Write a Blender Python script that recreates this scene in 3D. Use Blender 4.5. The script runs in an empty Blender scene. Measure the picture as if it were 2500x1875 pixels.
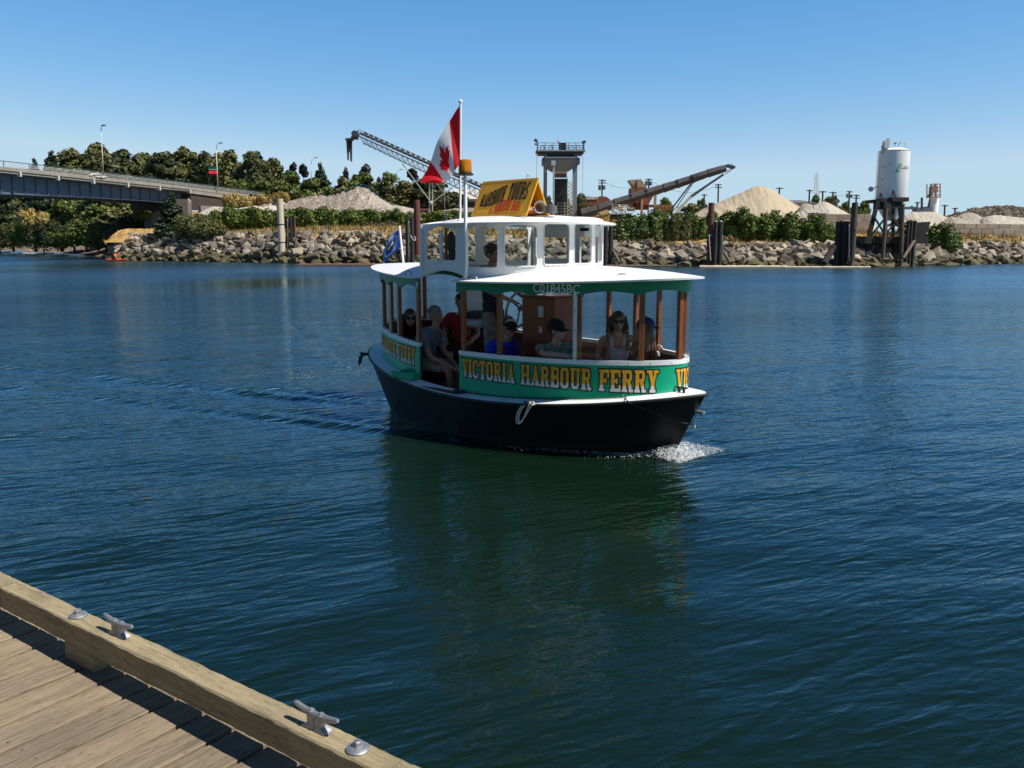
import bpy, bmesh, math, random
import numpy as np
from mathutils import Vector, Matrix, Euler
R = math.radians
PI = math.pi
scene = bpy.context.scene
COL = scene.collection

# ------------------------------------------------------------ camera
CAMH = 2.34
FPX = 2100.0                      # focal length in photo pixels (2500 wide)
PITCH = math.atan((937.5 - 590.0) / FPX)
cam_d = bpy.data.cameras.new("camera")
cam_d.sensor_width = 36.0
cam_d.lens = 36.0 * FPX / 2500.0
cam_d.clip_start = 0.05
cam_d.clip_end = 12000
cam = bpy.data.objects.new("camera", cam_d)
COL.objects.link(cam)
cam.location = (0, 0, CAMH)
cam.rotation_euler = (PI / 2 - PITCH, 0, 0)
scene.camera = cam
scene.render.resolution_x = 1024
scene.render.resolution_y = 768

# ------------------------------------------------------------ light
SUN_AZ = -22.0                     # degrees from +X towards +Y
SUN_EL = 54.0
w = bpy.data.worlds.new("World")
scene.world = w
w.use_nodes = True
wn = w.node_tree
for n in list(wn.nodes):
    wn.nodes.remove(n)
sky = wn.nodes.new("ShaderNodeTexSky")
sky.sky_type = 'NISHITA'
sky.sun_disc = False
sky.sun_elevation = R(SUN_EL)
sky.sun_rotation = R(90 - SUN_AZ)
sky.altitude = 0
sky.air_density = 1.0
sky.dust_density = 0.0
sky.ozone_density = 3.0
bg = wn.nodes.new("ShaderNodeBackground")
bg.inputs[1].default_value = 0.115
wo = wn.nodes.new("ShaderNodeOutputWorld")
# colour grade of the clear sky (deeper blue overhead)
_sep = wn.nodes.new("ShaderNodeSeparateColor"); _cmb = wn.nodes.new("ShaderNodeCombineColor")
wn.links.new(sky.outputs[0], _sep.inputs[0])
for _i, (_g, _a) in enumerate(((1.58, 0.377), (0.97, 0.92), (0.58, 2.15))):
    _p = wn.nodes.new("ShaderNodeMath"); _p.operation = 'POWER'; _p.inputs[1].default_value = _g
    _m = wn.nodes.new("ShaderNodeMath"); _m.operation = 'MULTIPLY'; _m.inputs[1].default_value = _a
    _k = wn.nodes.new("ShaderNodeMath"); _k.operation = 'MINIMUM'; _k.inputs[1].default_value = (3.8, 5.3, 6.4)[_i]
    wn.links.new(_sep.outputs[_i], _p.inputs[0]); wn.links.new(_p.outputs[0], _m.inputs[0]); wn.links.new(_m.outputs[0], _k.inputs[0]); wn.links.new(_k.outputs[0], _cmb.inputs[_i])
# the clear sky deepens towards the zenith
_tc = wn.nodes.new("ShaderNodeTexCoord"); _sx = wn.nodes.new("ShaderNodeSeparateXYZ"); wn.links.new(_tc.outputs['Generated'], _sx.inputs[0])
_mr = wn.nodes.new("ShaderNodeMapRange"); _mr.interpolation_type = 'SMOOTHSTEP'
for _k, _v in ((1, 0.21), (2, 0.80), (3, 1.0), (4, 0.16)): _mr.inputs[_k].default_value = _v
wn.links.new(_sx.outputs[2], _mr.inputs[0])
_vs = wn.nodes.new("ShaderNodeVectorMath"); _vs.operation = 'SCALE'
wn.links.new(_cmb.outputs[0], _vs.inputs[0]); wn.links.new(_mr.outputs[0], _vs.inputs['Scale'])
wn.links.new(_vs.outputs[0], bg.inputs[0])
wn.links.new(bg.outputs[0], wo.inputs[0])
sd = bpy.data.lights.new("sun", 'SUN')
sd.energy = 5.0
sd.angle = R(0.53)
sd.color = (1.0, 0.95, 0.87)
sun = bpy.data.objects.new("sun", sd)
COL.objects.link(sun)
sdir = Vector((math.cos(R(SUN_EL)) * math.cos(R(SUN_AZ)), math.cos(R(SUN_EL)) * math.sin(R(SUN_AZ)), math.sin(R(SUN_EL))))
sun.rotation_euler = sdir.to_track_quat('Z', 'Y').to_euler()
sun.location = sdir * 50
scene.view_settings.view_transform = 'Standard'
scene.view_settings.look = 'None'
scene.view_settings.exposure = 0.2
scene.view_settings.gamma = 1.0
scene.view_settings.use_curve_mapping = False
scene.cycles.transparent_max_bounces = 16
scene.cycles.max_bounces = 8

# ------------------------------------------------------------ helpers
CP, SP = math.cos(PITCH), math.sin(PITCH)
def ray(px, py):
    a = (px - 1250.0) / FPX
    b = (py - 937.5) / FPX
    return Vector((a, CP - SP * b * 1.0, -SP - CP * b)) if False else Vector((a, CP - b * SP, -SP - b * CP))
def at(px, py, Y):
    """world point seen at photo pixel (px, py) at ground distance Y"""
    v = ray(px, py)
    return Vector((0, 0, CAMH)) + v * (Y / v.y)
def onz(px, py, z=0.0):
    v = ray(px, py)
    return Vector((0, 0, CAMH)) + v * ((z - CAMH) / v.z)
def mpp(Y):
    return Y / FPX                # metres per photo pixel at distance Y (about)

def newmat(name):
    m = bpy.data.materials.new(name)
    m.use_nodes = True
    nt = m.node_tree
    b = nt.nodes["Principled BSDF"]
    return m, nt, b
def N(nt, t, **kw):
    n = nt.nodes.new(t)
    for k, v in kw.items():
        setattr(n, k, v)
    return n
def ramp(nt, stops):
    r = nt.nodes.new("ShaderNodeValToRGB")
    el = r.color_ramp.elements
    while len(el) < len(stops):
        el.new(0.5)
    for e, (p, c) in zip(el, stops):
        e.position = p
        e.color = (c[0], c[1], c[2], 1)
    return r
def mat(name, c1, c2=None, scale=3.0, rough=0.6, metal=0.0, bump=0.0, bscale=None, coat=0.0, detail=6, stretch=None, spec=0.5, island=False, coord='Object', c3=None):
    m, nt, b = newmat(name)
    b.inputs['Roughness'].default_value = rough
    b.inputs['Metallic'].default_value = metal
    b.inputs['Coat Weight'].default_value = coat
    b.inputs['Coat Roughness'].default_value = 0.08
    b.inputs['Specular IOR Level'].default_value = spec
    if c2 is None:
        c2 = tuple(x * 0.82 for x in c1)
    tc = N(nt, "ShaderNodeTexCoord")
    mp = N(nt, "ShaderNodeMapping")
    if stretch:
        mp.inputs['Scale'].default_value = stretch
    nt.links.new(tc.outputs[coord], mp.inputs[0])
    no = N(nt, "ShaderNodeTexNoise")
    no.inputs['Scale'].default_value = scale
    no.inputs['Detail'].default_value = detail
    no.inputs['Roughness'].default_value = 0.62
    nt.links.new(mp.outputs[0], no.inputs['Vector'])
    st = [(0.32, c1), (0.68, c2)] if c3 is None else [(0.3, c1), (0.5, c3), (0.7, c2)]
    rp = ramp(nt, st)
    fac = no.outputs['Fac']
    if island:
        g = N(nt, "ShaderNodeNewGeometry")
        mx = N(nt, "ShaderNodeMix", data_type='FLOAT')
        mx.inputs[0].default_value = 0.55
        nt.links.new(no.outputs['Fac'], mx.inputs[2])
        nt.links.new(g.outputs['Random Per Island'], mx.inputs[3])
        fac = mx.outputs[0]
    nt.links.new(fac, rp.inputs[0])
    nt.links.new(rp.outputs[0], b.inputs['Base Color'])
    if bump:
        n2 = N(nt, "ShaderNodeTexNoise")
        n2.inputs['Scale'].default_value = bscale or scale * 4
        n2.inputs['Detail'].default_value = 5
        nt.links.new(mp.outputs[0], n2.inputs['Vector'])
        bp = N(nt, "ShaderNodeBump")
        bp.inputs['Strength'].default_value = 1.0
        bp.inputs['Distance'].default_value = bump
        nt.links.new(n2.outputs['Fac'], bp.inputs['Height'])
        nt.links.new(bp.outputs[0], b.inputs['Normal'])
    return m
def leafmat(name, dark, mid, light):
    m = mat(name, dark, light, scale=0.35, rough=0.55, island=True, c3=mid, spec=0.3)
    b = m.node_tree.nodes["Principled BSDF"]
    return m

class MB:
    """collects faces, builds ONE mesh object"""
    def __init__(s):
        s.v = []; s.f = []; s.m = []
    def face(s, pts, mi=0):
        i = len(s.v)
        s.v += [tuple(p) for p in pts]
        s.f.append(tuple(range(i, i + len(pts)))); s.m.append(mi)
    def mesh(s, verts, faces, mi=0):
        i = len(s.v)
        s.v += [tuple(p) for p in verts]
        for f in faces:
            s.f.append(tuple(i + k for k in f)); s.m.append(mi)
    def box(s, c, size, rz=0.0, mi=0, M=None, ch=0.0):
        x, y, z = size[0] / 2, size[1] / 2, size[2] / 2
        if M is None:
            M = Matrix.Rotation(rz, 3, 'Z')
        c = Vector(c)
        if ch <= 0:
            vs = [Vector((a * x, b * y, d * z)) for a in (-1, 1) for b in (-1, 1) for d in (-1, 1)]
            fs = [(0, 1, 3, 2), (4, 6, 7, 5), (0, 4, 5, 1), (2, 3, 7, 6), (0, 2, 6, 4), (1, 5, 7, 3)]
        else:
            vs = []; idx = {}
            for a in (-1, 1):
                for b in (-1, 1):
                    for d in (-1, 1):
                        for k in range(3):
                            p = [a * (x - ch), b * (y - ch), d * (z - ch)]
                            p[k] = (a * x, b * y, d * z)[k]
                            idx[(a, b, d, k)] = len(vs); vs.append(Vector(p))
            fs = []
            for k in range(3):
                o = [q for q in range(3) if q != k]
                for sg in (-1, 1):
                    cyc = []
                    for (u, v_) in ((-1, -1), (1, -1), (1, 1), (-1, 1)):
                        t = [0, 0, 0]; t[k] = sg; t[o[0]] = u; t[o[1]] = v_
                        cyc.append(idx[(t[0], t[1], t[2], k)])
                    if (sg < 0) != (k == 1): cyc.reverse()
                    fs.append(tuple(cyc))
            for k in range(3):
                o = [q for q in range(3) if q != k]
                for u in (-1, 1):
                    for v_ in (-1, 1):
                        q = []
                        for e in (-1, 1):
                            t = [0, 0, 0]; t[k] = e; t[o[0]] = u; t[o[1]] = v_
                            q.append((idx[(t[0], t[1], t[2], o[0])], idx[(t[0], t[1], t[2], o[1])]))
                        fs.append((q[0][0], q[1][0], q[1][1], q[0][1]))
            for a in (-1, 1):
                for b in (-1, 1):
                    for d in (-1, 1):
                        fs.append(tuple(idx[(a, b, d, k)] for k in range(3)))
        s.mesh([c + M @ v for v in vs], fs, mi)
        return s
    def tube(s, pts, r, n=8, mi=0, cap=True, r2=None, closed=False):
        pts = [Vector(p) for p in pts]
        L = len(pts)
        rings = []
        prev = None
        for i, p in enumerate(pts):
            if closed:
                t = pts[(i + 1) % L] - pts[i - 1]
            else:
                t = pts[min(i + 1, L - 1)] - pts[max(i - 1, 0)]
            if t.length < 1e-9: t = Vector((0, 0, 1))
            t.normalize()
            if prev is None:
                a = Vector((0, 0, 1)) if abs(t.z) < 0.9 else Vector((1, 0, 0))
                u = t.cross(a).normalized()
            else:
                u = (prev - t * prev.dot(t)).normalized()
            prev = u
            vv = t.cross(u)
            if isinstance(r, (list, tuple)): rr = r[i]
            elif r2 is not None: rr = r + (r2 - r) * i / (L - 1)
            else: rr = r
            rings.append([p + (u * math.cos(2 * PI * k / n) + vv * math.sin(2 * PI * k / n)) * rr for k in range(n)])
        base = len(s.v)
        for rg in rings: s.v += [tuple(q) for q in rg]
        for i in range(L if closed else L - 1):
            j = (i + 1) % L
            for k in range(n):
                s.f.append((base + i * n + k, base + i * n + (k + 1) % n, base + j * n + (k + 1) % n, base + j * n + k)); s.m.append(mi)
        if cap and not closed:
            s.f.append(tuple(base + k for k in reversed(range(n)))); s.m.append(mi)
            s.f.append(tuple(base + (L - 1) * n + k for k in range(n))); s.m.append(mi)
        return s
    def bar(s, a, b, w_, h_=None, mi=0):
        a = Vector(a); b = Vector(b); h_ = h_ or w_
        d = b - a; L = d.length
        M = d.to_track_quat('X', 'Z').to_matrix()
        return s.box((a + b) / 2, (L, w_, h_), M=M, mi=mi)
    def lathe(s, c, prof, n=16, mi=0, axis=None):
        """prof: list of (radius, height)"""
        M = Matrix.Identity(3) if axis is None else Vector(axis).to_track_quat('Z', 'Y').to_matrix()
        c = Vector(c); base = len(s.v)
        for (r, h) in prof:
            for k in range(n):
                s.v.append(tuple(c + M @ Vector((r * math.cos(2 * PI * k / n), r * math.sin(2 * PI * k / n), h))))
        for i in range(len(prof) - 1):
            for k in range(n):
                s.f.append((base + i * n + k, base + i * n + (k + 1) % n, base + (i + 1) * n + (k + 1) % n, base + (i + 1) * n + k)); s.m.append(mi)
        s.f.append(tuple(base + k for k in reversed(range(n)))); s.m.append(mi)
        s.f.append(tuple(base + (len(prof) - 1) * n + k for k in range(n))); s.m.append(mi)
        return s
    def sphere(s, c, r, n=12, m_=8, mi=0, M=None):
        if not isinstance(r, (tuple, list)): r = (r, r, r)
        vs = []; fs = []
        for i in range(m_ + 1):
            th = PI * i / m_
            for k in range(n):
                p = Vector((r[0] * math.sin(th) * math.cos(2 * PI * k / n), r[1] * math.sin(th) * math.sin(2 * PI * k / n), r[2] * math.cos(th)))
                if M is not None: p = M @ p
                vs.append(Vector(c) + p)
        for i in range(m_):
            for k in range(n):
                fs.append((i * n + k, (i + 1) * n + k, (i + 1) * n + (k + 1) % n, i * n + (k + 1) % n))
        s.mesh(vs, fs, mi)
        return s
    def build(s, name, mats, parent=None, smooth=False, merge=False, loc=None):
        me = bpy.data.meshes.new(name)
        me.from_pydata(s.v, [], s.f)
        if not isinstance(mats, (list, tuple)): mats = [mats]
        for m_ in mats: me.materials.append(m_)
        if len(mats) > 1:
            me.polygons.foreach_set('material_index', s.m)
        if merge:
            bm = bmesh.new(); bm.from_mesh(me)
            bmesh.ops.remove_doubles(bm, verts=bm.verts, dist=1e-5)
            bmesh.ops.recalc_face_normals(bm, faces=bm.faces)
            bm.to_mesh(me); bm.free()
        if smooth:
            me.polygons.foreach_set('use_smooth', [True] * len(me.polygons))
            try:
                if smooth != 'all': me.set_sharp_from_angle(angle=R(38))
            except Exception: pass
        me.update()
        o = bpy.data.objects.new(name, me)
        COL.objects.link(o)
        if parent is not None: o.parent = parent
        if loc is not None: o.location = loc
        return o

def tag(o, label=None, cat=None, group=None, kind=None):
    if label: o['label'] = label
    if cat: o['category'] = cat
    if group: o['group'] = group
    if kind: o['kind'] = kind
    return o
def thing(name, label, cat, loc=(0, 0, 0), rz=0.0, group=None):
    o = bpy.data.objects.new(name, None)
    o.empty_display_size = 0.3
    COL.objects.link(o)
    o.location = loc; o.rotation_euler = (0, 0, rz)
    return tag(o, label, cat, group)
KIDS = {}
def copy_thing(root, loc, rz=0.0, sc=(1, 1, 1), label=None, group=None, cat=None):
    c = root.copy(); COL.objects.link(c)
    c.location = loc; c.rotation_euler = (0, 0, rz); c.scale = sc
    tag(c, label, cat, group)
    if root.name not in KIDS:
        KIDS[root.name] = [(k, list(k.children)) for k in root.children]
    for k, subs in KIDS[root.name]:
        d = k.copy(); COL.objects.link(d); d.parent = c
        for g in subs:
            e = g.copy(); COL.objects.link(e); e.parent = d
    return c
def add_mod_solid(o, t, off=-1.0, edge=True):
    m_ = o.modifiers.new("solid", 'SOLIDIFY')
    m_.thickness = t; m_.offset = off
    if edge:
        e = o.modifiers.new("edge", 'EDGE_SPLIT'); e.split_angle = R(38)
    return o
def textmesh(body, size, name, m_, parent=None, depth=0.004, align='LEFT'):
    cu = bpy.data.curves.new(name, 'FONT')
    cu.body = body; cu.size = size; cu.extrude = depth; cu.align_x = align
    tmp = bpy.data.objects.new("tmp_text", cu)
    COL.objects.link(tmp)
    dg = bpy.context.evaluated_depsgraph_get()
    me = bpy.data.meshes.new_from_object(tmp.evaluated_get(dg))
    bpy.data.objects.remove(tmp)
    me.name = name
    me.materials.clear(); me.materials.append(m_)
    o = bpy.data.objects.new(name, me)
    COL.objects.link(o)
    if parent is not None: o.parent = parent
    return o

# ------------------------------------------------------------ materials
M = {}
M['white'] = mat('white_paint', (0.86, 0.86, 0.85), (0.80, 0.80, 0.79), 2.0, rough=0.4)
M['green'] = mat('green_paint', (0.004, 0.42, 0.225), (0.004, 0.38, 0.20), 1.5, rough=0.3, coat=0.4)
M['dgreen'] = mat('dark_green_paint', (0.004, 0.24, 0.125), (0.004, 0.205, 0.105), 2.0, rough=0.4)
M['black_hull'] = mat('black_hull_paint', (0.0025, 0.0025, 0.003), (0.007, 0.007, 0.0075), 2.5, rough=0.42, spec=0.25, bump=0.002, bscale=6)
def _grime(m, c, z0, z1, amt=.8):
    nt = m.node_tree; b = nt.nodes["Principled BSDF"]; src = b.inputs['Base Color'].links[0].from_socket
    tc = N(nt, "ShaderNodeTexCoord"); sp = N(nt, "ShaderNodeSeparateXYZ"); nt.links.new(tc.outputs['Object'], sp.inputs[0])
    n = N(nt, "ShaderNodeTexNoise"); n.inputs['Scale'].default_value = 5; n.inputs['Detail'].default_value = 6; nt.links.new(tc.outputs['Object'], n.inputs['Vector'])
    ad = N(nt, "ShaderNodeMath", operation='MULTIPLY_ADD'); ad.inputs[1].default_value = .12; nt.links.new(n.outputs[0], ad.inputs[0]); nt.links.new(sp.outputs[2], ad.inputs[2])
    mr = N(nt, "ShaderNodeMapRange"); mr.inputs[1].default_value = z0; mr.inputs[2].default_value = z1; mr.inputs[3].default_value = amt; mr.inputs[4].default_value = 0; nt.links.new(ad.outputs[0], mr.inputs[0])
    mx = N(nt, "ShaderNodeMix", data_type='RGBA'); mx.inputs[7].default_value = (*c, 1); nt.links.new(mr.outputs[0], mx.inputs[0]); nt.links.new(src, mx.inputs[6]); nt.links.new(mx.outputs[2], b.inputs['Base Color'])
_grime(M['black_hull'], (.022, .020, .014), -.06, .04)
M['varnish'] = mat('varnished_wood', (0.34, 0.105, 0.028), (0.22, 0.062, 0.018), 5, rough=0.35, coat=0.35, stretch=(6, 6, 0.6), detail=8)
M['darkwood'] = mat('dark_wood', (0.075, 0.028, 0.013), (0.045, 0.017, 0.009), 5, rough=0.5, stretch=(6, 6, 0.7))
M['gold'] = mat('gold_lettering', (0.78, 0.40, 0.02), (0.70, 0.33, 0.015), 3, rough=0.45)
M['letwhite'] = mat('cream_lettering', (0.76, 0.74, 0.68), None, 3, rough=0.45)
M['black'] = mat('black_paint', (0.012, 0.010, 0.010), (0.02, 0.017, 0.016), 5, rough=0.5)
M['red'] = mat('red_lettering', (0.70, 0.05, 0.012), (0.62, 0.04, 0.012), 5, rough=0.5)
M['yellow'] = mat('yellow_sign_paint', (0.86, 0.44, 0.010), (0.78, 0.38, 0.010), 1.6, rough=0.42, coat=0.2)
M['steel'] = mat('stainless_steel', (0.55, 0.55, 0.56), (0.42, 0.42, 0.43), 10, rough=0.3, metal=0.9)
M['galv'] = mat('galvanised_metal', (0.42, 0.43, 0.45), (0.26, 0.27, 0.29), 30, rough=0.5, metal=0.65, bump=0.0012, bscale=90, coord='Object')
M['rope_black'] = mat('black_rope', (0.010, 0.010, 0.011), (0.03, 0.03, 0.03), 60, rough=0.85)
M['rope_white'] = mat('white_rope', (0.72, 0.70, 0.64), (0.5, 0.48, 0.42), 60, rough=0.85)
M['cloth_red'] = mat('red_cloth', (0.72, 0.010, 0.020), (0.60, 0.008, 0.016), 4, rough=0.75)
M['cloth_white'] = mat('white_cloth', (0.80, 0.80, 0.82), None, 4, rough=0.75)
def clothmat(m):
    nt = m.node_tree; b = nt.nodes["Principled BSDF"]; out = [n for n in nt.nodes if n.type == 'OUTPUT_MATERIAL'][0]
    tr = N(nt, "ShaderNodeBsdfTranslucent"); nt.links.new(b.inputs['Base Color'].links[0].from_socket, tr.inputs[0])
    mx = N(nt, "ShaderNodeMixShader"); mx.inputs[0].default_value = .42
    nt.links.new(b.outputs[0], mx.inputs[1]); nt.links.new(tr.outputs[0], mx.inputs[2]); nt.links.new(mx.outputs[0], out.inputs[0])
clothmat(M['cloth_red']); clothmat(M['cloth_white'])
M['seatvinyl'] = mat('white_seat_vinyl', (0.52, 0.53, 0.55), (0.42, 0.43, 0.45), 6, rough=0.5)
M['paper'] = mat('paper_notice', (0.7, 0.7, 0.72), (0.6, 0.6, 0.64), 12, rough=0.7)
def glassmat():
    m, nt, b = newmat('clear_window_glass')
    nt.nodes.remove(b)
    out = [n for n in nt.nodes if n.type == 'OUTPUT_MATERIAL'][0]
    tr = N(nt, "ShaderNodeBsdfTransparent"); tr.inputs[0].default_value = (0.90, 0.93, 0.94, 1)
    gl = N(nt, "ShaderNodeBsdfGlossy"); gl.inputs['Roughness'].default_value = 0.03
    lw = N(nt, "ShaderNodeLayerWeight"); lw.inputs[0].default_value = .5
    pw = N(nt, "ShaderNodeMath", operation='POWER'); pw.inputs[1].default_value = 4.0; nt.links.new(lw.outputs['Facing'], pw.inputs[0])
    fr = N(nt, "ShaderNodeMath", operation='MULTIPLY_ADD'); fr.inputs[1].default_value = .7; fr.inputs[2].default_value = .05; nt.links.new(pw.outputs[0], fr.inputs[0])
    mx = N(nt, "ShaderNodeMixShader")
    nt.links.new(fr.outputs[0], mx.inputs[0]); nt.links.new(tr.outputs[0], mx.inputs[1]); nt.links.new(gl.outputs[0], mx.inputs[2])
    nt.links.new(mx.outputs[0], out.inputs[0])
    return m
M['glass'] = glassmat()
def ambermat():
    m, nt, b = newmat('amber_lens')
    b.inputs['Base Color'].default_value = (0.85, 0.30, 0.01, 1)
    b.inputs['Roughness'].default_value = 0.15
    b.inputs['Transmission Weight'].default_value = 0.35
    b.inputs['IOR'].default_value = 1.4
    wv = N(nt, "ShaderNodeTexWave"); wv.inputs['Scale'].default_value = 40; wv.bands_direction = 'Z'
    tc = N(nt, "ShaderNodeTexCoord"); nt.links.new(tc.outputs['Object'], wv.inputs[0])
    bp = N(nt, "ShaderNodeBump"); bp.inputs['Distance'].default_value = 0.003
    nt.links.new(wv.outputs['Fac'], bp.inputs['Height']); nt.links.new(bp.outputs[0], b.inputs['Normal'])
    return m
M['amber'] = ambermat()
# ============================================================ THE FERRY
BX, BY, BTH = 0.159, 11.067, R(-45.987)
BZ = 0.14                         # height of the fitting plane above the water
ferry = thing("ferry_boat", "small green and white harbour ferry with black hull, moving to the right with passengers aboard", "ferry", (BX, BY, BZ), BTH)
bd = Vector((math.cos(BTH), math.sin(BTH), 0)); bn = Vector((-math.sin(BTH), math.cos(BTH), 0))
def bw(x, y, z):
    """boat coordinates to world"""
    return Vector((BX, BY, BZ)) + bd * x + bn * y + Vector((0, 0, z))
AR, AF, BB, PR, PF = 2.567, 2.46, 1.065, 2.472, 1.8
def outline_pt(t, ar, af, b, pr=PR, pf=PF):
    ct, st = math.cos(t), math.sin(t)
    p, a = (pf, af) if ct > 0 else (pr, ar)
    return (a * math.copysign(abs(ct) ** (2 / p), ct), b * math.copysign(abs(st) ** (2 / p), st))
# cabin outline, arc-length parametrised: starts at the stern, runs along starboard (y<0), bow, port
_n = 1600
_cab = [outline_pt(-PI + 2 * PI * i / _n, AR, AF, BB) for i in range(_n + 1)]
_arc = [0.0]
for i in range(_n):
    _arc.append(_arc[-1] + math.hypot(_cab[i + 1][0] - _cab[i][0], _cab[i + 1][1] - _cab[i][1]))
ATOT = _arc[-1]
import bisect
def cabp(s, off=0.0):
    """point and outward normal at arc s"""
    s = s % ATOT
    i = min(max(bisect.bisect_right(_arc, s) - 1, 0), _n - 1)
    f = (s - _arc[i]) / max(_arc[i + 1] - _arc[i], 1e-9)
    a, b = _cab[i], _cab[i + 1]
    j0, j1 = _cab[(i - 4) % _n], _cab[(i + 5) % _n]
    tx, ty = j1[0] - j0[0], j1[1] - j0[1]
    L = math.hypot(tx, ty) or 1
    nx, ny = ty / L, -tx / L
    return (a[0] + (b[0] - a[0]) * f + nx * off, a[1] + (b[1] - a[1]) * f + ny * off, nx, ny)
def zrail(x): return 0.90 + (0.045 if x > 0 else 0.208) * (x / 2.7) ** 2
def zdeck(x): return 0.395 + (0.221 if x > 0 else 0.322) * (x / 2.7) ** 2
def zroof(x): return 1.735 + (0.095 if x > 0 else 0.14) * (x / 2.8) ** 2
DF, DA = 3.0147, 2.19             # door: front jamb and aft jamb (starboard arc)
PDF, PDA = ATOT - DF, ATOT - DA   # the same on port

# ---- hull (lofted from the gunwale to below the waterline)
def gun_pt(t, k):
    """k=1 gunwale, k=0 waterline; t angle"""
    ct, st = math.cos(t), math.sin(t)
    if ct > 0:
        a = 2.38 + (2.757 - 2.38) * k
        b = 1.19 + (1.212 - 1.19) * k
        x = a * abs(ct)
        e = 0.80 + 0.15 * (1 - k)
        y = b * math.copysign(max(0.0, 1 - (x / a) ** (2.2 - 0.3 * (1 - k))) ** e, st)
    else:
        a = 2.40 + (2.80 - 2.40) * k
        b = 1.16 + (1.212 - 1.16) * k
        p = PR - 0.3 * (1 - k)
        x = -a * abs(ct) ** (2 / p); y = b * math.copysign(abs(st) ** (2 / p), st)
    return x, y
def gz(x): return zdeck(x) - 0.033
ts = [-PI + 2 * PI * i / 160 for i in range(160)]
# refine the bow
ts = sorted(set(ts + [0.004 * i for i in range(-12, 13)]))
NT = len(ts)
h = MB()
levels = [-0.25, 0.0, 0.12, 0.3, 0.5, 0.72, 0.9, 1.0]
for li, k in enumerate(levels):
    for t in ts:
        x, y = gun_pt(t, k)
        xg, _ = gun_pt(t, 1)
        z = -BZ + (gz(xg) + BZ) * k
        h.v.append((x, y, z))
for li in range(len(levels) - 1):
    for i in range(NT):
        j = (i + 1) % NT
        h.f.append((li * NT + i, li * NT + j, (li + 1) * NT + j, (li + 1) * NT + i)); h.m.append(0)
hull = h.build("hull", M['black_hull'], ferry, smooth='all')
# rub rail round the gunwale
rr = MB()
pts = []
for t in ts:
    x, y = gun_pt(t, 1); pts.append((x * 1.002, y * 1.004, gz(x) - 0.012))
rr.tube(pts, 0.017, 6, closed=True)
rr.build("rub_rail", M['black'], ferry, smooth='all')
# strakes on the hull
# ---- side deck ring
sdk = MB()
nd = 200
ring = []
for i in range(nd):
    t = -PI + 2 * PI * i / nd
    x, y = gun_pt(t, 1)
    xi, yi = outline_pt(t, AR, AF, BB)
    ring.append(((x * .999, y * .999, gz(x) + 0.004), (xi * 0.99, yi * 0.985, zdeck(xi) + 0.012)))
for i in range(nd):
    a, b = ring[i], ring[(i + 1) % nd]
    sdk.face([a[0], b[0], b[1], a[1]])
sdk.build("side_deck", M['white'], ferry, smooth='all')
# ---- floor
fl = MB(); 
fl.face([(x * .93, y * .90, 0.17) for x, y in [outline_pt(-PI + 2 * PI * i / 60, AR, AF, BB) for i in range(60)]])
fl.build("cabin_floor", mat('cabin_floor_paint', (0.10, 0.095, 0.09), (0.07, 0.066, 0.06), 8, rough=0.7), ferry)

def strip(mb, s0, s1, fb, ft, off, ds=0.03, mi=0):
    """vertical wall following the cabin outline, bottom fb(s), top ft(s)"""
    n = max(2, int(abs(s1 - s0) / ds))
    prev = None
    for i in range(n + 1):
        s = s0 + (s1 - s0) * i / n
        x, y, nx, ny = cabp(s, off)
        cur = ((x, y, fb(s, x)), (x, y, ft(s, x)))
        if prev: mb.face([prev[0], cur[0], cur[1], prev[1]], mi)
        prev = cur
def weld(o):
    bm = bmesh.new(); bm.from_mesh(o.data)
    bmesh.ops.remove_doubles(bm, verts=bm.verts, dist=1e-4)
    bm.to_mesh(o.data); bm.free()
    return o
# green bulwark panels: forward one wraps round the bow to the port door; aft one wraps the stern
for nm, s0, s1 in (("bow_panel", DF, PDF + 0.0), ("stern_panel", PDA, ATOT + DA)):
    p = MB(); strip(p, s0, s1, lambda s, x: zdeck(x) - 0.02, lambda s, x: zrail(x) - 0.045, 0.0)
    o = weld(p.build(nm, M['green'], ferry, smooth='all')); add_mod_solid(o, 0.02)
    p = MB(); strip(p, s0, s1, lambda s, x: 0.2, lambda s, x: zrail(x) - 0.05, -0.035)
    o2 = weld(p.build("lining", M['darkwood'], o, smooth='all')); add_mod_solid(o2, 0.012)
    # white capping band with screws
    p = MB(); strip(p, s0, s1, lambda s, x: zrail(x) - 0.05, lambda s, x: zrail(x) - 0.002, 0.008)
    o3 = weld(p.build("rail_cap", M['white'], o, smooth='all')); add_mod_solid(o3, 0.05)
    sc = MB()
    s = s0 + 0.14
    while s < s1:
        x, y, nx, ny = cabp(s, 0.008)
        sc.lathe((x, y, zrail(x) - 0.028), [(0.007, 0), (0.006, 0.004), (0.003, 0.0055)], 8, axis=(nx, ny, 0))
        s += 0.235
    sc.build("screw", M['steel'], o3, smooth='all')
# port door: a closed wooden half door with a pale cap (seen through the cabin)
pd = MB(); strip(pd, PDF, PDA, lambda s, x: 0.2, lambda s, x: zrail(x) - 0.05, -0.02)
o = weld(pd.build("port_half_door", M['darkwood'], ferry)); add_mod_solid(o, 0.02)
pd = MB(); strip(pd, PDF + .02, PDA - .02, lambda s, x: zrail(x) - 0.048, lambda s, x: zrail(x) - 0.01, -0.01)
o3 = weld(pd.build("rail_cap", M['white'], o)); add_mod_solid(o3, 0.04)
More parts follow.
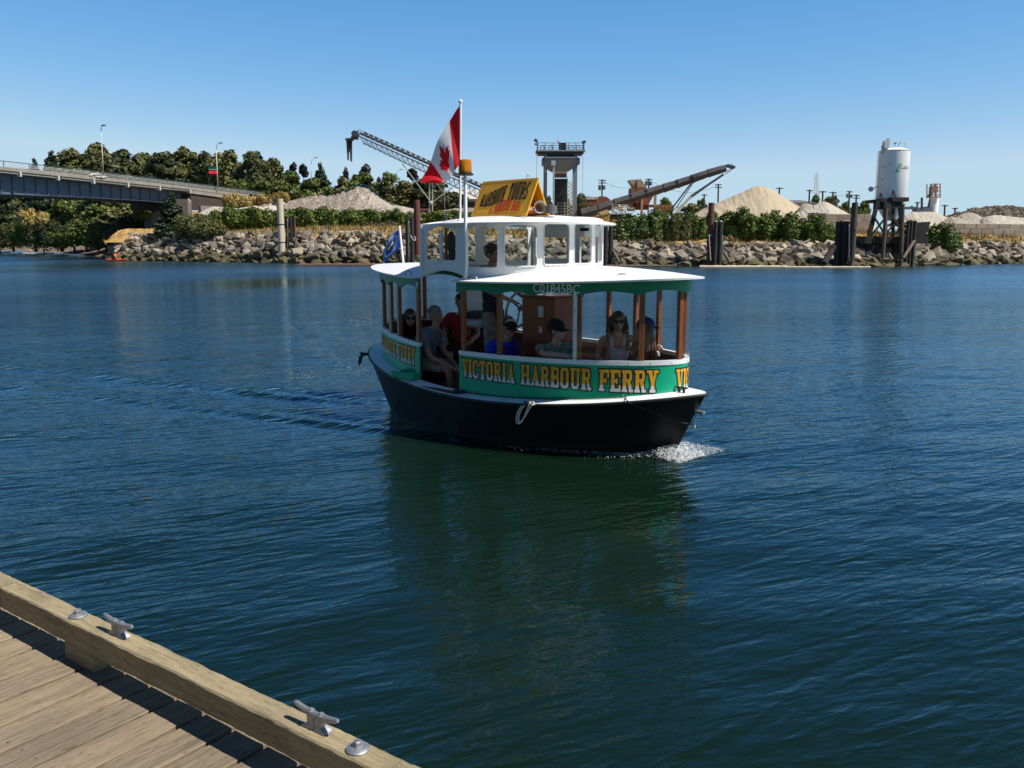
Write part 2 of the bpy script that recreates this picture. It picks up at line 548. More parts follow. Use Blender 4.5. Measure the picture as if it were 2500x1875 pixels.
# door sill starboard
ds_ = MB()
ds_.box((-0.47, -1.10, zdeck(-0.4) - 0.03), (0.86, 0.15, 0.05), ch=0.008)
ds_.box((-0.47, -0.99, 0.27), (0.84, 0.025, 0.26))
ds_.build("door_sill", M['darkwood'], ferry)
st_ = MB()
st_.box((-1.10, -1.09, zdeck(-1.1) + 0.035), (0.42, 0.13, 0.085), rz=R(6), ch=0.006)
st_.box((-1.16, -1.07, zdeck(-1.1) + 0.098), (0.12, 0.07, 0.035), rz=R(6), ch=0.006)
st_.build("boarding_step", M['green'], ferry)
# ---- benches
bn_ = MB()
def bench(s0, s1):
    n = 30; prev = None
    for i in range(n + 1):
        s = s0 + (s1 - s0) * i / n
        x, y, nx, ny = cabp(s, -0.05); xi, yi, _, _ = cabp(s, -0.42)
        cur = ((x, y), (xi, yi))
        if prev:
            bn_.face([(*prev[0], .52), (*cur[0], .52), (*cur[1], .52), (*prev[1], .52)])
            bn_.face([(*prev[1], .52), (*cur[1], .52), (*cur[1], .2), (*prev[1], .2)])
        prev = cur
for a_, b_ in ((DF + .1, PDF - .1), (PDA + .1, ATOT + DA - .1)):
    bn_ = MB(); bench(a_, b_); bn_.build("bench", M['varnish'], ferry)
# ---- posts: arcs on starboard, mirrored to port
post_s = [DF + 0.055, 3.66, 4.70, 5.40, 5.86]
port_s = [ATOT - s for s in (DF + 0.055, 3.66, 4.20, 4.70, 5.40)]
aft_s = [DA - 0.045, 1.62, 0.95]
aft_p = [ATOT - s for s in (DA - 0.045, 1.62, 0.95, 0.35)]
def post(s, w_=0.060, d=0.05, m_=None, nm="cabin_post"):
    x, y, nx, ny = cabp(s, -0.032)
    p = MB(); z0 = zrail(x) - 0.03; z1 = zroof(x) - 0.01
    if abs(s - (DF + 0.055)) < 1e-6 or abs(s - (DA - 0.045)) < 1e-6: z0 = zdeck(x) - .03
    p.box((x, y, (z0 + z1) / 2), (w_, d, z1 - z0), rz=math.atan2(ny, nx) + PI / 2, ch=0.005)
    return p.build(nm, m_ or M['varnish'], ferry)
for s in post_s + port_s + aft_s + aft_p:
    post(s)
post(1.33, 0.10, 0.04); post(4.70 + 0.0, 0.028, 0.03)
# white clear-curtain batten outside the fourth post
x, y, nx, ny = cabp(4.665, 0.004)
p = MB(); p.box((x, y, (zrail(x) + zroof(x) - .1) / 2), (0.042, 0.016, zroof(x) - zrail(x) - .1), rz=math.atan2(ny, nx) + PI / 2, ch=0.003)
bt = p.build("curtain_batten", M['white'], ferry)
p = MB()
for z in (1.02, 1.24, 1.46): p.lathe((x + nx * .008, y + ny * .008, z), [(0.008, 0), (0.006, 0.005)], 8, axis=(nx, ny, 0))
p.build("screw", M['black'], bt)
# clear curtain round the bow
p = MB(); strip(p, 4.70, ATOT - 5.1, lambda s, x: zrail(x) - 0.01, lambda s, x: zroof(x) - 0.12, 0.006)
weld(p.build("clear_curtain", M['glass'], ferry, smooth='all'))

# ---- scalloped valance
lows = [2.96, 3.65, 4.13, 4.68, 5.36, 5.90]
lows_all = lows + [ATOT - s for s in reversed(lows[:-1])]
alows = [-0.95, -0.32, 0.32, 0.95, 1.30, 1.75, 2.22]
def scallop(s, L, depth=0.05):
    for a, b in zip(L[:-1], L[1:]):
        if a <= s <= b:
            f = (s - a) / (b - a)
            return depth * (abs(math.sin(PI * f)) ** 0.75)
    return 0.0
V1 = MB(); strip(V1, DF - .03, PDF + .03, lambda s, x: 1.584 + 0.07 * (x / 2.6) ** 2 + scallop(s, lows_all), lambda s, x: zroof(x) - 0.012, 0.012, ds=0.02)
vf = weld(V1.build("bow_valance", M['dgreen'], ferry, smooth='all')); add_mod_solid(vf, 0.022)
al = [PDA - .03 - ATOT] + [-1.62, -1.2] + alows
V2 = MB(); strip(V2, PDA - .03 - ATOT, DA + .01, lambda s, x: 1.575 + 0.09 * (x / 2.6) ** 2 + scallop(s, [al[0], -1.7, -1.3] + alows, 0.065), lambda s, x: zroof(x) - 0.012, 0.012, ds=0.02)
va = weld(V2.build("stern_valance", M['dgreen'], ferry, smooth='all')); add_mod_solid(va, 0.022)

# ---- roofs
CA, CB, XR = 0.98, 1.0, -0.85
def roof(front):
    top = MB(); n = 90; m_ = 8
    rows = []
    for i in range(n + 1):
        t = -PI / 2 + PI * i / n
        ct, st = math.cos(t), math.sin(t)
        if front:
            ox, oy = (AF + .20) * max(ct, 0) ** (2 / 1.8), (BB + .115) * math.copysign(abs(st) ** (2 / 1.95), st)
            ox -= 0.06
            ix, iy = CA * max(ct, 0), CB * st
        else:
            ox, oy = -(AR + .20) * max(ct, 0) ** (2 / 2.4), (BB + .115) * math.copysign(abs(st) ** (2 / 2.3), st)
            ox = min(ox, XR + 0.0); ox = XR + (ox - XR)
            ix, iy = XR, CB * 0.97 * st
        row = []
        ze = zroof(ox); zi = 1.762 + 0.15 * (1 - st * st)
        for k in range(m_ + 1):
            f = k / m_
            x = ox + (ix - ox) * f; y = oy + (iy - oy) * f
            z = ze + (zi - ze) * abs(math.sin(f * PI / 2)) ** 0.9
            row.append((x, y, z))
        rows.append(row)
    v = [p for r_ in rows for p in r_]
    f = []
    for i in range(n):
        for k in range(m_):
            a = i * (m_ + 1) + k
            f.append((a, a + m_ + 1, a + m_ + 2, a + 1) if front else (a, a + 1, a + m_ + 2, a + m_ + 1))
    top.mesh(v, f)
    return top
rf = roof(True).build("bow_roof", M['white'], ferry, smooth='all'); add_mod_solid(rf, 0.020, 0.0)
ra = roof(False).build("stern_roof", M['white'], ferry, smooth='all'); add_mod_solid(ra, 0.020, 0.0)
# grab handles on the roofs
def handle(x, y, ang, parent):
    p = MB(); z = zroof(x) + 0.035
    pts = []
    for i in range(9):
        f = i / 8
        pts.append((x + math.cos(ang) * (f - .5) * 0.17, y + math.sin(ang) * (f - .5) * 0.17, z - 0.02 + 0.06 * abs(math.sin(PI * f)) ** 0.5))
    p.tube(pts, 0.0085, 8)
    p.lathe(pts[0], [(0.02, -0.004), (0.018, 0.004)], 10); p.lathe(pts[-1], [(0.02, -0.004), (0.018, 0.004)], 10)
    p.build("grab_handle", M['galv'], parent, smooth=True)
handle(0.22, -1.08, R(4), rf); handle(1.95, -0.45, R(38), rf); handle(-1.05, -1.05, R(-6), ra)
# soft drip rail under the starboard roof edge is part of the roof edge itself
# ---- wheelhouse
segs = []
def wh_pt(u):
    """perimeter of the wheelhouse: starboard aft corner -> forward -> arc -> port side -> aft face"""
    L1 = -XR; L2 = PI * (CA + CB) / 2
    if u < L1: return (XR + u, -CB, 0, -1)
    u -= L1
    if u < L2:
        t = -PI / 2 + PI * u / L2
        c_, s_ = math.cos(t), math.sin(t)
        return (CA * c_, CB * s_, c_, s_)
    u -= L2
    if u < L1: return (-u, CB, 0, 1)
    u -= L1
    return (XR, CB - u, -1, 0)
L1 = -XR; L2 = PI * (CA + CB) / 2; L3 = 2 * CB
def uarc(deg): return L1 + L2 * (deg + 90) / 180
WINS = [(0.09, 0.68, 'side'), (uarc(-87.5), uarc(-62.5), 'f'), (uarc(-57.8), uarc(-35.8), 'f'), (uarc(-31.2), uarc(-12), 'f'), (uarc(-8), uarc(10.5), 'f'), (uarc(15), uarc(33), 'f'), (uarc(39), uarc(58), 'f'), (uarc(64), uarc(86), 'f'),
        (L1 * 2 + L2 - 0.68, L1 * 2 + L2 - 0.09, 'side'), (2 * L1 + L2 + 0.10, 2 * L1 + L2 + 0.92, 'aft'), (2 * L1 + L2 + 1.08, 2 * L1 + L2 + 1.90, 'aft')]
def wh_low(u):
    x, y, _, _ = wh_pt(u)
    if u < L1 or L1 + L2 < u < 2 * L1 + L2:
        f = (x - XR) / L1
        return 1.755 + 0.085 * abs(math.sin(PI * min(1, f * 1.0))) ** 0.8 + 0.02 * f
    if u > 2 * L1 + L2: return 1.755 + 0.145 * (1 - y * y)
    return 1.745 + 0.16 * (1 - (y / CB) ** 2)
def wh_top(u):
    x, y, _, _ = wh_pt(u)
    return 2.415 + 0.075 * (1 - (y / CB) ** 2)
def win_edges(u, w_):
    a, b, k = w_
    f = (u - a) / (b - a); wd = b - a
    x, y, _, _ = wh_pt((a + b) / 2)
    cz = 0.055 * (1 - (y / CB) ** 2)
    vb = (1.975 if k == 'side' else 1.905) + cz * (0.8 if k != 'side' else 0)
    vt = (2.30 if k == 'side' else 2.335) + cz
    r = 0.035
    du = min(u - a, b - u)
    if du < r: c_ = r - math.sqrt(max(0, r * r - (r - du) ** 2))
    else: c_ = 0
    arch = (0.085 if k == 'side' else 0.035) * (abs(math.sin(PI * min(max(f, 0), 1))) ** (0.8))
    return vb + c_, vt + arch - c_ * 1.2
wh = MB(); glasses = {}
U = 2 * L1 + L2 + L3
brk = set([0, U, L1, L1 + L2, 2 * L1 + L2])
for a, b, _ in WINS: brk |= {a, b}
us = []
bl = sorted(brk)
for a, b in zip(bl[:-1], bl[1:]):
    inw = any(w_[0] <= a + 1e-6 and b - 1e-6 <= w_[1] for w_ in WINS)
    if inw:
        loc_ = [0, .004, .009, .018, .035]
        seq = [a + q for q in loc_] + [a + .035 + (b - a - .07) * i / 12 for i in range(1, 12)] + [b - q for q in reversed(loc_)]
    else:
        n = max(1, int((b - a) / 0.04)); seq = [a + (b - a) * i / n for i in range(n + 1)]
    for u0, u1 in zip(seq[:-1], seq[1:]):
        p0, p1 = wh_pt(u0 + 1e-7), wh_pt(u1 - 1e-7)
        l0, l1, t0, t1 = wh_low(u0 + 1e-7), wh_low(u1 - 1e-7), wh_top(u0 + 1e-7), wh_top(u1 - 1e-7)
        if inw:
            w_ = [w_ for w_ in WINS if w_[0] <= a + 1e-6 and b - 1e-6 <= w_[1]][0]
            e0, e1 = win_edges(u0, w_), win_edges(u1, w_)
            wh.face([(p0[0], p0[1], l0), (p1[0], p1[1], l1), (p1[0], p1[1], e1[0]), (p0[0], p0[1], e0[0])])
            wh.face([(p0[0], p0[1], e0[1]), (p1[0], p1[1], e1[1]), (p1[0], p1[1], t1), (p0[0], p0[1], t0)])
            g = glasses.setdefault(w_, MB())
            q0 = (p0[0] - p0[2] * .02, p0[1] - p0[3] * .02); q1 = (p1[0] - p1[2] * .02, p1[1] - p1[3] * .02)
            g.face([(*q0, e0[0] - .004), (*q1, e1[0] - .004), (*q1, e1[1] + .004), (*q0, e0[1] + .004)])
        else:
            wh.face([(p0[0], p0[1], l0), (p1[0], p1[1], l1), (p1[0], p1[1], t1), (p0[0], p0[1], t0)])
who = wh.build("wheelhouse", M['white'], ferry, smooth='all')
weld(who); who.data.set_sharp_from_angle(angle=R(40)); add_mod_solid(who, 0.018)
for w_, g in glasses.items():
    go = g.build("window_pane", M['glass'], who, smooth='all')
    weld(go)
# screws and gasket lips round the front windows
gk = MB(); gs = MB()
for w_ in WINS:
    if w_[2] != 'f': continue
    pts = []
    for i in range(25):
        u = w_[0] + (w_[1] - w_[0]) * i / 24; e = win_edges(u, w_); p_ = wh_pt(u); pts.append((p_[0] + p_[2] * .004, p_[1] + p_[3] * .004, e[1] + .012))
    for i in reversed(range(25)):
        u = w_[0] + (w_[1] - w_[0]) * i / 24; e = win_edges(u, w_); p_ = wh_pt(u); pts.append((p_[0] + p_[2] * .004, p_[1] + p_[3] * .004, e[0] - .012))
    gk.tube(pts, 0.006, 5, closed=True)
    for i in range(0, 50, 5):
        gs.lathe(Vector(pts[i]) + Vector((0, 0, .012 if i < 25 else -.012)), [(0.004, 0), (0.003, 0.008)], 6, axis=(pts[i][0], pts[i][1], 0))
gk.build("window_gasket", M['white'], who, smooth='all')
gs.build("screw", M['galv'], who)
# corner trims and the dark mullion in the side opening
p = MB(); p.box((0.02, -1.012, 2.07), (0.075, 0.02, 0.66), ch=.004); p.box((XR + .02, -1.01, 2.08), (0.05, 0.02, 0.64), ch=.004)
p.build("corner_trim", M['white'], who)
p = MB(); p.box((XR + 0.39, -0.985, 2.14), (0.035, 0.03, 0.40)); p.box((XR + 0.44, -0.95, 2.11), (0.02, 0.03, 0.52), mi=1)
p.build("mullion", [M['white'], M['varnish']], who)
# wheelhouse roof
def cuproof():
    n = 120; m_ = 10; v = []; f = []
    for i in range(n):
        t = 2 * PI * i / n
        ct, st = math.cos(t), math.sin(t)
        if ct > 0: x, y = 1.17 * ct ** (2 / 2.05), 1.10 * math.copysign(abs(st) ** (2 / 2.05), st)
        else: x, y = -1.14 * abs(ct) ** (2 / 2.5), 1.10 * math.copysign(abs(st) ** (2 / 2.5), st)
        for k in range(m_ + 1):
            f_ = k / m_
            rr_ = 1 - f_
            z = 2.42 + 0.115 * (1 - max(rr_, 0) ** 2.3)
            v.append((x * rr_, y * rr_, z))
    for i in range(n):
        j = (i + 1) % n
        for k in range(m_):
            a, b = i * (m_ + 1) + k, j * (m_ + 1) + k
            f.append((a, b, b + 1, a + 1))
    return v, f
v, f = cuproof()
p = MB(); p.mesh(v, f); cr = p.build("wheelhouse_roof", M['white'], ferry, smooth='all', merge=True); add_mod_solid(cr, 0.022)
# inside header box seen through the windows
p = MB(); p.box((0.15, 0.62, 2.335), (0.9, 0.30, 0.15), ch=.01); p.box((0.62, 0.44, 2.35), (0.14, 0.02, 0.04), mi=1)
p.build("overhead_console", [M['white'], M['black']], who)
# mast + beacon
p = MB(); p.tube([(0.13, -1.10, 1.73), (0.13, -1.10, 2.97)], 0.022, 14)
p.lathe((0.13, -1.10, 1.735), [(0.045, 0), (0.045, 0.01), (0.03, 0.02)], 14)
ms = p.build("beacon_mast", M['white'], ferry, smooth=True)
p = MB(); p.lathe((0.13, -1.10, 2.955), [(0.085, 0), (0.098, 0.006), (0.098, 0.018), (0.075, 0.03), (0.07, 0.045)], 24)
p.build("beacon_base", M['black'], ms, smooth=True)
p = MB(); p.lathe((0.13, -1.10, 2.995), [(0.075, 0), (0.077, 0.02), (0.072, 0.12), (0.066, 0.135), (0.02, 0.142)], 28)
p.build("beacon_lens", M['amber'], ms, smooth=True)
p = MB(); p.lathe((0.13, -1.10, 2.998), [(0.03, 0), (0.03, 0.08), (0.012, 0.1)], 12)
p.build("beacon_lamp", M['steel'], ms, smooth=True)
# flag pole
FPX0, FPY0 = -0.12, -0.97
p = MB(); p.tube([(FPX0, FPY0, 2.41), (FPX0 + .03, FPY0, 3.80)], 0.0145, 12); p.sphere((FPX0 + .03, FPY0, 3.815), 0.024); p.lathe((FPX0, FPY0, 2.42), [(0.04, 0), (0.03, 0.04)], 12)
p.build("flag_pole", M['white'], ferry, smooth=True)
p = MB(); p.lathe((-.55, -0.85, 2.46), [(0.03, 0), (0.03, 0.04), (0.02, 0.05)], 10)
p.build("aerial_base", M['black'], ferry)
# whip aerial
p = MB(); p.tube([(-0.55, -0.85, 2.5), (-0.55, -0.85, 3.25)], 0.0025, 5)
p.build("whip_aerial", M['galv'], ferry)
# stern flag staff
p = MB(); p.tube([(-2.55, 0.0, 1.88), (-2.63, 0.0, 2.40)], 0.016, 12); p.sphere((-2.632, 0, 2.41), 0.02)
p.build("stern_staff", M['white'], ferry, smooth=True)
# horn and drum on the wheelhouse roof
p = MB()
p.tube([(0.52, -0.30, 2.60), (0.60, -0.36, 2.60), (0.68, -0.42, 2.60)], [0.03, 0.045, 0.075], 16, cap=False)
o = p.build("loudhailer", mat('cream_plastic', (0.62, 0.52, 0.42), (0.5, 0.4, 0.32), 6, rough=0.5), ferry, smooth=True); add_mod_solid(o, 0.006)
p = MB(); p.lathe((0.74, -0.30, 2.53), [(0.075, 0), (0.07, 0.085), (0.055, 0.09)], 20)
p.build("searchlight_base", mat('dark_grey_metal', (0.10, 0.09, 0.10), (0.14, 0.13, 0.14), 9, rough=0.5), ferry, smooth=True)

# ---- glyphs (slab letters made of convex pieces, unit height)
S = 0.24  # stem width
def box(x0, y0, x1, y1): return [(x0, y0), (x1, y0), (x1, y1), (x0, y1)]
def serifs(xc, w_=0.40, lo=True, hi=True):
    r = []
    if lo: r.append([(xc - w_ / 2, 0), (xc + w_ / 2, 0), (xc + w_ / 2 - .03, .13), (xc - w_ / 2 + .03, .13)])
    if hi: r.append([(xc - w_ / 2 + .03, .87), (xc + w_ / 2 - .03, .87), (xc + w_ / 2, 1), (xc - w_ / 2, 1)])
    return r
def stem(xc, lo=True, hi=True, sw=S, w_=0.40):
    return [box(xc - sw / 2, 0, xc + sw / 2, 1)] + serifs(xc, w_, lo, hi) + [[(xc - sw / 2 - .06, .5), (xc, .42), (xc + sw / 2 + .06, .5), (xc, .58)]]
def bowl(x0, x1, y0, y1, t=.15, s=.17):
    """right-hand bowl: octagonal, between y0 and y1"""
    c = .10
    return [box(x0, y0, x1 - c, y0 + t), box(x0, y1 - t, x1 - c, y1), box(x1 - s, y0 + c, x1, y1 - c),
            [(x1 - c - .02, y0), (x1 - c, y0), (x1, y0 + c), (x1 - s, y0 + c + .02), (x1 - c - .07, y0 + t)],
            [(x1 - c - .07, y1 - t), (x1 - s, y1 - c - .02), (x1, y1 - c), (x1 - c, y1), (x1 - c - .02, y1)]]
GL = {}
GL['I'] = (0.42, stem(.21))
GL['V'] = (0.72, [[(.04, 1), (.30, 1), (.46, .0), (.30, 0)], [(.50, 1), (.64, 1), (.46, 0), (.36, 0)]] + [box(-.02, .87, .36, 1), box(.42, .87, .74, 1)])
GL['A'] = (0.76, [[(.10, 0), (.24, 0), (.44, 1), (.34, 1)], [(.44, 0), (.72, 0), (.48, 1), (.30, 1)], box(.2, .28, .55, .42), box(0, 0, .32, .13), box(.38, 0, .78, .13)])
GL['Y'] = (0.74, [box(.25, 0, .49, .5), [(.04, 1), (.30, 1), (.49, .42), (.25, .42)], [(.50, 1), (.66, 1), (.49, .42), (.36, .45)], box(-.02, .87, .34, 1), box(.42, .87, .76, 1), box(.17, 0, .57, .13)])
GL['H'] = (0.86, stem(.2) + stem(.66) + [box(.2, .42, .66, .58)])
GL['T'] = (0.74, stem(.37, hi=False) + [box(.02, .85, .72, 1), box(.02, .66, .14, 1), box(.60, .66, .72, 1)])
GL['F'] = (0.72, stem(.2) + [box(.2, .85, .70, 1), box(.58, .64, .70, 1), box(.2, .42, .52, .56), box(.44, .36, .53, .62)])
GL['E'] = (0.74, stem(.2) + [box(.2, .85, .70, 1), box(.58, .66, .70, 1), box(.2, .42, .52, .56), box(.44, .36, .53, .62), box(.2, 0, .72, .15), box(.60, 0, .72, .32)])
GL['L'] = (0.70, stem(.2) + [box(.2, 0, .68, .15), box(.56, 0, .68, .32)])
GL['P'] = (0.72, stem(.2) + bowl(.2, .70, .42, 1))
GL['R'] = (0.80, stem(.2) + bowl(.2, .68, .46, 1) + [[(.36, .50), (.52, .54), (.66, .34), (.50, .10)], [(.46, .3), (.66, .36), (.66, .06), (.50, .0)], [(.50, 0), (.76, 0), (.80, .12), (.6, .16)]])
GL['B'] = (0.76, stem(.2) + bowl(.2, .70, .46, 1) + bowl(.2, .73, 0, .56))
GL['O'] = (0.74, [box(.03, .16, .25, .84), box(.47, .16, .69, .84), [(.16, 0), (.56, 0), (.69, .16), (.03, .16)], [(.03, .84), (.69, .84), (.56, 1), (.16, 1)]])
GL['C'] = (0.72, [box(.03, .16, .25, .84), [(.16, 0), (.54, 0), (.67, .16), (.03, .16)], [(.03, .84), (.67, .84), (.54, 1), (.16, 1)], box(.51, .62, .67, .84), box(.51, .16, .67, .34)])
GL['U'] = (0.82, [box(.10, .16, .32, 1), box(.54, .16, .70, 1), [(.22, 0), (.58, 0), (.70, .16), (.10, .16)], box(0, .87, .42, 1), box(.44, .87, .80, 1)])
GL['S'] = (0.68, [[(.14, .86), (.52, .86), (.52, 1), (.14, 1)], box(.02, .56, .22, .9), box(.50, .68, .62, 1), [(.02, .62), (.22, .66), (.64, .38), (.64, .30), (.44, .34), (.02, .56)], box(.44, .10, .64, .40), box(.14, 0, .52, .14), box(.02, 0, .14, .32)])
GL['&'] = (0.80, [box(.16, .82, .46, .96), box(.12, .6, .26, .9), box(.38, .6, .5, .9), [(.16, .6), (.30, .68), (.76, .0), (.56, .0)], box(.02, .12, .18, .42), box(.12, 0, .52, .14), [(.08, .38), (.2, .36), (.46, .6), (.36, .66)], [(.44, .08), (.58, .06), (.74, .44), (.62, .44)]])
def clip_poly(poly, y, keep_above):
    out = []
    for i in range(len(poly)):
        a, b = poly[i], poly[(i + 1) % len(poly)]
        ia = (a[1] >= y) == keep_above; ib = (b[1] >= y) == keep_above
        if ia: out.append(a)
        if ia != ib:
            f = (y - a[1]) / (b[1] - a[1]); out.append((a[0] + (b[0] - a[0]) * f, y))
    return out
def grow(poly, dx, dy):
    A = sum(poly[i][0] * poly[(i + 1) % len(poly)][1] - poly[(i + 1) % len(poly)][0] * poly[i][1] for i in range(len(poly)))
    if A < 0: poly = poly[::-1]
    cx = sum(p[0] for p in poly) / len(poly); cy = sum(p[1] for p in poly) / len(poly)
    n = len(poly); res = []
    for i in range(n):
        p0, p1, p2 = poly[i - 1], poly[i], poly[(i + 1) % n]
        def nrm(a, b):
            ex, ey = b[0] - a[0], b[1] - a[1]; L = math.hypot(ex, ey) or 1
            return ey / L, -ex / L
        n1, n2 = nrm(p0, p1), nrm(p1, p2)
        mx, my = n1[0] + n2[0], n1[1] + n2[1]
        L = math.hypot(mx, my) or 1; mx /= L; my /= L
        k = 1 / max(0.5, mx * n1[0] + my * n1[1])
        res.append((p1[0] + mx * dx * k, p1[1] + my * dy * k))
    return res
def cutx(poly, step):
    """split a convex polygon in vertical slices"""
    x0 = min(p[0] for p in poly); x1 = max(p[0] for p in poly)
    n = max(1, int(math.ceil((x1 - x0) / step)))
    if n == 1: return [poly]
    res = []
    sw = [(p[1], p[0]) for p in poly]
    for i in range(n):
        a, b = x0 + (x1 - x0) * i / n, x0 + (x1 - x0) * (i + 1) / n
        q = clip_poly(clip_poly(sw, a, True), b, False)
        if len(q) > 2: res.append([(p[1], p[0]) for p in q])
    return res
def word(text, total, gapw=0.36, narrow=1.0):
    """list of (x_offset, polys), scaled so the whole word is `total` wide in units of x"""
    x = 0; items = []
    for ch in text:
        if ch == ' ': x += gapw; continue
        wd, polys = GL[ch]
        items.append((x, polys)); x += wd + 0.045
    k = total / (x - 0.045)
    return [(xo, polys, k) for xo, polys in items]
def lettering(name, parent, words, fmap, split=0.28, outl=0.014, mats=None, hk=1.0, body=True):
    """words: list of (text, s0, s1). fmap(s, v, off)->xyz ; v in 0..1"""
    mats = mats or (M['gold'], M['letwhite'], M['black'])
    for text, s0, s1 in words:
        g = MB(); o_ = MB()
        for xo, polys, k in word(text, s1 - s0):
            for zi, po in enumerate(polys):
                pm = [(s0 + (xo + p[0]) * k, p[1]) for p in po]
                for part, mi in ((clip_poly(pm, split, True), 0), (clip_poly(pm, split, False), 1)):
                    if len(part) > 2:
                        for q in cutx(part, 0.05):
                            g.face([fmap(p[0], p[1], 0.0048 + zi * 0.00012) for p in q], mi)
                for q in cutx(grow(pm, outl, outl * hk), 0.05):
                    o_.face([fmap(p[0], p[1], 0.0022 + zi * 0.00008) for p in q], 0)
        if outl > 0: o_.build(name + "_outline", mats[2], parent)
        g.build(name, [mats[0], mats[1]], parent)
bp_ = [o for o in ferry.children if o.name.startswith("bow_panel")][0]
sp_ = [o for o in ferry.children if o.name.startswith("stern_panel")][0]
def mapside(s, v, off):
    x, y, _, _ = cabp(s, off)
    zc = 0.585; h_ = 0.222 + 0.010 * x
    if x < 0: zc = 0.585 + 0.030 * x * x; h_ = 0.235 - 0.010 * x * x
    return (x, y, zc + v * h_)
lettering("ferry_lettering", bp_, [("VICTORIA", 3.075, 3.90), ("HARBOUR", 3.985, 4.865), ("FERRY", 4.945, 5.59),
                                  ("VICTORIA", 5.80, 6.58), ("HARBOUR", 6.70, 7.54), ("FERRY", 7.63, 8.27)], mapside, split=0.27, hk=4.2)
lettering("ferry_lettering", sp_, [("FERRY", 1.625, 2.09), ("HARBOUR", 0.88, 1.55), ("VICTORIA", 0.08, 0.80),
                                  ("VICTORIA", ATOT - 2.09, ATOT - 1.37), ("HARBOUR", ATOT - 1.29, ATOT - .6), ("FERRY", ATOT - .5, ATOT - .03)], mapside, split=0.27, hk=4.2)
# registration number on the valance, and the 5
def bend_text(o, s0, z0):
    for v_ in o.data.vertices:
        s = s0 + v_.co.x
        x, y, nx, ny = cabp(s, 0.017 + v_.co.z)
        v_.co = Vector((x, y, z0 + v_.co.y))
M['greytext'] = mat('grey_green_lettering', (0.85, 0.90, 0.87), (0.78, 0.83, 0.80), 5, rough=0.6)
t_ = textmesh("C01845BC", 0.137, "registration_number", M['greytext'], vf, 0.002)
w_ = max(v_.co.x for v_ in t_.data.vertices)
for v_ in t_.data.vertices: v_.co.x *= 0.57 / w_
bend_text(t_, 4.15, 1.645)
t_ = textmesh("5", 0.115, "boat_number", mat('pale_lettering', (0.45, 0.52, 0.46), None, 5), va, 0.002)
bend_text(t_, 2.11, 1.635)
p = MB(); x, y, nx, ny = cabp(DA + .005, .022); p.box((x, y, 1.655), (0.02, 0.01, 0.085), rz=math.atan2(ny, nx) + PI / 2)
p.build("number_tag", M['letwhite'], va)

# ---- A-frame sign on the roof
SX0, SX1, YN, YM, YF, ZB, ZT = -0.34, 0.63, -0.60, -0.40, -0.20, 2.505, 2.94
p = MB()
def slab(a, b, c_, d, t, mi=0):
    a, b, c_, d = map(Vector, (a, b, c_, d)); n_ = (b - a).cross(d - a).normalized() * t
    vs = [a, b, c_, d, a + n_, b + n_, c_ + n_, d + n_]
    p.mesh(vs, [(0, 3, 2, 1), (4, 5, 6, 7), (0, 1, 5, 4), (1, 2, 6, 5), (2, 3, 7, 6), (3, 0, 4, 7)], mi)
slab((SX0, YN, ZB), (SX1, YN, ZB), (SX1, YM, ZT + .0), (SX0, YM, ZT), -0.016)
slab((SX0, YF, ZB), (SX0, YM + .0, ZT - .02), (SX1, YM + .0, ZT - .02), (SX1, YF, ZB), -0.016)
sg = p.build("roof_sign", M['yellow'], ferry)
p = MB(); p.tube([(SX0 + .02, YN + .04, 2.56), (SX0 + .02, YF - .04, 2.56)], .012, 6); p.tube([(SX1 - .02, YN + .04, 2.57), (SX1 - .02, YF - .02, 2.57)], .012, 6)
p.build("sign_tie", M['galv'], sg)
p = MB(); p.sphere((0.50, -0.42, 2.56), (.10, .10, .055)); 
p.build("sign_ballast", mat('orange_cover', (0.55, 0.16, 0.04), (0.4, 0.1, 0.03), 5, rough=0.5), sg)
SW = SX1 - SX0; sl = Vector((0, YM - YN, ZT - ZB)); SH = sl.length; slu = sl.normalized(); snm = Vector((0, -slu.z, slu.y))
def mapsign(u, v, off):
    q = Vector((SX0 + u, YN, ZB)) + slu * v + snm * off
    return tuple(q)
# coordinates on the sign: u 0..0.97, v 0..0.478
def warp1(s, v, off):
    f = (s - 0.10) / 0.77
    base = 0.150 + 0.07 * f + 0.022 * math.sin(2 * PI * f - 2.2) + (-0.02 * math.sin(PI * f))
    top = 0.315 + 0.120 * max(f, 0) ** 0.8 + 0.03 * math.sin(2 * PI * f * 0.8 - 1.5)
    return mapsign(s, base + (top - base) * v, off)
def warp2(s, v, off):
    f = (s - 0.36) / 0.45
    base = 0.038 + 0.012 * math.sin(PI * f) + .012 * f
    top = 0.142 + 0.066 * math.sin(PI * min(1, f * 0.95 + .05)) + .01 * f
    return mapsign(s, base + (top - base) * v, off)
lettering("sign_lettering", sg, [("HARBOUR", 0.095, 0.50), ("TOURS", 0.55, 0.885)], warp1, split=-1, outl=0.0, mats=(M['black'], M['black'], M['black']))
lettering("sign_lettering", sg, [("&", 0.315, 0.36), ("HARBOUR", 0.39, 0.655), ("HOPS", 0.685, 0.83)], warp2, split=-1, outl=0.0, mats=(M['red'], M['red'], M['red']))
p = MB()
def line(a, b, wd=0.004):
    (u0, v0), (u1, v1) = a, b
    L = math.hypot(u1 - u0, v1 - v0); dx, dy = (u1 - u0) / L * wd / 2, (v1 - v0) / L * wd / 2
    p.face([mapsign(u0 + dy, v0 - dx, .003), mapsign(u1 + dy, v1 - dx, .003), mapsign(u1 - dy, v1 + dx, .003), mapsign(u0 - dy, v0 + dx, .003)])
bx = [(0.08, .03), (.89, .03), (.915, .055), (.94, .08), (.94, .40), (.915, .425), (.89, .45), (.08, .45), (.055, .425), (.03, .40), (.03, .08), (.055, .055)]
for i in range(12): line(bx[i], bx[(i + 1) % 12])
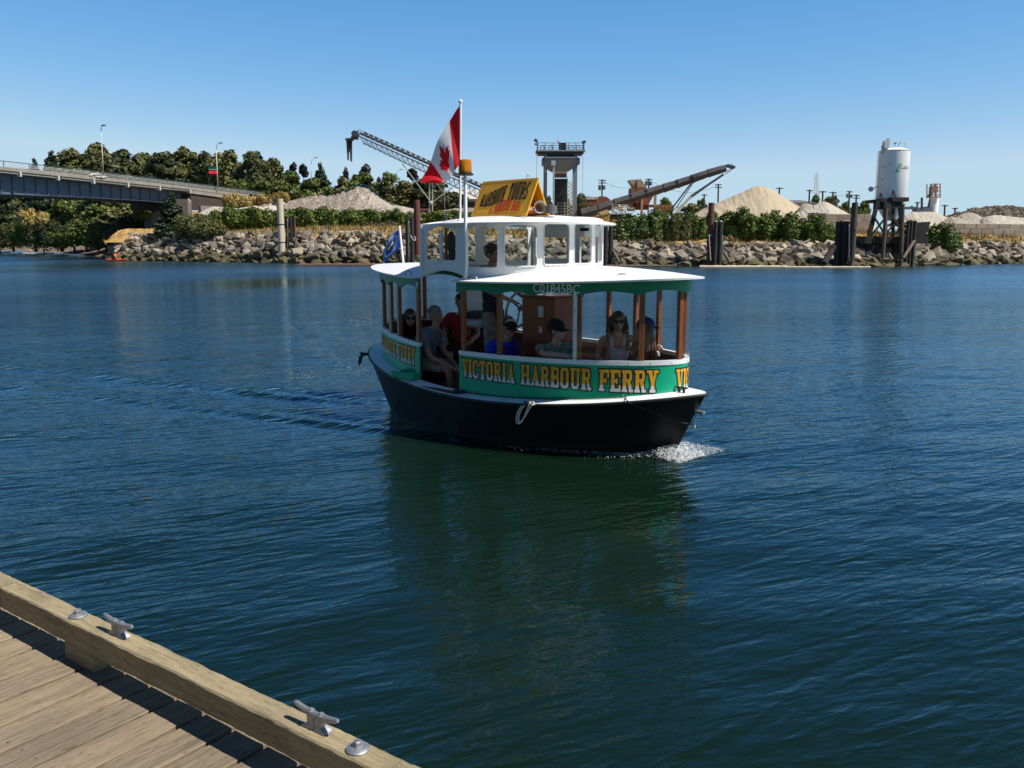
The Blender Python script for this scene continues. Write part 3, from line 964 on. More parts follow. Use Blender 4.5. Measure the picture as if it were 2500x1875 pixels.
p.build("sign_border", mat('brown_line', (0.25, 0.12, 0.01), None, 5), sg)

# ---- deck gear
def cabdeck(s, off, dz=0.0):
    x, y, _, _ = cabp(s, off); return (x, y, zdeck(x) + 0.01 + dz)
p = MB(); p.tube([cabdeck(3.05 + i * 0.1, 0.035) for i in range(0, 23)], 0.006, 6)
gx = [(2.15, -0.62, zdeck(2.15) - .01), (2.3, -0.52, 0.50), (2.45, -.38, 0.36), (2.55, -0.22, 0.24)]
tail = Vector(cabdeck(5.25, 0.035))
p.tube([tail, (2.15, -.60, .53), (2.20, -.60, .50), (2.36, -.42, .39), (2.50, -.21, .29), (2.615, -.035, .235)], 0.0065, 6)
p.tube([(2.615, -.03, .235), (2.66, -.02, .35), (2.74, -.005, .55)], 0.004, 5)
p.build("deck_line", M['rope_black'], ferry, smooth='all')
p = MB()
for s in (3.30, 3.95, 5.22):
    x, y, z = cabdeck(s, 0.035); p.box((x, y, z + .012), (.012, .012, .03))
p.build("line_guide", M['galv'], ferry)
p = MB()
pts = [(2.63 + .03 * math.cos(a), -.03 + .01 * math.sin(a), .225 + .038 * math.sin(a)) for a in [i * 2 * PI / 12 for i in range(12)]]
p.tube(pts, 0.008, 6, closed=True); p.build("bow_eye", M['letwhite'], ferry, smooth='all')
# small fitting at the stem
p = MB(); p.box((2.70, 0, .38), (.10, .05, .03)); p.build("stem_bracket", M['galv'], ferry)
# bow cleat
p = MB(); z = zdeck(2.55) + 0.0; p.box((2.52, -.10, z + .05), (.16, .025, .016), ch=.005); p.box((2.49, -.10, z + .02), (.02, .02, .06)); p.box((2.55, -.10, z + .02), (.02, .02, .06))
p.build("bow_cleat", M['black'], ferry)
# mooring ropes lying on the deck: things of their own
def coil(name, label, c, r, n, m_, ax=(0, 0, 1), thick=.009, hang=None):
    root = thing(name, label, "rope", bw(*c), BTH)
    q = MB(); rnd = random.Random(5)
    pts = []
    for i in range(n * 14):
        a = 2 * PI * i / 14; rr_ = r * (0.7 + .5 * rnd.random())
        pts.append((rr_ * math.cos(a) * 1.2, rr_ * math.sin(a) * .8, .012 + .02 * rnd.random() + i * 0.0006))
    q.tube(pts, thick, 6)
    if hang:
        for hh in hang: q.tube(hh, thick, 6)
    q.build("coil", m_, root, smooth='all')
    return root
coil("mooring_rope", "black rope coiled on the white deck edge at the front of the ferry's open doorway", (0.02, -1.13, gz(0) + .01), .055, 3, M['rope_black'])
coil("mooring_rope", "black rope heaped on the stern deck edge and hanging down the hull", (-2.20, -.98, zdeck(-2.2) + .0), .05, 3, M['rope_black'], hang=[[(-.01, -.03, .02), (-.04, -.05, .0), (-.05, -.06, -.08), (-.04, -.06, -.12), (-.01, -.055, -.06), (0, -.04, .02)], [(-.01, -.02, .02), (-.02, -.05, -.02), (-.02, -.065, -.10), (.0, -.06, -.09), (.02, -.04, .02)]])
rt = thing("mooring_rope", "white rope hanging in loops over the middle of the black hull", "rope", bw(1.13, -1.03, gz(1.1)), BTH)
q = MB()
def bez(P, n=24):
    P = [Vector(a) for a in P]; out = []
    for i in range(n + 1):
        t = i / n; Q = P[:]
        while len(Q) > 1: Q = [Q[k].lerp(Q[k + 1], t) for k in range(len(Q) - 1)]
        out.append(Q[0])
    return out
q.tube(bez([(.05, -.03, .03), (-.02, -.07, .01), (-.14, -.10, -.08), (-.17, -.095, -.30), (-.03, -.10, -.34), (.0, -.105, -.12), (.07, -.085, -.03), (.11, -.06, .02)]), .0085, 7)
q.tube(bez([(.03, -.03, .035), (-.06, -.07, .01), (-.18, -.12, -.10), (-.21, -.10, -.34), (-.02, -.105, -.38), (.03, -.11, -.10), (.04, -.08, -.02), (.06, -.05, .03)]), .0085, 7)
q.tube([(.08, -.06, .02), (.10, -.05, .035), (.12, -.045, .02), (.11, -.06, .0), (.085, -.06, .01)], .011, 7)
q.build("loop", M['rope_white'], rt, smooth='all')
q = MB(); q.sphere((0.0, -.04, .015), (.06, .03, .018)); q.build("lashing", M['rope_black'], rt)

# ---- interior: helm console, wheel, helm seat, notices
p = MB(); p.box((0.50, -0.02, .85), (0.55, 0.50, 1.36), ch=.01)
p.box((0.50, -0.02, 1.545), (0.60, 0.55, .03), ch=.006)
cn = p.build("helm_console", M['varnish'], ferry)
p = MB(); p.box((0.56, -0.275, 1.36), (.085, .008, .13)); p.box((0.56, -.275, 1.14), (.05, .008, .07)); p.box((0.24, -.20, 1.19), (.07, .008, .22), mi=0)
p.build("notice", M['paper'], cn)
p = MB()
WC = Vector((0.05, -0.13, 1.36))
pts = [WC + Vector((0.06 * math.sin(a), .235 * math.cos(a), .235 * math.sin(a))) for a in [i * 2 * PI / 36 for i in range(36)]]
p.tube(pts, .017, 8, closed=True)
for k in range(3):
    a = 2 * PI * k / 3 + .5
    p.tube([WC, WC + Vector((.06 * math.sin(a), .235 * math.cos(a), .235 * math.sin(a)))], .011, 6)
p.tube([WC, WC + Vector((.24, 0, -.02))], .02, 8); p.sphere(WC, .035)
p.build("steering_wheel", mat('pale_wheel', (0.42, 0.38, 0.31), (0.34, 0.30, 0.25), 5, rough=0.4), ferry, smooth=True)
p = MB(); p.box((-0.86, -0.10, 1.42), (.09, .40, .34), M=Matrix.Rotation(R(-12), 3, 'Y'), ch=.03); p.box((-0.70, -0.10, 1.13), (.34, .40, .10), ch=.03)
st = p.build("helm_seat", M['seatvinyl'], ferry)
p = MB(); p.tube([(-0.70, -.1, .17), (-0.70, -.1, 1.1)], .03, 10); p.lathe((-.7, -.1, .17), [(.12, 0), (.1, .03), (.03, .05)], 14); p.box((-.74, -.1, 1.235), (.26, .42, .07), ch=.02)
p.build("seat_pedestal", M['black'], st)
# jacket hung in the wheelhouse side window
jk = thing("hanging_jacket", "dark jacket hung behind the side window of the ferry's wheelhouse", "jacket", bw(-0.37, -0.90, 2.24), BTH)
q = MB(); q.sphere((0, 0, -.05), (.075, .04, .14), 14, 10); q.sphere((.01, 0, -.19), (.06, .035, .10), 14, 8); q.tube([(0, 0, .06), (0, -.0, .14)], .005, 5)
q.build("cloth", mat('navy_cloth', (0.010, 0.012, 0.022), (0.016, 0.018, 0.03), 8, rough=0.9), jk, smooth='all')
# pair of fuel/first-aid stickers inside the aft window
# ---- flags
def leaf_mask(u, v):
    """stylised maple leaf, u,v in -1..1"""
    pts = [(0, 1), (.18, .62), (.36, .70), (.28, .22), (.56, .50), (.62, .34), (.92, .38), (.80, .14), (.96, .02), (.42, -.38), (.50, -.56), (.05, -.50), (.05, -1), (-.05, -1), (-.05, -.50), (-.50, -.56), (-.42, -.38), (-.96, .02), (-.80, .14), (-.92, .38), (-.62, .34), (-.56, .50), (-.28, .22), (-.36, .70), (-.18, .62)]
    c_ = False; n = len(pts)
    for i in range(n):
        x1, y1 = pts[i]; x2, y2 = pts[i - 1]
        if (y1 > v) != (y2 > v) and u < (x2 - x1) * (v - y1) / (y2 - y1) + x1: c_ = not c_
    return c_
def flagmesh(name, parent, W, H, pos, classify, mats, nu=150, nv=80):
    q = MB()
    for i in range(nu + 1):
        for j in range(nv + 1):
            q.v.append(tuple(pos(i / nu, j / nv)))
    for i in range(nu):
        for j in range(nv):
            a = i * (nv + 1) + j
            q.f.append((a, a + nv + 1, a + nv + 2, a + 1)); q.m.append(classify((i + .5) / nu, (j + .5) / nv))
    return q.build(name, mats, parent, smooth='all')
fl_ = thing("national_flag", "red and white maple leaf flag flying from the tall white pole on the ferry's roof", "flag", bw(FPX0 + .03, FPY0, 3.78), 0)
def fpos(u, v):
    # u along the fly, v down the hoist; hangs to the left in deep folds
    tx, tz = -.50 * u ** .92, -.88 * u ** 1.12
    bx_, bz = -.25 * u ** .9, -.66 - .24 * u - .05 * math.sin(PI * u)
    w_ = v ** (1 - .12 * math.sin(PI * u))
    x = tx + (bx_ - tx) * w_ + .018 * math.sin(10 * u + 3 * v) * u
    z = tz + (bz - tz) * w_
    y = .10 * u + (.05 + .05 * v) * math.sin(9.5 * u + 2.6 * v + .4) * u ** .5
    return Vector((x, y, z))
def fcls(u, v):
    if u < .25 or u > .75: return 0
    return 0 if leaf_mask((u - .5) / .20, (0.5 - v) / .43) else 1
flagmesh("flag_cloth", fl_, 1, .5, fpos, fcls, [M['cloth_red'], M['cloth_white']])
q = MB(); q.tube([(.012, 0, .02), (.014, 0, -.60)], .0025, 5); q.build("halyard", M['cloth_white'], fl_)
fb = thing("pennant_flag", "small blue flag with dark lettered badge on the staff above the ferry's stern roof", "flag", bw(-2.63, 0, 2.38), 0)
def bpos(u, v):
    dx = -0.27 * u
    z = -0.13 * u - 0.20 * u ** 2 - (0.27 - 0.06 * u) * v + .02 * math.sin(7 * u + 2 * v) * u
    y = 0.04 * math.sin(8 * u + 2 * v) * u ** .5 + .06 * u
    return Vector((dx + .012 * v, y, z))
def bcls(u, v):
    if abs(((u - .55) / .24)) ** 3 + abs((v - .48) / .26) ** 3 < 1: return 2
    r_ = abs(((u - .55) / .36)) ** 2.4 + abs((v - .48) / .42) ** 2.4
    if .82 < r_ < 1.15: return 1
    if u < .10 and .25 < v < .5: return 1
    return 0
bf = flagmesh("flag_cloth", fb, 1, .5, bpos, bcls, [mat('blue_cloth', (0.02, 0.13, 0.52), (0.016, 0.10, 0.44), 4, rough=.7), mat('pale_blue_cloth', (0.35, 0.42, 0.62), None, 4, rough=.7), mat('dark_badge', (0.02, 0.035, 0.04), None, 4, rough=.7)], 60, 40)
q = MB()
for (a0, a1) in ((.39, .43), (.46, .49), (.52, .55), (.58, .61), (.64, .70)):
    ps = [bpos(a0, .52), bpos(a1, .52), bpos(a1, .36), bpos(a0, .36)]
    q.face([p_ + Vector((0, -.006, 0)) for p_ in ps])
q.build("badge_lettering", M['letwhite'], bf)
# bags and cushions on the bench are dark and unseen
# ============================================================ PEOPLE
def skin_eval(nodes, edges, root, voxel=None, sub=1, extra=None):
    """nodes: {name:(pos, radius)}; returns mesh"""
    names = list(nodes); ix = {n: i for i, n in enumerate(names)}
    me = bpy.data.meshes.new("skel")
    me.from_pydata([tuple(nodes[n][0]) for n in names], [(ix[a], ix[b]) for a, b in edges], [])
    o = bpy.data.objects.new("skel", me); COL.objects.link(o)
    o.modifiers.new("s", 'SKIN').use_smooth_shade = True
    sv = me.skin_vertices[0].data
    for n in names:
        r = nodes[n][1]
        sv[ix[n]].radius = r if isinstance(r, tuple) else (r, r)
        sv[ix[n]].use_root = (n == root)
    ss = o.modifiers.new("u", 'SUBSURF'); ss.levels = sub; ss.render_levels = sub
    dg = bpy.context.evaluated_depsgraph_get()
    res = bpy.data.meshes.new_from_object(o.evaluated_get(dg))
    bpy.data.objects.remove(o)
    if extra:
        bm = bmesh.new(); bm.from_mesh(res); em = bpy.data.meshes.new("e"); em.from_pydata(extra.v, [], extra.f); bm.from_mesh(em); bm.to_mesh(res); bm.free()
    if voxel:
        o = bpy.data.objects.new("rm", res); COL.objects.link(o)
        rm = o.modifiers.new("r", 'REMESH'); rm.mode = 'VOXEL'; rm.voxel_size = voxel; rm.use_smooth_shade = True
        sm = o.modifiers.new("m", 'SMOOTH'); sm.iterations = 3; sm.factor = .5
        dg = bpy.context.evaluated_depsgraph_get()
        r2 = bpy.data.meshes.new_from_object(o.evaluated_get(dg))
        bpy.data.objects.remove(o); res = r2
    return res
def link_mesh(me, name, m_, parent):
    me.name = name; me.materials.clear(); me.materials.append(m_)
    me.polygons.foreach_set('use_smooth', [True] * len(me.polygons))
    o = bpy.data.objects.new(name, me); COL.objects.link(o)
    if parent is not None: o.parent = parent
    return o
M['skin1'] = mat('light_skin', (0.52, 0.29, 0.20), (0.46, 0.24, 0.165), 6, rough=0.5)
M['skin2'] = mat('tanned_skin', (0.42, 0.22, 0.14), (0.36, 0.18, 0.11), 6, rough=0.5)
M['hair_brown'] = mat('brown_hair', (0.065, 0.030, 0.016), (0.11, 0.052, 0.026), 3, rough=0.5, stretch=(40, 40, 2))
M['hair_light'] = mat('light_brown_hair', (0.20, 0.105, 0.050), (0.11, 0.052, 0.026), 3, rough=0.5, stretch=(40, 40, 2))
M['hair_dark'] = mat('dark_hair', (0.02, 0.014, 0.011), (0.035, 0.024, 0.018), 3, rough=0.5, stretch=(40, 40, 2))
M['hair_grey'] = mat('grey_hair', (0.26, 0.23, 0.20), (0.16, 0.14, 0.12), 20, rough=0.7)
M['lens'] = mat('dark_sunglass', (0.008, 0.008, 0.009), None, 4, rough=0.12)
def Hd(center, q, yaw, pitch=0.0, roll=0.0):
    """head parts placed in q; head looks along +x before yaw"""
    Mr = Euler((roll, pitch, yaw), 'XYZ').to_matrix()
    def P(x, y, z): return Vector(center) + Mr @ Vector((x, y, z))
    S3 = lambda p, r: q.sphere(P(*p), r, 14, 10, M=Mr)
    S3((-.012, 0, .025), (.094, .076, .092))      # skull
    S3((.030, 0, -.030), (.062, .060, .080))      # face
    S3((.045, 0, -.080), (.036, .036, .030))      # chin
    S3((.093, 0, -.018), (.018, .013, .026))      # nose
    S3((.098, 0, -.030), (.012, .016, .011))
    S3((.080, 0, .018), (.014, .045, .012))       # brow
    S3((.082, 0, -.060), (.012, .024, .007))      # lips
    S3((.081, 0, -.070), (.012, .020, .007))
    for sy in (-1, 1):
        S3((.0, sy * .078, -.012), (.020, .010, .030))
        S3((.060, sy * .038, -.030), (.022, .020, .022))
    return P, Mr
def hand(nodes, edges, wrist, dirv, upv, side, k, curl=0.35, root=None):
    """palm + five fingers as skin chains"""
    d = Vector(dirv).normalized(); u = Vector(upv); u = (u - d * u.dot(d)).normalized(); s_ = d.cross(u) * side
    pn = 'palm' + k; nodes[pn] = (Vector(wrist) + d * .05, (.030, .018)); edges.append((root, pn))
    L = (.070, .080, .074, .058)
    for i in range(4):
        off = (i - 1.5) * .019
        b = Vector(wrist) + d * .088 + s_ * off
        dd = d
        p1 = b + dd * L[i] * .5 - u * L[i] * curl * .25; p2 = b + dd * L[i] * (1 - .25 * curl) - u * L[i] * curl
        nodes[f'f{k}{i}a'] = (b, .0095); nodes[f'f{k}{i}b'] = (p1, .0085); nodes[f'f{k}{i}c'] = (p2, .0072)
        edges += [(pn, f'f{k}{i}a'), (f'f{k}{i}a', f'f{k}{i}b'), (f'f{k}{i}b', f'f{k}{i}c')]
    t0 = Vector(wrist) + d * .035 - s_ * .030 - u * .006; t1 = t0 + d * .035 - s_ * .022 - u * .01; t2 = t1 + d * .028 - s_ * .004 - u * .008
    nodes[f't{k}a'] = (t0, .012); nodes[f't{k}b'] = (t1, .0105); nodes[f't{k}c'] = (t2, .0085)
    edges += [(pn, f't{k}a'), (f't{k}a', f't{k}b'), (f't{k}b', f't{k}c')]
def person(name, label, head, yaw, skin, shirt, legs_m, hair=None, hair_m=None, cap=None, glasses=False, sleeve=1, lean=(0, 0), head_yaw=0.0, head_pitch=0.0, elbL=None, handL=None, elbR=None, handR=None, seat=.52, female=False, stand=False, shorts=True, shoes=None, scale=1.0, group=None, root_loc=None, knees=None):
    """head: head centre in boat coordinates (x, y, z). Body frame: +x forward of the person, rotated by yaw in the boat frame."""
    hx, hy, hz = head
    if root_loc is None:
        root = thing(name, label, "person", bw(hx, hy, 0), BTH + yaw, group)
    else:
        root = thing(name, label, "person", root_loc, yaw, group)
    lx, ly = lean       # hips offset behind the head
    sw = .175 if female else .195
    hipz = seat + .10 if not stand else hz - .84
    neck = Vector((-.015, 0, hz - .125)); chest = Vector((-.02 + lx * .35, ly * .35, hz - .30)); belly = Vector((lx * .75, ly * .75, (hz - .34 + hipz) / 2 + .02)); hip = Vector((lx, ly, hipz))
    n = {}; e = []
    n['hip'] = (hip, (.135, .115)); n['belly'] = (belly, (.115, .13) if not female else (.10, .12)); n['chest'] = (chest, (.12, .155) if not female else (.105, .135))
    n['neckb'] = (neck + Vector((0, 0, -.04)), .060); n['neck'] = (neck + Vector((.01, 0, .07)), .050)
    e += [('hip', 'belly'), ('belly', 'chest'), ('chest', 'neckb'), ('neckb', 'neck')]
    arms = {}
    for sd_, k, el, hd_ in ((1, 'L', elbL, handL), (-1, 'R', elbR, handR)):
        sh = Vector((chest.x, sd_ * sw + ly * .3, neck.z - .065))
        elp = Vector(el) + Vector((0, 0, hz)) if el else sh + Vector((.06, sd_ * .05, -.27))
        hp = Vector(hd_) + Vector((0, 0, hz)) if hd_ else elp + Vector((.22, -sd_ * .06, -.06))
        n['sh' + k] = (sh, .058 if not female else .047); n['el' + k] = (elp, .040 if not female else .034); n['wr' + k] = (hp, .027 if not female else .024)
        mid = (sh + elp) / 2; n['ua' + k] = (mid, .050 if not female else .040)
        n['fa' + k] = (elp.lerp(hp, .35), .040 if not female else .034)
        e += [('chest', 'sh' + k), ('sh' + k, 'ua' + k), ('ua' + k, 'el' + k), ('el' + k, 'fa' + k), ('fa' + k, 'wr' + k)]
        hand(n, e, hp, (hp - elp), Vector((0, 0, 1)) if abs((hp - elp).normalized().z) < .8 else Vector((1, 0, 0)), sd_, k, root='wr' + k)
        arms[k] = (sh, elp)
        if stand:
            kn = Vector((.04 + lx * .3, sd_ * .10, hipz - .44)); ft = Vector((0, sd_ * .11, hipz - .90))
        else:
            kn = Vector((lx + .42, ly + sd_ * .12, seat + .05)); ft = Vector((lx + .45, ly + sd_ * .12, seat - .33))
            if knees: kn = Vector(knees[0 if sd_ > 0 else 1]); ft = kn + Vector((.02, 0, -.36))
        n['hj' + k] = (hip + Vector((.02, sd_ * .085, -.02)), .085); n['kn' + k] = (kn, .060); n['an' + k] = (ft, .038); n['toe' + k] = (ft + Vector((.14, 0, -.02)), .032)
        n['th' + k] = ((n['hj' + k][0] + kn) / 2, .075)
        e += [('hip', 'hj' + k), ('hj' + k, 'th' + k), ('th' + k, 'kn' + k), ('kn' + k, 'an' + k), ('an' + k, 'toe' + k)]
    q = MB()
    P, Mr = Hd((0, 0, hz), q, head_yaw, head_pitch)
    body = link_mesh(skin_eval(n, e, 'hip', voxel=.0085, extra=q), "body", skin, root)
    # clothes: cut from the body surface by nearest bone and swelled a little
    bones = [('torso', 'hip', 'belly'), ('torso', 'belly', 'chest'), ('torso', 'chest', 'neckb'), ('neck', 'neckb', 'neck')]
    for k in 'LR': bones += [('sho' , 'chest', 'sh' + k), ('arm', 'sh' + k, 'el' + k), ('fore', 'el' + k, 'wr' + k), ('hand', 'wr' + k, 'palm' + k), ('thigh', 'hj' + k, 'kn' + k), ('shin', 'kn' + k, 'an' + k), ('hipj', 'hip', 'hj' + k)]
    co = np.empty(len(body.data.vertices) * 3, dtype=np.float32); body.data.vertices.foreach_get('co', co); co = co.reshape(-1, 3)
    nr = np.empty(len(body.data.vertices) * 3, dtype=np.float32); body.data.vertices.foreach_get('normal', nr); nr = nr.reshape(-1, 3)
    best = np.full(len(co), 9.0); lab = np.zeros(len(co), dtype=int); par = np.zeros(len(co))
    for bi, (_, a_, b_) in enumerate(bones):
        A = np.array(n[a_][0]); B_ = np.array(n[b_][0]); d_ = B_ - A; L2 = (d_ ** 2).sum() + 1e-9
        t_ = np.clip(((co - A) @ d_) / L2, 0, 1); dd = np.linalg.norm(co - (A + t_[:, None] * d_), axis=1)
        m_ = dd < best; best[m_] = dd[m_]; lab[m_] = bi; par[m_] = t_[m_]
    kinds = np.array([b_[0] for b_ in bones])[lab]
    cz = n['chest'][0].z; hz_ = n['hip'][0].z; nz = neck.z
    wav = .006 * np.sin(co[:, 1] * 60 + co[:, 0] * 35 + co[:, 2] * 20)
    torso = np.isin(kinds, ['torso', 'sho']) & (co[:, 2] < nz - .035 + wav * 0)
    upper = torso | ((kinds == 'arm') & (par < .02)) | ((kinds == 'hipj') & (co[:, 2] > hz_ - .02))
    if sleeve >= 1: upper |= (kinds == 'arm') & (par < (.66 if sleeve == 1 else 2) + wav)
    if sleeve == 2: upper |= (kinds == 'fore') & (par < .95)
    if sleeve < 0:
        ay = np.abs(co[:, 1]); upper = np.isin(kinds, ['torso', 'sho', 'hipj']) & ((co[:, 2] < cz - .01 - .03 * (ay > .1)) | ((ay > .055) & (ay < .105) & (co[:, 2] < nz + .01)))
    upper &= co[:, 2] < nz + .02
    def cloth(mask, nm, m_, puff):
        f = np.empty(len(body.data.polygons), dtype=np.int32)
        polys = [tuple(p_.vertices) for p_ in body.data.polygons]
        keep = [p_ for p_ in polys if all(mask[i] for i in p_)]
        if not keep: return
        idx = sorted({i for p_ in keep for i in p_}); mp = {i: j for j, i in enumerate(idx)}
        fold = puff + .0045 * np.sin(co[idx, 2] * 55 + co[idx, 1] * 30 + 3 * np.sin(co[idx, 0] * 22)) * (1 if puff > .008 else .3)
        V = co[idx] + nr[idx] * fold[:, None]
        me = bpy.data.meshes.new(nm); me.from_pydata([tuple(map(float, v)) for v in V], [], [tuple(mp[i] for i in p_) for p_ in keep]); me.update()
        o = link_mesh(me, nm, m_, root); add_mod_solid(o, .004, 1, False)
    cloth(upper, "shirt", shirt, .013 if sleeve >= 0 else .007)
    if legs_m is not None:
        low = (np.isin(kinds, ['hipj']) | ((kinds == 'torso') & (co[:, 2] < hz_ + .05)) | ((kinds == 'thigh') & (par < (.86 if shorts else 2)))) | ((kinds == 'shin') & (not shorts))
        cloth(low, "trousers", legs_m, .010)
    # hair
    rnd = random.Random(hash(label) % 1000 if False else len(label))
    if hair:
        q = MB()
        q.sphere(P(-.022, 0, .034), (.100, .086, .095), 20, 14, M=Mr)
        if hair in ('long', 'ponytail'):
            for i in range(70):
                a = R(75 + 210 * i / 69.0) + rnd.uniform(-.05, .05)
                r0 = .082
                st = P(-.02 + r0 * math.cos(a), r0 * math.sin(a), .03 + rnd.uniform(-.02, .03))
                ln_ = rnd.uniform(.26, .38)
                out = Mr @ Vector((math.cos(a), math.sin(a), 0)); out.z = 0
                fw_ = Mr @ Vector((1, 0, 0)); fw_.z = 0
                m1 = st + out * .030 + Vector((0, 0, -.11)); m2 = st + out * .040 + fw_ * (.03 if math.cos(a) > -.3 else -.02) + Vector((0, 0, -ln_ * .7)) ; en = st + out * .02 + fw_ * (.05 if math.cos(a) > -.3 else -.02) + Vector((rnd.uniform(-.015, .015), rnd.uniform(-.015, .015), -ln_))
                q.tube([st, m1, m2, en], [.020, .020, .015, .004], 6)
        else:
            for i in range(160):
                a = rnd.uniform(0, 2 * PI); b = rnd.uniform(.05, 1.45)
                dv = Vector((math.cos(a) * math.sin(b), math.sin(a) * math.sin(b), math.cos(b)))
                if dv.x > .45 and dv.z < .55: continue
                st = Vector((-.02 + dv.x * .09, dv.y * .078, .035 + dv.z * .086))
                en = st + dv * .022 + Vector((-.012, 0, .0))
                q.tube([P(*st), P(*en)], [.012, .004], 5)
        hm = q.build("hair", hair_m, root, smooth='all')
    if cap is not None:
        q = MB()
        vs = []; fs = []; nn, mm = 24, 8
        for i in range(mm + 1):
            b = (PI / 2) * i / mm
            for k in range(nn):
                a = 2 * PI * k / nn
                vs.append(P(-.018 + .110 * math.sin(b) * math.cos(a), .092 * math.sin(b) * math.sin(a), .026 + .104 * math.cos(b) ** .8))
        for i in range(mm):
            for k in range(nn): fs.append((i * nn + k, (i + 1) * nn + k, (i + 1) * nn + (k + 1) % nn, i * nn + (k + 1) % nn))
        q.mesh(vs, fs)
        q.sphere(P(-.018, 0, .131), .009, 8, 6)
        co = q.build("cap", cap, root, smooth='all'); add_mod_solid(co, .004, 1)
        q = MB(); vs = []; fs = []
        for i in range(6):
            f = i / 5
            for k in range(13):
                t = -1 + 2 * k / 12
                vs.append(P(.075 + .085 * f * math.sqrt(max(0, 1 - (t * .85) ** 2)) - .035 * t * t * (1 - f), t * (.075 - .008 * f), .030 - .022 * t * t - .012 * f))
        for i in range(5):
            for k in range(12): fs.append((i * 13 + k, i * 13 + k + 1, (i + 1) * 13 + k + 1, (i + 1) * 13 + k))
        q.mesh(vs, fs)
        b_ = q.build("peak", cap, co, smooth='all'); add_mod_solid(b_, .004, 0)
    if glasses:
        q = MB()
        for sy in (-1, 1):
            q.sphere(P(.092, sy * .032, .0), (.009, .029, .022), 14, 8, M=Mr)
            q.tube([P(.088, sy * .058, .006), P(.0, sy * .080, .0)], .004, 5)
        q.tube([P(.098, -.01, .004), P(.098, .01, .004)], .004, 5)
        q.build("sunglasses", M['lens'], root, smooth='all')
    else:
        q = MB()
        for sy in (-1, 1): q.sphere(P(.083, sy * .030, .0), (.009, .013, .007), 10, 6, M=Mr)
        q.build("eyes", M['hair_dark'], root, smooth='all')
    return root
mat_s = lambda nm, c: mat(nm, c, tuple(v * .8 for v in c), 7, rough=.85, bump=.003, bscale=9)
shirts = dict(grey=mat_s('grey_blue_shirt', (.17, .20, .26)), red=mat_s('dark_red_shirt', (.40, .012, .020)), blue=mat_s('royal_blue_shirt', (.010, .04, .52)), sage=mat_s('sage_green_shirt', (.16, .24, .18)), white=mat_s('white_top', (.62, .60, .66)), pink=mat_s('pale_pink_top', (.72, .50, .46)), dark=mat_s('dark_crew_shirt', (.015, .018, .03)), black=mat_s('black_top', (.012, .012, .014)))
lg = dict(beige=mat_s('beige_shorts', (.34, .31, .26)), denim=mat_s('denim', (.04, .06, .12)), dark=mat_s('dark_trousers', (.02, .02, .025)), khaki=mat_s('khaki_shorts', (.26, .23, .17)))
capb = mat('black_cap', (.008, .008, .010), None, 6, rough=.85); capn = mat('navy_cap', (.008, .018, .12), None, 6, rough=.8)
# yaw in boat frame; camera direction from boat = -Y world = local angle
YC = -PI / 2 - BTH                 # facing the camera
person("person", "woman with long dark hair and sunglasses sitting at the very stern of the ferry", (-1.60, -.62, 1.17), YC + .25, M['skin2'], shirts['black'], lg['denim'], hair='long', hair_m=M['hair_brown'], glasses=True, female=True, lean=(-.05, 0))
person("person", "grey-haired man in grey-blue shirt and beige shorts leaning forward beside the ferry's open doorway", (-.98, -.66, 1.235), .35, M['skin2'], shirts['grey'], lg['beige'], hair='short', hair_m=M['hair_grey'], lean=(-.30, .02), head_yaw=-.15, elbR=(.00, -.18, -.52), handR=(.27, -.06, -.66), elbL=(.0, .2, -.5), handL=(.26, .06, -.66), knees=((.22, .13, .56), (.24, -.10, .56)))
person("person", "man in dark red shirt sitting inside the ferry behind the open doorway", (-1.62, .32, 1.33), YC - .1, M['skin2'], shirts['red'], lg['dark'], hair='short', hair_m=M['hair_dark'], lean=(-.04, 0), seat=.56)
person("person", "skipper in dark shirt standing at the helm with head up in the wheelhouse", (-.36, -.22, 2.04), .1, M['skin2'], shirts['dark'], lg['khaki'], hair='short', hair_m=M['hair_dark'], stand=True, handL=(.38, .12, -.52), elbL=(.12, .22, -.42), handR=(.38, -.05, -.58), elbR=(.1, -.22, -.45))
person("person", "passenger in royal blue shirt and black cap bending forward beside the helm console", (.33, -.60, 1.17), 0.1, M['skin2'], shirts['blue'], lg['dark'], cap=capb, hair='short', hair_m=M['hair_grey'], glasses=True, lean=(-.26, .0), head_pitch=.25)
person("person", "man in black cap and sage green shirt resting his forearm on the ferry's side rail", (1.10, -.56, 1.19), -.15, M['skin1'], shirts['sage'], lg['khaki'], cap=capb, hair='short', hair_m=M['hair_dark'], lean=(-.16, .02), head_yaw=.30, elbR=(.05, -.24, -.25), handR=(.36, -.16, -.24))
person("person", "woman with long brown hair, sunglasses and white vest top facing the camera near the bow", (1.46, .10, 1.275), YC, M['skin2'], shirts['white'], lg['denim'], hair='long', hair_m=M['hair_brown'], glasses=True, female=True, sleeve=-1, lean=(-.06, 0), elbL=(.02, .30, -.26), handL=(.14, .20, -.42), elbR=(.02, -.25, -.42), handR=(.2, -.1, -.5), head_pitch=-.05)
person("person", "girl in navy cap, pale top, light brown hair, beside the bow rail", (1.97, -.02, 1.235), YC + 2.55, M['skin1'], shirts['pink'], lg['denim'], cap=capn, hair='long', hair_m=M['hair_light'], female=True, lean=(-.06, 0), head_yaw=-.45)
# ============================================================ DOCK
DZ = 0.35                                     # top of the edge beam
e_ = Vector((0.81374, -0.58123, 0)); m__ = Vector((-0.58123, -0.81374, 0)); D0 = Vector((-2.91536, 4.65827, 0))
DROT = math.atan2(e_.y, e_.x)
def dw(a, b, z): return D0 + e_ * a + m__ * b + Vector((0, 0, z))
dock = thing("timber_dock", "weathered timber dock with plank deck and raised edge beam in the lower left corner", "dock", (D0.x, D0.y, 0.14), DROT)
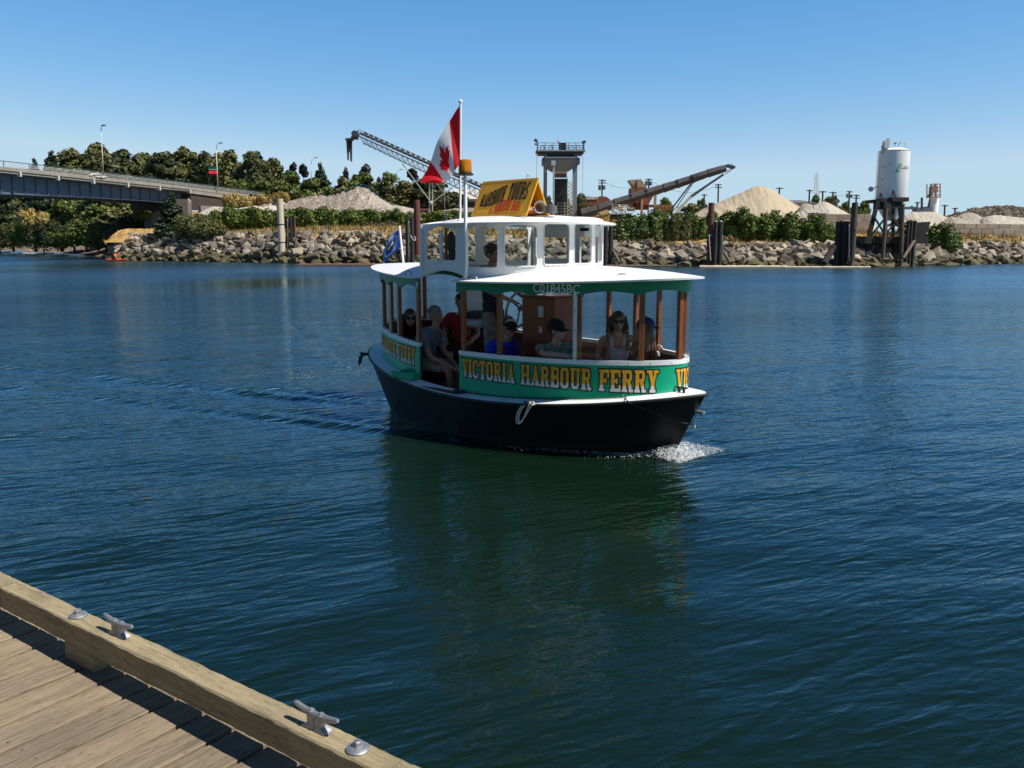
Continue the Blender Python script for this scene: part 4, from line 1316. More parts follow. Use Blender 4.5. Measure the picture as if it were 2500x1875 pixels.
# local frame of the dock: x along the beam, y = -inward  (y negative is towards the camera side)
def woodmat(name, c1, c2, c3, stretch):
    m, nt, b = newmat(name)
    b.inputs['Roughness'].default_value = .85; b.inputs['Specular IOR Level'].default_value = .25
    tc = N(nt, "ShaderNodeTexCoord"); mp = N(nt, "ShaderNodeMapping"); mp.inputs['Scale'].default_value = stretch
    nt.links.new(tc.outputs['Object'], mp.inputs[0])
    g = N(nt, "ShaderNodeNewGeometry")
    ad = N(nt, "ShaderNodeVectorMath", operation='ADD'); mu = N(nt, "ShaderNodeVectorMath", operation='SCALE'); mu.inputs['Scale'].default_value = 31
    cb = N(nt, "ShaderNodeCombineXYZ"); nt.links.new(g.outputs['Random Per Island'], cb.inputs[0]); nt.links.new(g.outputs['Random Per Island'], cb.inputs[1])
    nt.links.new(cb.outputs[0], mu.inputs[0]); nt.links.new(mp.outputs[0], ad.inputs[0]); nt.links.new(mu.outputs[0], ad.inputs[1])
    n1 = N(nt, "ShaderNodeTexNoise"); n1.inputs['Scale'].default_value = 5; n1.inputs['Detail'].default_value = 9; n1.inputs['Roughness'].default_value = .7; n1.inputs['Distortion'].default_value = .4
    nt.links.new(ad.outputs[0], n1.inputs['Vector'])
    r1 = ramp(nt, [(.28, c1), (.5, c2), (.72, c3)]); nt.links.new(n1.outputs[0], r1.inputs[0])
    n2 = N(nt, "ShaderNodeTexNoise"); n2.inputs['Scale'].default_value = 2.2; n2.inputs['Detail'].default_value = 4
    nt.links.new(tc.outputs['Object'], n2.inputs['Vector'])
    r2 = ramp(nt, [(.35, (.86, .84, .82)), (.65, (1.12, 1.08, 1.02))]); nt.links.new(n2.outputs[0], r2.inputs[0])
    mx = N(nt, "ShaderNodeMix", data_type='RGBA', blend_type='MULTIPLY'); mx.inputs[0].default_value = 1
    nt.links.new(r1.outputs[0], mx.inputs[6]); nt.links.new(r2.outputs[0], mx.inputs[7])
    # per-plank tone
    r3 = ramp(nt, [(0, (.74, .73, .72)), (1, (1.12, 1.09, 1.05))]); nt.links.new(g.outputs['Random Per Island'], r3.inputs[0])
    mx2 = N(nt, "ShaderNodeMix", data_type='RGBA', blend_type='MULTIPLY'); mx2.inputs[0].default_value = 1
    nt.links.new(mx.outputs[2], mx2.inputs[6]); nt.links.new(r3.outputs[0], mx2.inputs[7])
    # dark checks and knots
    n3 = N(nt, "ShaderNodeTexNoise"); n3.inputs['Scale'].default_value = 26; n3.inputs['Detail'].default_value = 3
    nt.links.new(ad.outputs[0], n3.inputs['Vector'])
    r4 = ramp(nt, [(.30, (.25, .21, .17)), (.40, (1, 1, 1))]); nt.links.new(n3.outputs[0], r4.inputs[0])
    mx3 = N(nt, "ShaderNodeMix", data_type='RGBA', blend_type='MULTIPLY'); mx3.inputs[0].default_value = 1
    nt.links.new(mx2.outputs[2], mx3.inputs[6]); nt.links.new(r4.outputs[0], mx3.inputs[7])
    nt.links.new(mx3.outputs[2], b.inputs['Base Color'])
    bp = N(nt, "ShaderNodeBump"); bp.inputs['Distance'].default_value = .0035; bp.inputs['Strength'].default_value = 1
    nt.links.new(n1.outputs[0], bp.inputs['Height']); 
    bp2 = N(nt, "ShaderNodeBump"); bp2.inputs['Distance'].default_value = .0015; nt.links.new(n3.outputs[0], bp2.inputs['Height']); nt.links.new(bp.outputs[0], bp2.inputs['Normal'])
    nt.links.new(bp2.outputs[0], b.inputs['Normal'])
    return m
M['plank'] = woodmat('weathered_planks', (.38, .31, .22), (.28, .232, .17), (.16, .133, .10), (9, .55, 9))
M['beam'] = woodmat('weathered_beam', (.40, .345, .235), (.30, .26, .17), (.18, .155, .10), (.6, 9, 9))
rnd = random.Random(3)
pl = MB(); pitch = .210; g_ = .022
PZ = .13
for i in range(-8, 30):
    x0 = i * pitch + .022
    jit = rnd.uniform(-.006, .006); zj = rnd.uniform(-.003, .003)
    # a slightly wavy-edged plank, from just outside the beam inwards
    n = 40; ys = [.035 + jit * 1.5 - (4.6) * (k / n) ** 1.5 - .0 for k in range(n + 1)]
    ea = [rnd.uniform(-.003, .003) for _ in ys]; eb = [rnd.uniform(-.003, .003) for _ in ys]
    top = [[(x0 + g_ / 2 + a, y, PZ + zj) for y, a in zip(ys, ea)], [(x0 + pitch - g_ / 2 + b, y, PZ + zj) for y, b in zip(ys, eb)]]
    c_ = .004
    A = [(p_[0], p_[1], p_[2] - c_) for p_ in top[0]]; A2 = [(p_[0] + c_, p_[1], p_[2]) for p_ in top[0]]
    B2 = [(p_[0] - c_, p_[1], p_[2]) for p_ in top[1]]; B = [(p_[0], p_[1], p_[2] - c_) for p_ in top[1]]
    Al = [(p_[0], p_[1], PZ - .038) for p_ in A]; Bl = [(p_[0], p_[1], PZ - .038) for p_ in B]
    vs = []; 
    for k in range(n + 1): vs += [Al[k], A[k], A2[k], B2[k], B[k], Bl[k]]
    fs = []
    for k in range(n):
        for j in range(5): fs.append((k * 6 + j, k * 6 + j + 1, (k + 1) * 6 + j + 1, (k + 1) * 6 + j))
    fs.append((0, 1, 2, 3, 4, 5))
    pl.mesh(vs, fs)
pl.build("deck_planks", M['plank'], dock)
nl = MB()
for i in range(-4, 28):
    for dx in (.05, .155):
        for yy in (-.62, -1.75): nl.lathe((i * pitch + .022 + dx, yy + rnd.uniform(-.01, .01), PZ + .0005), [(.0048, 0), (.004, .0012)], 8)
nl.build("deck_screws", mat('rusty_screw', (.05, .03, .02), (.10, .05, .03), 50, rough=.8), dock)
bm_ = MB()
bm_.box((2.7, -4.62 / 2, -.02), (9.6, .05, .2)); 
bm_.box((2.6, -.10, PZ - .038 - .10), (10, .09, .19)); bm_.box((2.6, -1.3, PZ - .038 - .10), (10, .09, .19))
bm_.build("under_frame", M['beam'], dock)
# floats under the deck so no open water shows through the gaps
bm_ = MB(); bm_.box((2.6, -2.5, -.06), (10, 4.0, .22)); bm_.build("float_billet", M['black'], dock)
# edge beam in two lengths butted with a skewed joint
def rough_beam(mb, x0, x1, yc, zc, w_, h_, seed, ch=.006):
    r_ = random.Random(seed); n = max(4, int((x1 - x0) / .03))
    rows = []
    prof = [(-1, -1), (-1, 1 - ch * 20), (-1 + ch * 18, 1), (1 - ch * 18, 1), (1, 1 - ch * 20), (1, -1)]
    wob = [0] * 6
    for i in range(n + 1):
        x = x0 + (x1 - x0) * i / n
        row = []
        for k, (a, b) in enumerate(prof):
            wob[k] = wob[k] * .75 + r_.uniform(-.0016, .0016)
            row.append((x, yc + a * w_ / 2 + wob[k], zc + b * h_ / 2 + wob[k] * .8))
        rows.append(row)
    vs = [p_ for r2 in rows for p_ in r2]; fs = []
    for i in range(n):
        for k in range(6): fs.append((i * 6 + k, (i + 1) * 6 + k, (i + 1) * 6 + (k + 1) % 6, i * 6 + (k + 1) % 6))
    fs.append(tuple(reversed(range(6)))); fs.append(tuple(n * 6 + k for k in range(6)))
    mb.mesh(vs, fs)
b1 = MB(); rough_beam(b1, -2.5, .245, -.056, .29, .112, .12, 1); rough_beam(b1, .249, 3.10, -.056, .29, .112, .12, 2); rough_beam(b1, 3.104, 6.6, -.056, .29, .112, .12, 4)
b1.build("edge_beam", M['beam'], dock)
for i, xx in enumerate((-1.2, 0.90 + .13, 2.92, 4.9)):
    b1 = MB(); rough_beam(b1, xx - .13, xx + .13, -.058, .18, .100, .099, 7 + i); b1.build("spacer_block", M['beam'], dock)
def bolt(x, y, rot):
    q = MB(); z = DZ + .003
    q.lathe((x, y, z), [(.043, -.003), (.045, .004), (.038, .010), (.020, .013), (.019, .016)], 28)
    for k in range(4):
        a = rot + k * PI / 2; q.box((x + .031 * math.cos(a), y + .031 * math.sin(a), z + .0085), (.018, .004, .006), rz=a)
    o = q.build("bolt_washer", M['galv'], dock, smooth=True)
    q = MB(); q.lathe((x, y, z + .015), [(.0165, 0), (.0165, .017), (.014, .020)], 6)
    q.lathe((x, y, z + .034), [(.007, 0), (.007, .003)], 10)
    q.build("bolt_head", M['galv'], o)
bolt(.955, -.056, .3); bolt(2.925, -.058, .9)
def cleat(x, y, yaw=0.0):
    q = MB(); z = DZ + .002
    n = 22; pts = []; rad = []
    for i in range(n + 1):
        t = -1 + 2 * i / n
        pts.append((x + t * .120, y, z + .054 + .018 * abs(t) ** 2.0)); rad.append(.0140 * (1 - .30 * abs(t) ** 2) if abs(t) < .97 else .007)
    q.tube(pts, rad, 12)
    q.box((x, y, z + .048), (.100, .026, .022), ch=.008)
    for s_ in (-1, 1):
        vs = []; fs = []
        for k, (zz, hx, hw, cx) in enumerate(((0, .034, .022, .030), (.005, .032, .021, .029), (.018, .020, .014, .018), (.052, .024, .013, .018))):
            vs += [(x + s_ * cx - hx, y - hw, z + zz), (x + s_ * cx + hx, y - hw, z + zz), (x + s_ * cx + hx, y + hw, z + zz), (x + s_ * cx - hx, y + hw, z + zz)]
        for k in range(3):
            for j in range(4): fs.append((k * 4 + j, k * 4 + (j + 1) % 4, (k + 1) * 4 + (j + 1) % 4, (k + 1) * 4 + j))
        q.mesh(vs, fs)
    for s_ in (-1, 1):
        q.lathe((x + s_ * .028, y, z + .058), [(.015, 0), (.015, .008), (.012, .010)], 14)
    o = q.build("cleat", M['galv'], dock, smooth=True)
    q = MB()
    for s_ in (-1, 1): q.lathe((x + s_ * .028, y, z + .067), [(.009, 0), (.009, .006), (.007, .007)], 6)
    q.build("cleat_bolt", M['galv'], o)
cleat(1.315, -.050); cleat(2.695, -.050)

# ============================================================ WATER
def axis_vals(lo, hi, d0, d1, step, grow_=1.12):
    v = list(np.arange(d0, d1 + step / 2, step))
    s = step; x = d1
    while x < hi: s *= grow_; x += s; v.append(x)
    s = step; x = d0
    while x > lo: s *= grow_; x -= s; v.insert(0, x)
    return np.array(v)
xs = axis_vals(-3500, 3500, -9, 8, .07, 1.10); ys = axis_vals(-3500, 3500, 1.0, 20, .07, 1.10)
Xg, Yg = np.meshgrid(xs, ys, indexing='ij')
rng = np.random.default_rng(4)
Z = np.zeros_like(Xg)
dist = np.hypot(Xg, Yg)
fade = np.clip((34 - dist) / 22, 0, 1)
for k in range(26):
    lam = rng.uniform(.45, 2.4); th = R(121 + rng.normal() * 26)
    amp = .0012 * lam ** .9
    ph = rng.uniform(0, 6.28)
    Z += amp * np.sin((Xg * math.cos(th) + Yg * math.sin(th)) * 2 * PI / lam + ph + .6 * np.sin(Xg * .37 + Yg * .21 + k))
Z *= fade
# the ferry's wake: diverging crests from bow and stern on both sides
bx_, by_ = bw(2.45, 0, 0).x, bw(2.45, 0, 0).y
hx_, hy_ = math.cos(BTH), math.sin(BTH)
S_ = -((Xg - bx_) * hx_ + (Yg - by_) * hy_)          # distance behind the bow
T_ = (-(Xg - bx_) * hy_ + (Yg - by_) * hx_)          # lateral
for s0, k0, a0 in ((0.0, .36, .040), (4.9, .34, .032)):
    ss = S_ - s0
    edge = np.abs(T_) - (k0 * ss + (.35 if s0 == 0 else .75))
    env = np.exp(-(edge / .42) ** 2) * np.clip(ss / .6, 0, 1) * np.exp(-np.clip(ss, 0, 99) / 9)
    Z += a0 * env * np.cos(edge * 2 * PI / .62)
inside = (S_ > -.1) & (S_ < 5.1) & (np.abs(T_) < .9)
Z[inside] = np.minimum(Z[inside], -.01)
Z = np.where(dist < 60, Z, 0)
nx_, ny_ = Xg.shape
vco = np.stack([Xg, Yg, Z], -1).reshape(-1, 3).astype(np.float32)
I, J = np.meshgrid(np.arange(nx_ - 1), np.arange(ny_ - 1), indexing='ij')
a = (I * ny_ + J).ravel(); quads = np.stack([a, a + ny_, a + ny_ + 1, a + 1], -1)
me = bpy.data.meshes.new("water")
me.vertices.add(len(vco)); me.vertices.foreach_set('co', vco.ravel())
me.loops.add(quads.size); me.loops.foreach_set('vertex_index', quads.ravel().astype(np.int32))
me.polygons.add(len(quads)); me.polygons.foreach_set('loop_start', np.arange(0, quads.size, 4, dtype=np.int32)); me.polygons.foreach_set('loop_total', np.full(len(quads), 4, dtype=np.int32))
me.polygons.foreach_set('use_smooth', np.ones(len(quads), dtype=bool))
me.update(); me.validate()
# calm patch attribute (slick behind the piles)
att = me.attributes.new("calm", 'FLOAT', 'POINT')
c0 = onz(640, 690); c1 = onz(1010, 655)
xf, yf = vco[:, 0], vco[:, 1]
calm = np.exp(-(((xf - c0.x) / 5.5) ** 2 + ((yf - c0.y) / 11.0) ** 2)) * .82
c2_ = onz(1300, 1430)
calm = np.maximum(calm, np.exp(-(((xf - c2_.x) / 1.9) ** 2 + ((yf - c2_.y) / 1.7) ** 2)) * .60)
lee = np.clip(1 - (np.abs(yf - 88) / 14), 0, 1) * .25
att.data.foreach_set('value', np.maximum(calm, lee).astype(np.float32))
def watermat():
    m, nt, b0 = newmat('harbour_water')
    out_ = [n for n in nt.nodes if n.type == 'OUTPUT_MATERIAL'][0]; nt.nodes.remove(b0)
    dif = N(nt, "ShaderNodeBsdfDiffuse"); dif.inputs[0].default_value = (.0042, .0145, .0082, 1)
    b = N(nt, "ShaderNodeBsdfGlossy"); b.inputs[0].default_value = (.60, .85, 1.0, 1)
    fr_ = N(nt, "ShaderNodeFresnel"); fr_.inputs[0].default_value = 1.42
    mxs = N(nt, "ShaderNodeMixShader"); nt.links.new(fr_.outputs[0], mxs.inputs[0]); nt.links.new(dif.outputs[0], mxs.inputs[1]); nt.links.new(b.outputs[0], mxs.inputs[2]); nt.links.new(mxs.outputs[0], out_.inputs[0])
    L = nt.links.new
    geo = N(nt, "ShaderNodeNewGeometry")
    def rotmap(ang, sx, sy):
        mp = N(nt, "ShaderNodeMapping"); mp.vector_type = 'POINT'
        mp.inputs['Rotation'].default_value = (0, 0, -ang); mp.inputs['Scale'].default_value = (1, 1, 1)
        L(geo.outputs['Position'], mp.inputs[0])
        m2 = N(nt, "ShaderNodeMapping"); m2.inputs['Scale'].default_value = (sx, sy, 1)
        L(mp.outputs[0], m2.inputs[0]); return m2.outputs[0]
    def noise(vec, sc, det, dist_=0.0, rg=.5):
        n = N(nt, "ShaderNodeTexNoise"); n.inputs['Scale'].default_value = sc; n.inputs['Detail'].default_value = det; n.inputs['Distortion'].default_value = dist_; n.inputs['Roughness'].default_value = rg
        L(vec, n.inputs['Vector']); return n.outputs['Fac']
    # height in metres: sum of oriented ripples
    def math_(op, a, b_=None, c_=None):
        n = N(nt, "ShaderNodeMath", operation=op)
        for i_, v_ in enumerate((a, b_, c_)):
            if v_ is None: continue
            if isinstance(v_, (int, float)): n.inputs[i_].default_value = v_
            else: L(v_, n.inputs[i_])
        return n.outputs[0]
    h1 = noise(rotmap(R(28), 1.7, 6.2), 1.0, 2, .5)
    h2 = noise(rotmap(R(16), 4.2, 12.5), 1.0, 2.5, .3)
    h3 = noise(rotmap(R(38), 9.5, 26), 1.0, 3, .3)
    h5 = noise(rotmap(R(8), .35, .9), 1.0, 1.5, .2)
    big = noise(rotmap(R(5), .045, .11), 1.0, 3, .3)
    rp = N(nt, "ShaderNodeMapRange"); rp.inputs[1].default_value = .35; rp.inputs[2].default_value = .65; rp.inputs[3].default_value = .62; rp.inputs[4].default_value = 1.15
    L(big, rp.inputs[0])
    at_ = N(nt, "ShaderNodeAttribute"); at_.attribute_name = 'calm'
    cal = math_('SUBTRACT', 1.0, at_.outputs['Fac'])
    spy = N(nt, "ShaderNodeSeparateXYZ"); L(geo.outputs['Position'], spy.inputs[0])
    ry = N(nt, "ShaderNodeMapRange"); ry.inputs[1].default_value = 10; ry.inputs[2].default_value = 60; ry.inputs[3].default_value = 1.0; ry.inputs[4].default_value = 2.2; L(spy.outputs[1], ry.inputs[0])
    amp = math_('MULTIPLY', math_('MULTIPLY', rp.outputs[0], ry.outputs[0]), cal)
    s1 = math_('MULTIPLY', h1, .026); s2 = math_('MULTIPLY', h2, .0115); s3 = math_('MULTIPLY', h3, .0032); s5 = math_('MULTIPLY', h5, .045)
    H = math_('ADD', math_('ADD', s1, s2), math_('ADD', s3, s5))
    H = math_('MULTIPLY', H, amp)
    bp = N(nt, "ShaderNodeBump"); bp.inputs['Strength'].default_value = 1; bp.inputs['Distance'].default_value = 1.0
    L(H, bp.inputs['Height']); L(bp.outputs[0], b.inputs['Normal']); L(bp.outputs[0], fr_.inputs['Normal'])
    # the open, wind-ruffled middle of the harbour is rougher than the sheltered water by the dock
    sp = N(nt, "ShaderNodeSeparateXYZ"); L(geo.outputs['Position'], sp.inputs[0])
    mr = N(nt, "ShaderNodeMapRange"); mr.inputs[1].default_value = 12; mr.inputs[2].default_value = 55; mr.inputs[3].default_value = .03; mr.inputs[4].default_value = .22
    L(sp.outputs[1], mr.inputs[0]); L(math_('MULTIPLY', mr.outputs[0], cal), b.inputs['Roughness'])
    return m
M['water'] = watermat()
me.materials.append(M['water'])
water = bpy.data.objects.new("water", me); COL.objects.link(water); tag(water, kind="structure")

# foam: bow wave and wake flecks, real little blobs of froth
M['foam'] = mat('foam', (.80, .82, .82), (.68, .72, .74), 20, rough=.6)
def foam(name, label, pts):
    q = MB(); r_ = random.Random(9)
    for (x, y, z, s_) in pts:
        n = 6; Mx = Matrix.Rotation(r_.uniform(0, 6.28), 3, 'Z')
        vs = [Vector((x, y, z)) + Mx @ Vector((s_ * r_.uniform(.6, 1.3) * math.cos(2 * PI * k / n), s_ * r_.uniform(.3, .8) * math.sin(2 * PI * k / n), 0)) for k in range(n)]
        top = Vector((x, y, z + s_ * r_.uniform(.25, .6) * (1 if name == 'bow_wave_foam' else .25)))
        q.mesh(vs + [top], [(k, (k + 1) % n, n) for k in range(n)])
    o = q.build(name, M['foam'], None, smooth='all')
    return tag(o, label, "foam", kind="stuff")
r_ = random.Random(21)
pts = []
for i in range(13000):
    f = r_.random() ** 1.7
    x = 2.62 - 2.1 * f; sp = .03 + .10 * min(1, (2.62 - x) / .35) * (1 - f * .72)
    yb = -(1.10 * max(0, 1 - (min(x, 2.45) / 2.49) ** 1.9) ** 1.0)
    y = yb - .03 - abs(r_.gauss(0, 1)) * sp - .02
    if r_.random() < .35: x = 2.50 + r_.uniform(-.05, .25); y = r_.uniform(-.34, .16)
    dens = 1 if x > 2.0 else .35 if x > 1.2 else .10
    if r_.random() > dens or (math.sin(x * 41 + 3 * math.sin(y * 37)) + math.sin(y * 53 + 2 * math.sin(x * 29)) < r_.uniform(-1.6, 1.0)): continue
    hh = max(0, .12 * math.exp(-((x - 2.50) / .22) ** 2)) * r_.random() ** 1.5
    wv = bw(x - .07, y, .008 + hh - BZ)
    pts.append((wv.x, wv.y, wv.z, r_.uniform(.002, .0075) * (1.15 if x > 2.2 else .9)))
for i in range(2200):
    x = 2.5 + r_.uniform(-.3, .3); y = r_.uniform(.05, .5); wv = bw(x - .07, y, .01 + r_.random() * .03 - BZ); pts.append((wv.x, wv.y, wv.z, r_.uniform(.002, .006)))
foam("bow_wave_foam", "white froth thrown up where the ferry's bow cuts the water", pts)
pts = []
for (ax, ay, bx2, by2, n) in ((1040, 1061, 1125, 1081, 90), (1235, 1093, 1292, 1101, 60), (960, 1036, 968, 1037, 10), (998, 1047, 1006, 1049, 10)):
    for i in range(n):
        f = r_.random(); p_ = onz(ax + (bx2 - ax) * f, ay + (by2 - ay) * f + r_.gauss(0, 3.2) * (1 - abs(2 * f - 1)))
        pts.append((p_.x, p_.y, .018, r_.uniform(.003, .008)))
foam("hull_side_foam", "thin streaks of foam along the waterline of the ferry's black hull", pts)
pts = []
trail = [(500, 738), (560, 768), (620, 800), (680, 822), (740, 845), (735, 800), (765, 850), (800, 872), (840, 900), (880, 914), (765, 925), (735, 918)]
for k in range(len(trail) - 1):
    a_, b_ = trail[k], trail[k + 1]
    if k == 4 or k == 9: continue
    for i in range(34 if k < 4 else 60):
        f = r_.random(); p_ = onz(a_[0] + (b_[0] - a_[0]) * f + r_.gauss(0, 14), a_[1] + (b_[1] - a_[1]) * f + r_.gauss(0, 6))
        if r_.random() < .5: pts.append((p_.x, p_.y, .03, r_.uniform(.004, .016)))
for i in range(70):
    p_ = onz(r_.uniform(850, 930), 778 + r_.gauss(0, 10)); pts.append((p_.x, p_.y, .03, r_.uniform(.006, .025)))
foam("wake_foam", "white flecks of foam trailing across the water behind the ferry's stern", pts)
# ============================================================ FAR SHORE
SH = [(-900, 700), (-420, 420), (-170, 262), (-132.7, 225.7), (-120.6, 215.4), (-95.2, 182.2), (-72.1, 148.0), (-58.7, 124.5), (-51.3, 112.6), (-43.1, 107.5), (-28.3, 98.5), (-21.4, 94.2), (-10.5, 89.2), (10, 84.9), (19.2, 83.2), (28.8, 82.6), (33.6, 82.8), (40.1, 85.9), (51.3, 93.0), (56, 95), (90, 104), (180, 125), (900, 300)]
def shoreY(X):
    for (x0, y0), (x1, y1) in zip(SH[:-1], SH[1:]):
        if x0 <= X <= x1: return y0 + (y1 - y0) * (X - x0) / (x1 - x0)
    return SH[-1][1]
def lerp(a, b, f): return a + (b - a) * max(0, min(1, f))
def profile(X, s):
    """ground height at distance s behind the waterline"""
    rt = lerp(3.15, 2.0, (X + 15) / 30); gt = lerp(4.2, 3.35, (X + 15) / 30)
    P1 = [(-60, -4), (-4, -1.6), (0, 0), (4.2, rt), (6, rt + .35), (12, gt), (22, gt + .1), (400, gt + .2), (5000, gt + .2)]
    P2 = [(-60, -3), (-4, -.4), (0, 0), (7, .8), (16, 2.0), (26, 4.4), (60, 10), (140, 12), (400, 12), (5000, 12)]
    def ev(P):
        for (a, b), (c, d) in zip(P[:-1], P[1:]):
            if a <= s <= c: return b + (d - b) * (s - a) / (c - a)
        return P[-1][1]
    f = max(0, min(1, (X + 62) / 10))
    return ev(P2) * (1 - f) + ev(P1) * f
def ground(X, Y): return profile(X, Y - shoreY(X))
xs_ = list(np.arange(-900, -170, 20)) + list(np.arange(-170, 90, 1.0)) + list(np.arange(90, 901, 20))
ss_ = [-60, -12, -4, -2, -.6, 0, .7, 1.4, 2.1, 2.8, 3.5, 4.2, 5, 6, 7, 8.5, 10, 12, 14, 17, 22, 28, 36, 46, 60, 80, 110, 140, 250, 400, 1200, 5000]
tm = MB(); rnd = random.Random(8)
for X in xs_:
    X = float(X); y0 = shoreY(X)
    for s in ss_:
        j = rnd.uniform(-.16, .16) if 0.5 < s < 30 else 0
        tm.v.append((X, y0 + s, profile(X, s) + j - .12))
ns = len(ss_)
for i in range(len(xs_) - 1):
    for j in range(ns - 1):
        a = i * ns + j; tm.f.append((a, a + ns, a + ns + 1, a + 1)); tm.m.append(0)
def groundmat():
    m, nt, b = newmat('bank_ground'); L = nt.links.new
    b.inputs['Roughness'].default_value = .95; b.inputs['Specular IOR Level'].default_value = .1
    geo = N(nt, "ShaderNodeNewGeometry"); sp = N(nt, "ShaderNodeSeparateXYZ"); L(geo.outputs['Position'], sp.inputs[0])
    n1 = N(nt, "ShaderNodeTexNoise"); n1.inputs['Scale'].default_value = .55; n1.inputs['Detail'].default_value = 7; L(geo.outputs['Position'], n1.inputs['Vector'])
    n2 = N(nt, "ShaderNodeTexNoise"); n2.inputs['Scale'].default_value = 2.5; n2.inputs['Detail'].default_value = 6; L(geo.outputs['Position'], n2.inputs['Vector'])
    grass = ramp(nt, [(.36, (.40, .245, .085)), (.5, (.50, .33, .13)), (.60, (.28, .16, .07)), (.70, (.10, .085, .03))]); L(n1.outputs[0], grass.inputs[0])
    mud = ramp(nt, [(.3, (.12, .09, .065)), (.6, (.24, .18, .135))]); L(n2.outputs[0], mud.inputs[0])
    ad = N(nt, "ShaderNodeMath", operation='ADD'); L(sp.outputs[2], ad.inputs[0])
    mu = N(nt, "ShaderNodeMath", operation='MULTIPLY'); L(n1.outputs[0], mu.inputs[0]); mu.inputs[1].default_value = .8; L(mu.outputs[0], ad.inputs[1])
    mr = N(nt, "ShaderNodeMapRange"); mr.inputs[1].default_value = 2.0; mr.inputs[2].default_value = 2.6; L(ad.outputs[0], mr.inputs[0])
    mx = N(nt, "ShaderNodeMix", data_type='RGBA'); L(mr.outputs[0], mx.inputs[0]); L(mud.outputs[0], mx.inputs[6]); L(grass.outputs[0], mx.inputs[7])
    L(mx.outputs[2], b.inputs['Base Color'])
    bp = N(nt, "ShaderNodeBump"); bp.inputs['Distance'].default_value = .25; L(n2.outputs[0], bp.inputs['Height']); L(bp.outputs[0], b.inputs['Normal'])
    return m
M['ground'] = groundmat()
tag(tm.build("terrain", M['ground'], None, smooth='all'), kind="structure")

# unseen wooded bank added behind the camera to block low sky light
nb_ = MB(); rn = random.Random(31)
NB = [(-140, 60), (-90, 34), (-55, 8), (-28, -14), (0, -22), (35, -24), (75, -10), (115, 20), (160, 70)]
prof_ = [(0, -1), (1.5, 1.0), (5, 3.5), (7, 9), (10, 14), (16, 17), (30, 18)]
ctr = Vector((5, 40, 0)); rows = []
for k in range(len(NB) - 1):
    for f in range(8):
        x = NB[k][0] + (NB[k + 1][0] - NB[k][0]) * f / 8; y = NB[k][1] + (NB[k + 1][1] - NB[k][1]) * f / 8
        o_ = (Vector((x, y, 0)) - ctr).normalized(); rows.append([(x + o_.x * d_ + rn.uniform(-.6, .6), y + o_.y * d_ + rn.uniform(-.6, .6), h_ + rn.uniform(-.8, .8) * (h_ > 2)) for d_, h_ in prof_])
v_ = [p_ for r2 in rows for p_ in r2]; m9 = len(prof_)
nb_.mesh(v_, [(i * m9 + j, (i + 1) * m9 + j, (i + 1) * m9 + j + 1, i * m9 + j + 1) for i in range(len(rows) - 1) for j in range(m9 - 1)])
tag(nb_.build("sky_blocker_bank", mat('blocker_bank_foliage', (.030, .040, .014), (.055, .060, .022), .6, rough=.95, bump=.3, bscale=1), None), kind="structure")

# ---- dry grass tufts on the bank (stuff)
def quads_np(name, P, mats, parent=None, smooth=False):
    """P: (n,4,3) array"""
    n = len(P)
    me = bpy.data.meshes.new(name)
    me.vertices.add(n * 4); me.vertices.foreach_set('co', P.reshape(-1).astype(np.float32))
    me.loops.add(n * 4); me.loops.foreach_set('vertex_index', np.arange(n * 4, dtype=np.int32))
    me.polygons.add(n); me.polygons.foreach_set('loop_start', np.arange(0, n * 4, 4, dtype=np.int32)); me.polygons.foreach_set('loop_total', np.full(n, 4, dtype=np.int32))
    me.materials.append(mats); me.update()
    o = bpy.data.objects.new(name, me); COL.objects.link(o)
    if parent is not None: o.parent = parent
    return o
def tufts(name, label, n, xr, sr, hr, m_, seed):
    g = np.random.default_rng(seed); Q = []
    for i in range(n):
        X = g.uniform(*xr); s = g.uniform(*sr); Y = shoreY(X) + s; z = profile(X, s) - .15
        h = g.uniform(*hr); wd = h * g.uniform(.10, .22); a = g.uniform(0, 3.14)
        d = np.array([math.cos(a), math.sin(a), 0]) * wd; l = np.array([g.normal() * .25 * h, g.normal() * .25 * h, h])
        b = np.array([X, Y, z]); Q.append([b - d, b + d, b + l + d * .2, b + l - d * .2])
    o = quads_np(name, np.array(Q), m_); return tag(o, label, "grass", kind="stuff")
M['drygrass'] = mat('dry_grass', (.42, .30, .15), (.22, .14, .075), .35, rough=.9, island=True, c3=(.34, .23, .11), spec=.1)
M['greengrass'] = mat('green_weeds', (.10, .13, .03), (.18, .16, .05), .5, rough=.9, island=True, spec=.1)
tufts("dry_grass", "golden dry grass along the top of the riprap bank", 26000, (-55, 62), (4.2, 14), (.10, .34), M['drygrass'], 1)
tufts("weeds", "low green weeds scattered on the bank above the rocks", 5200, (-58, 60), (5, 15), (.15, .6), M['greengrass'], 2)

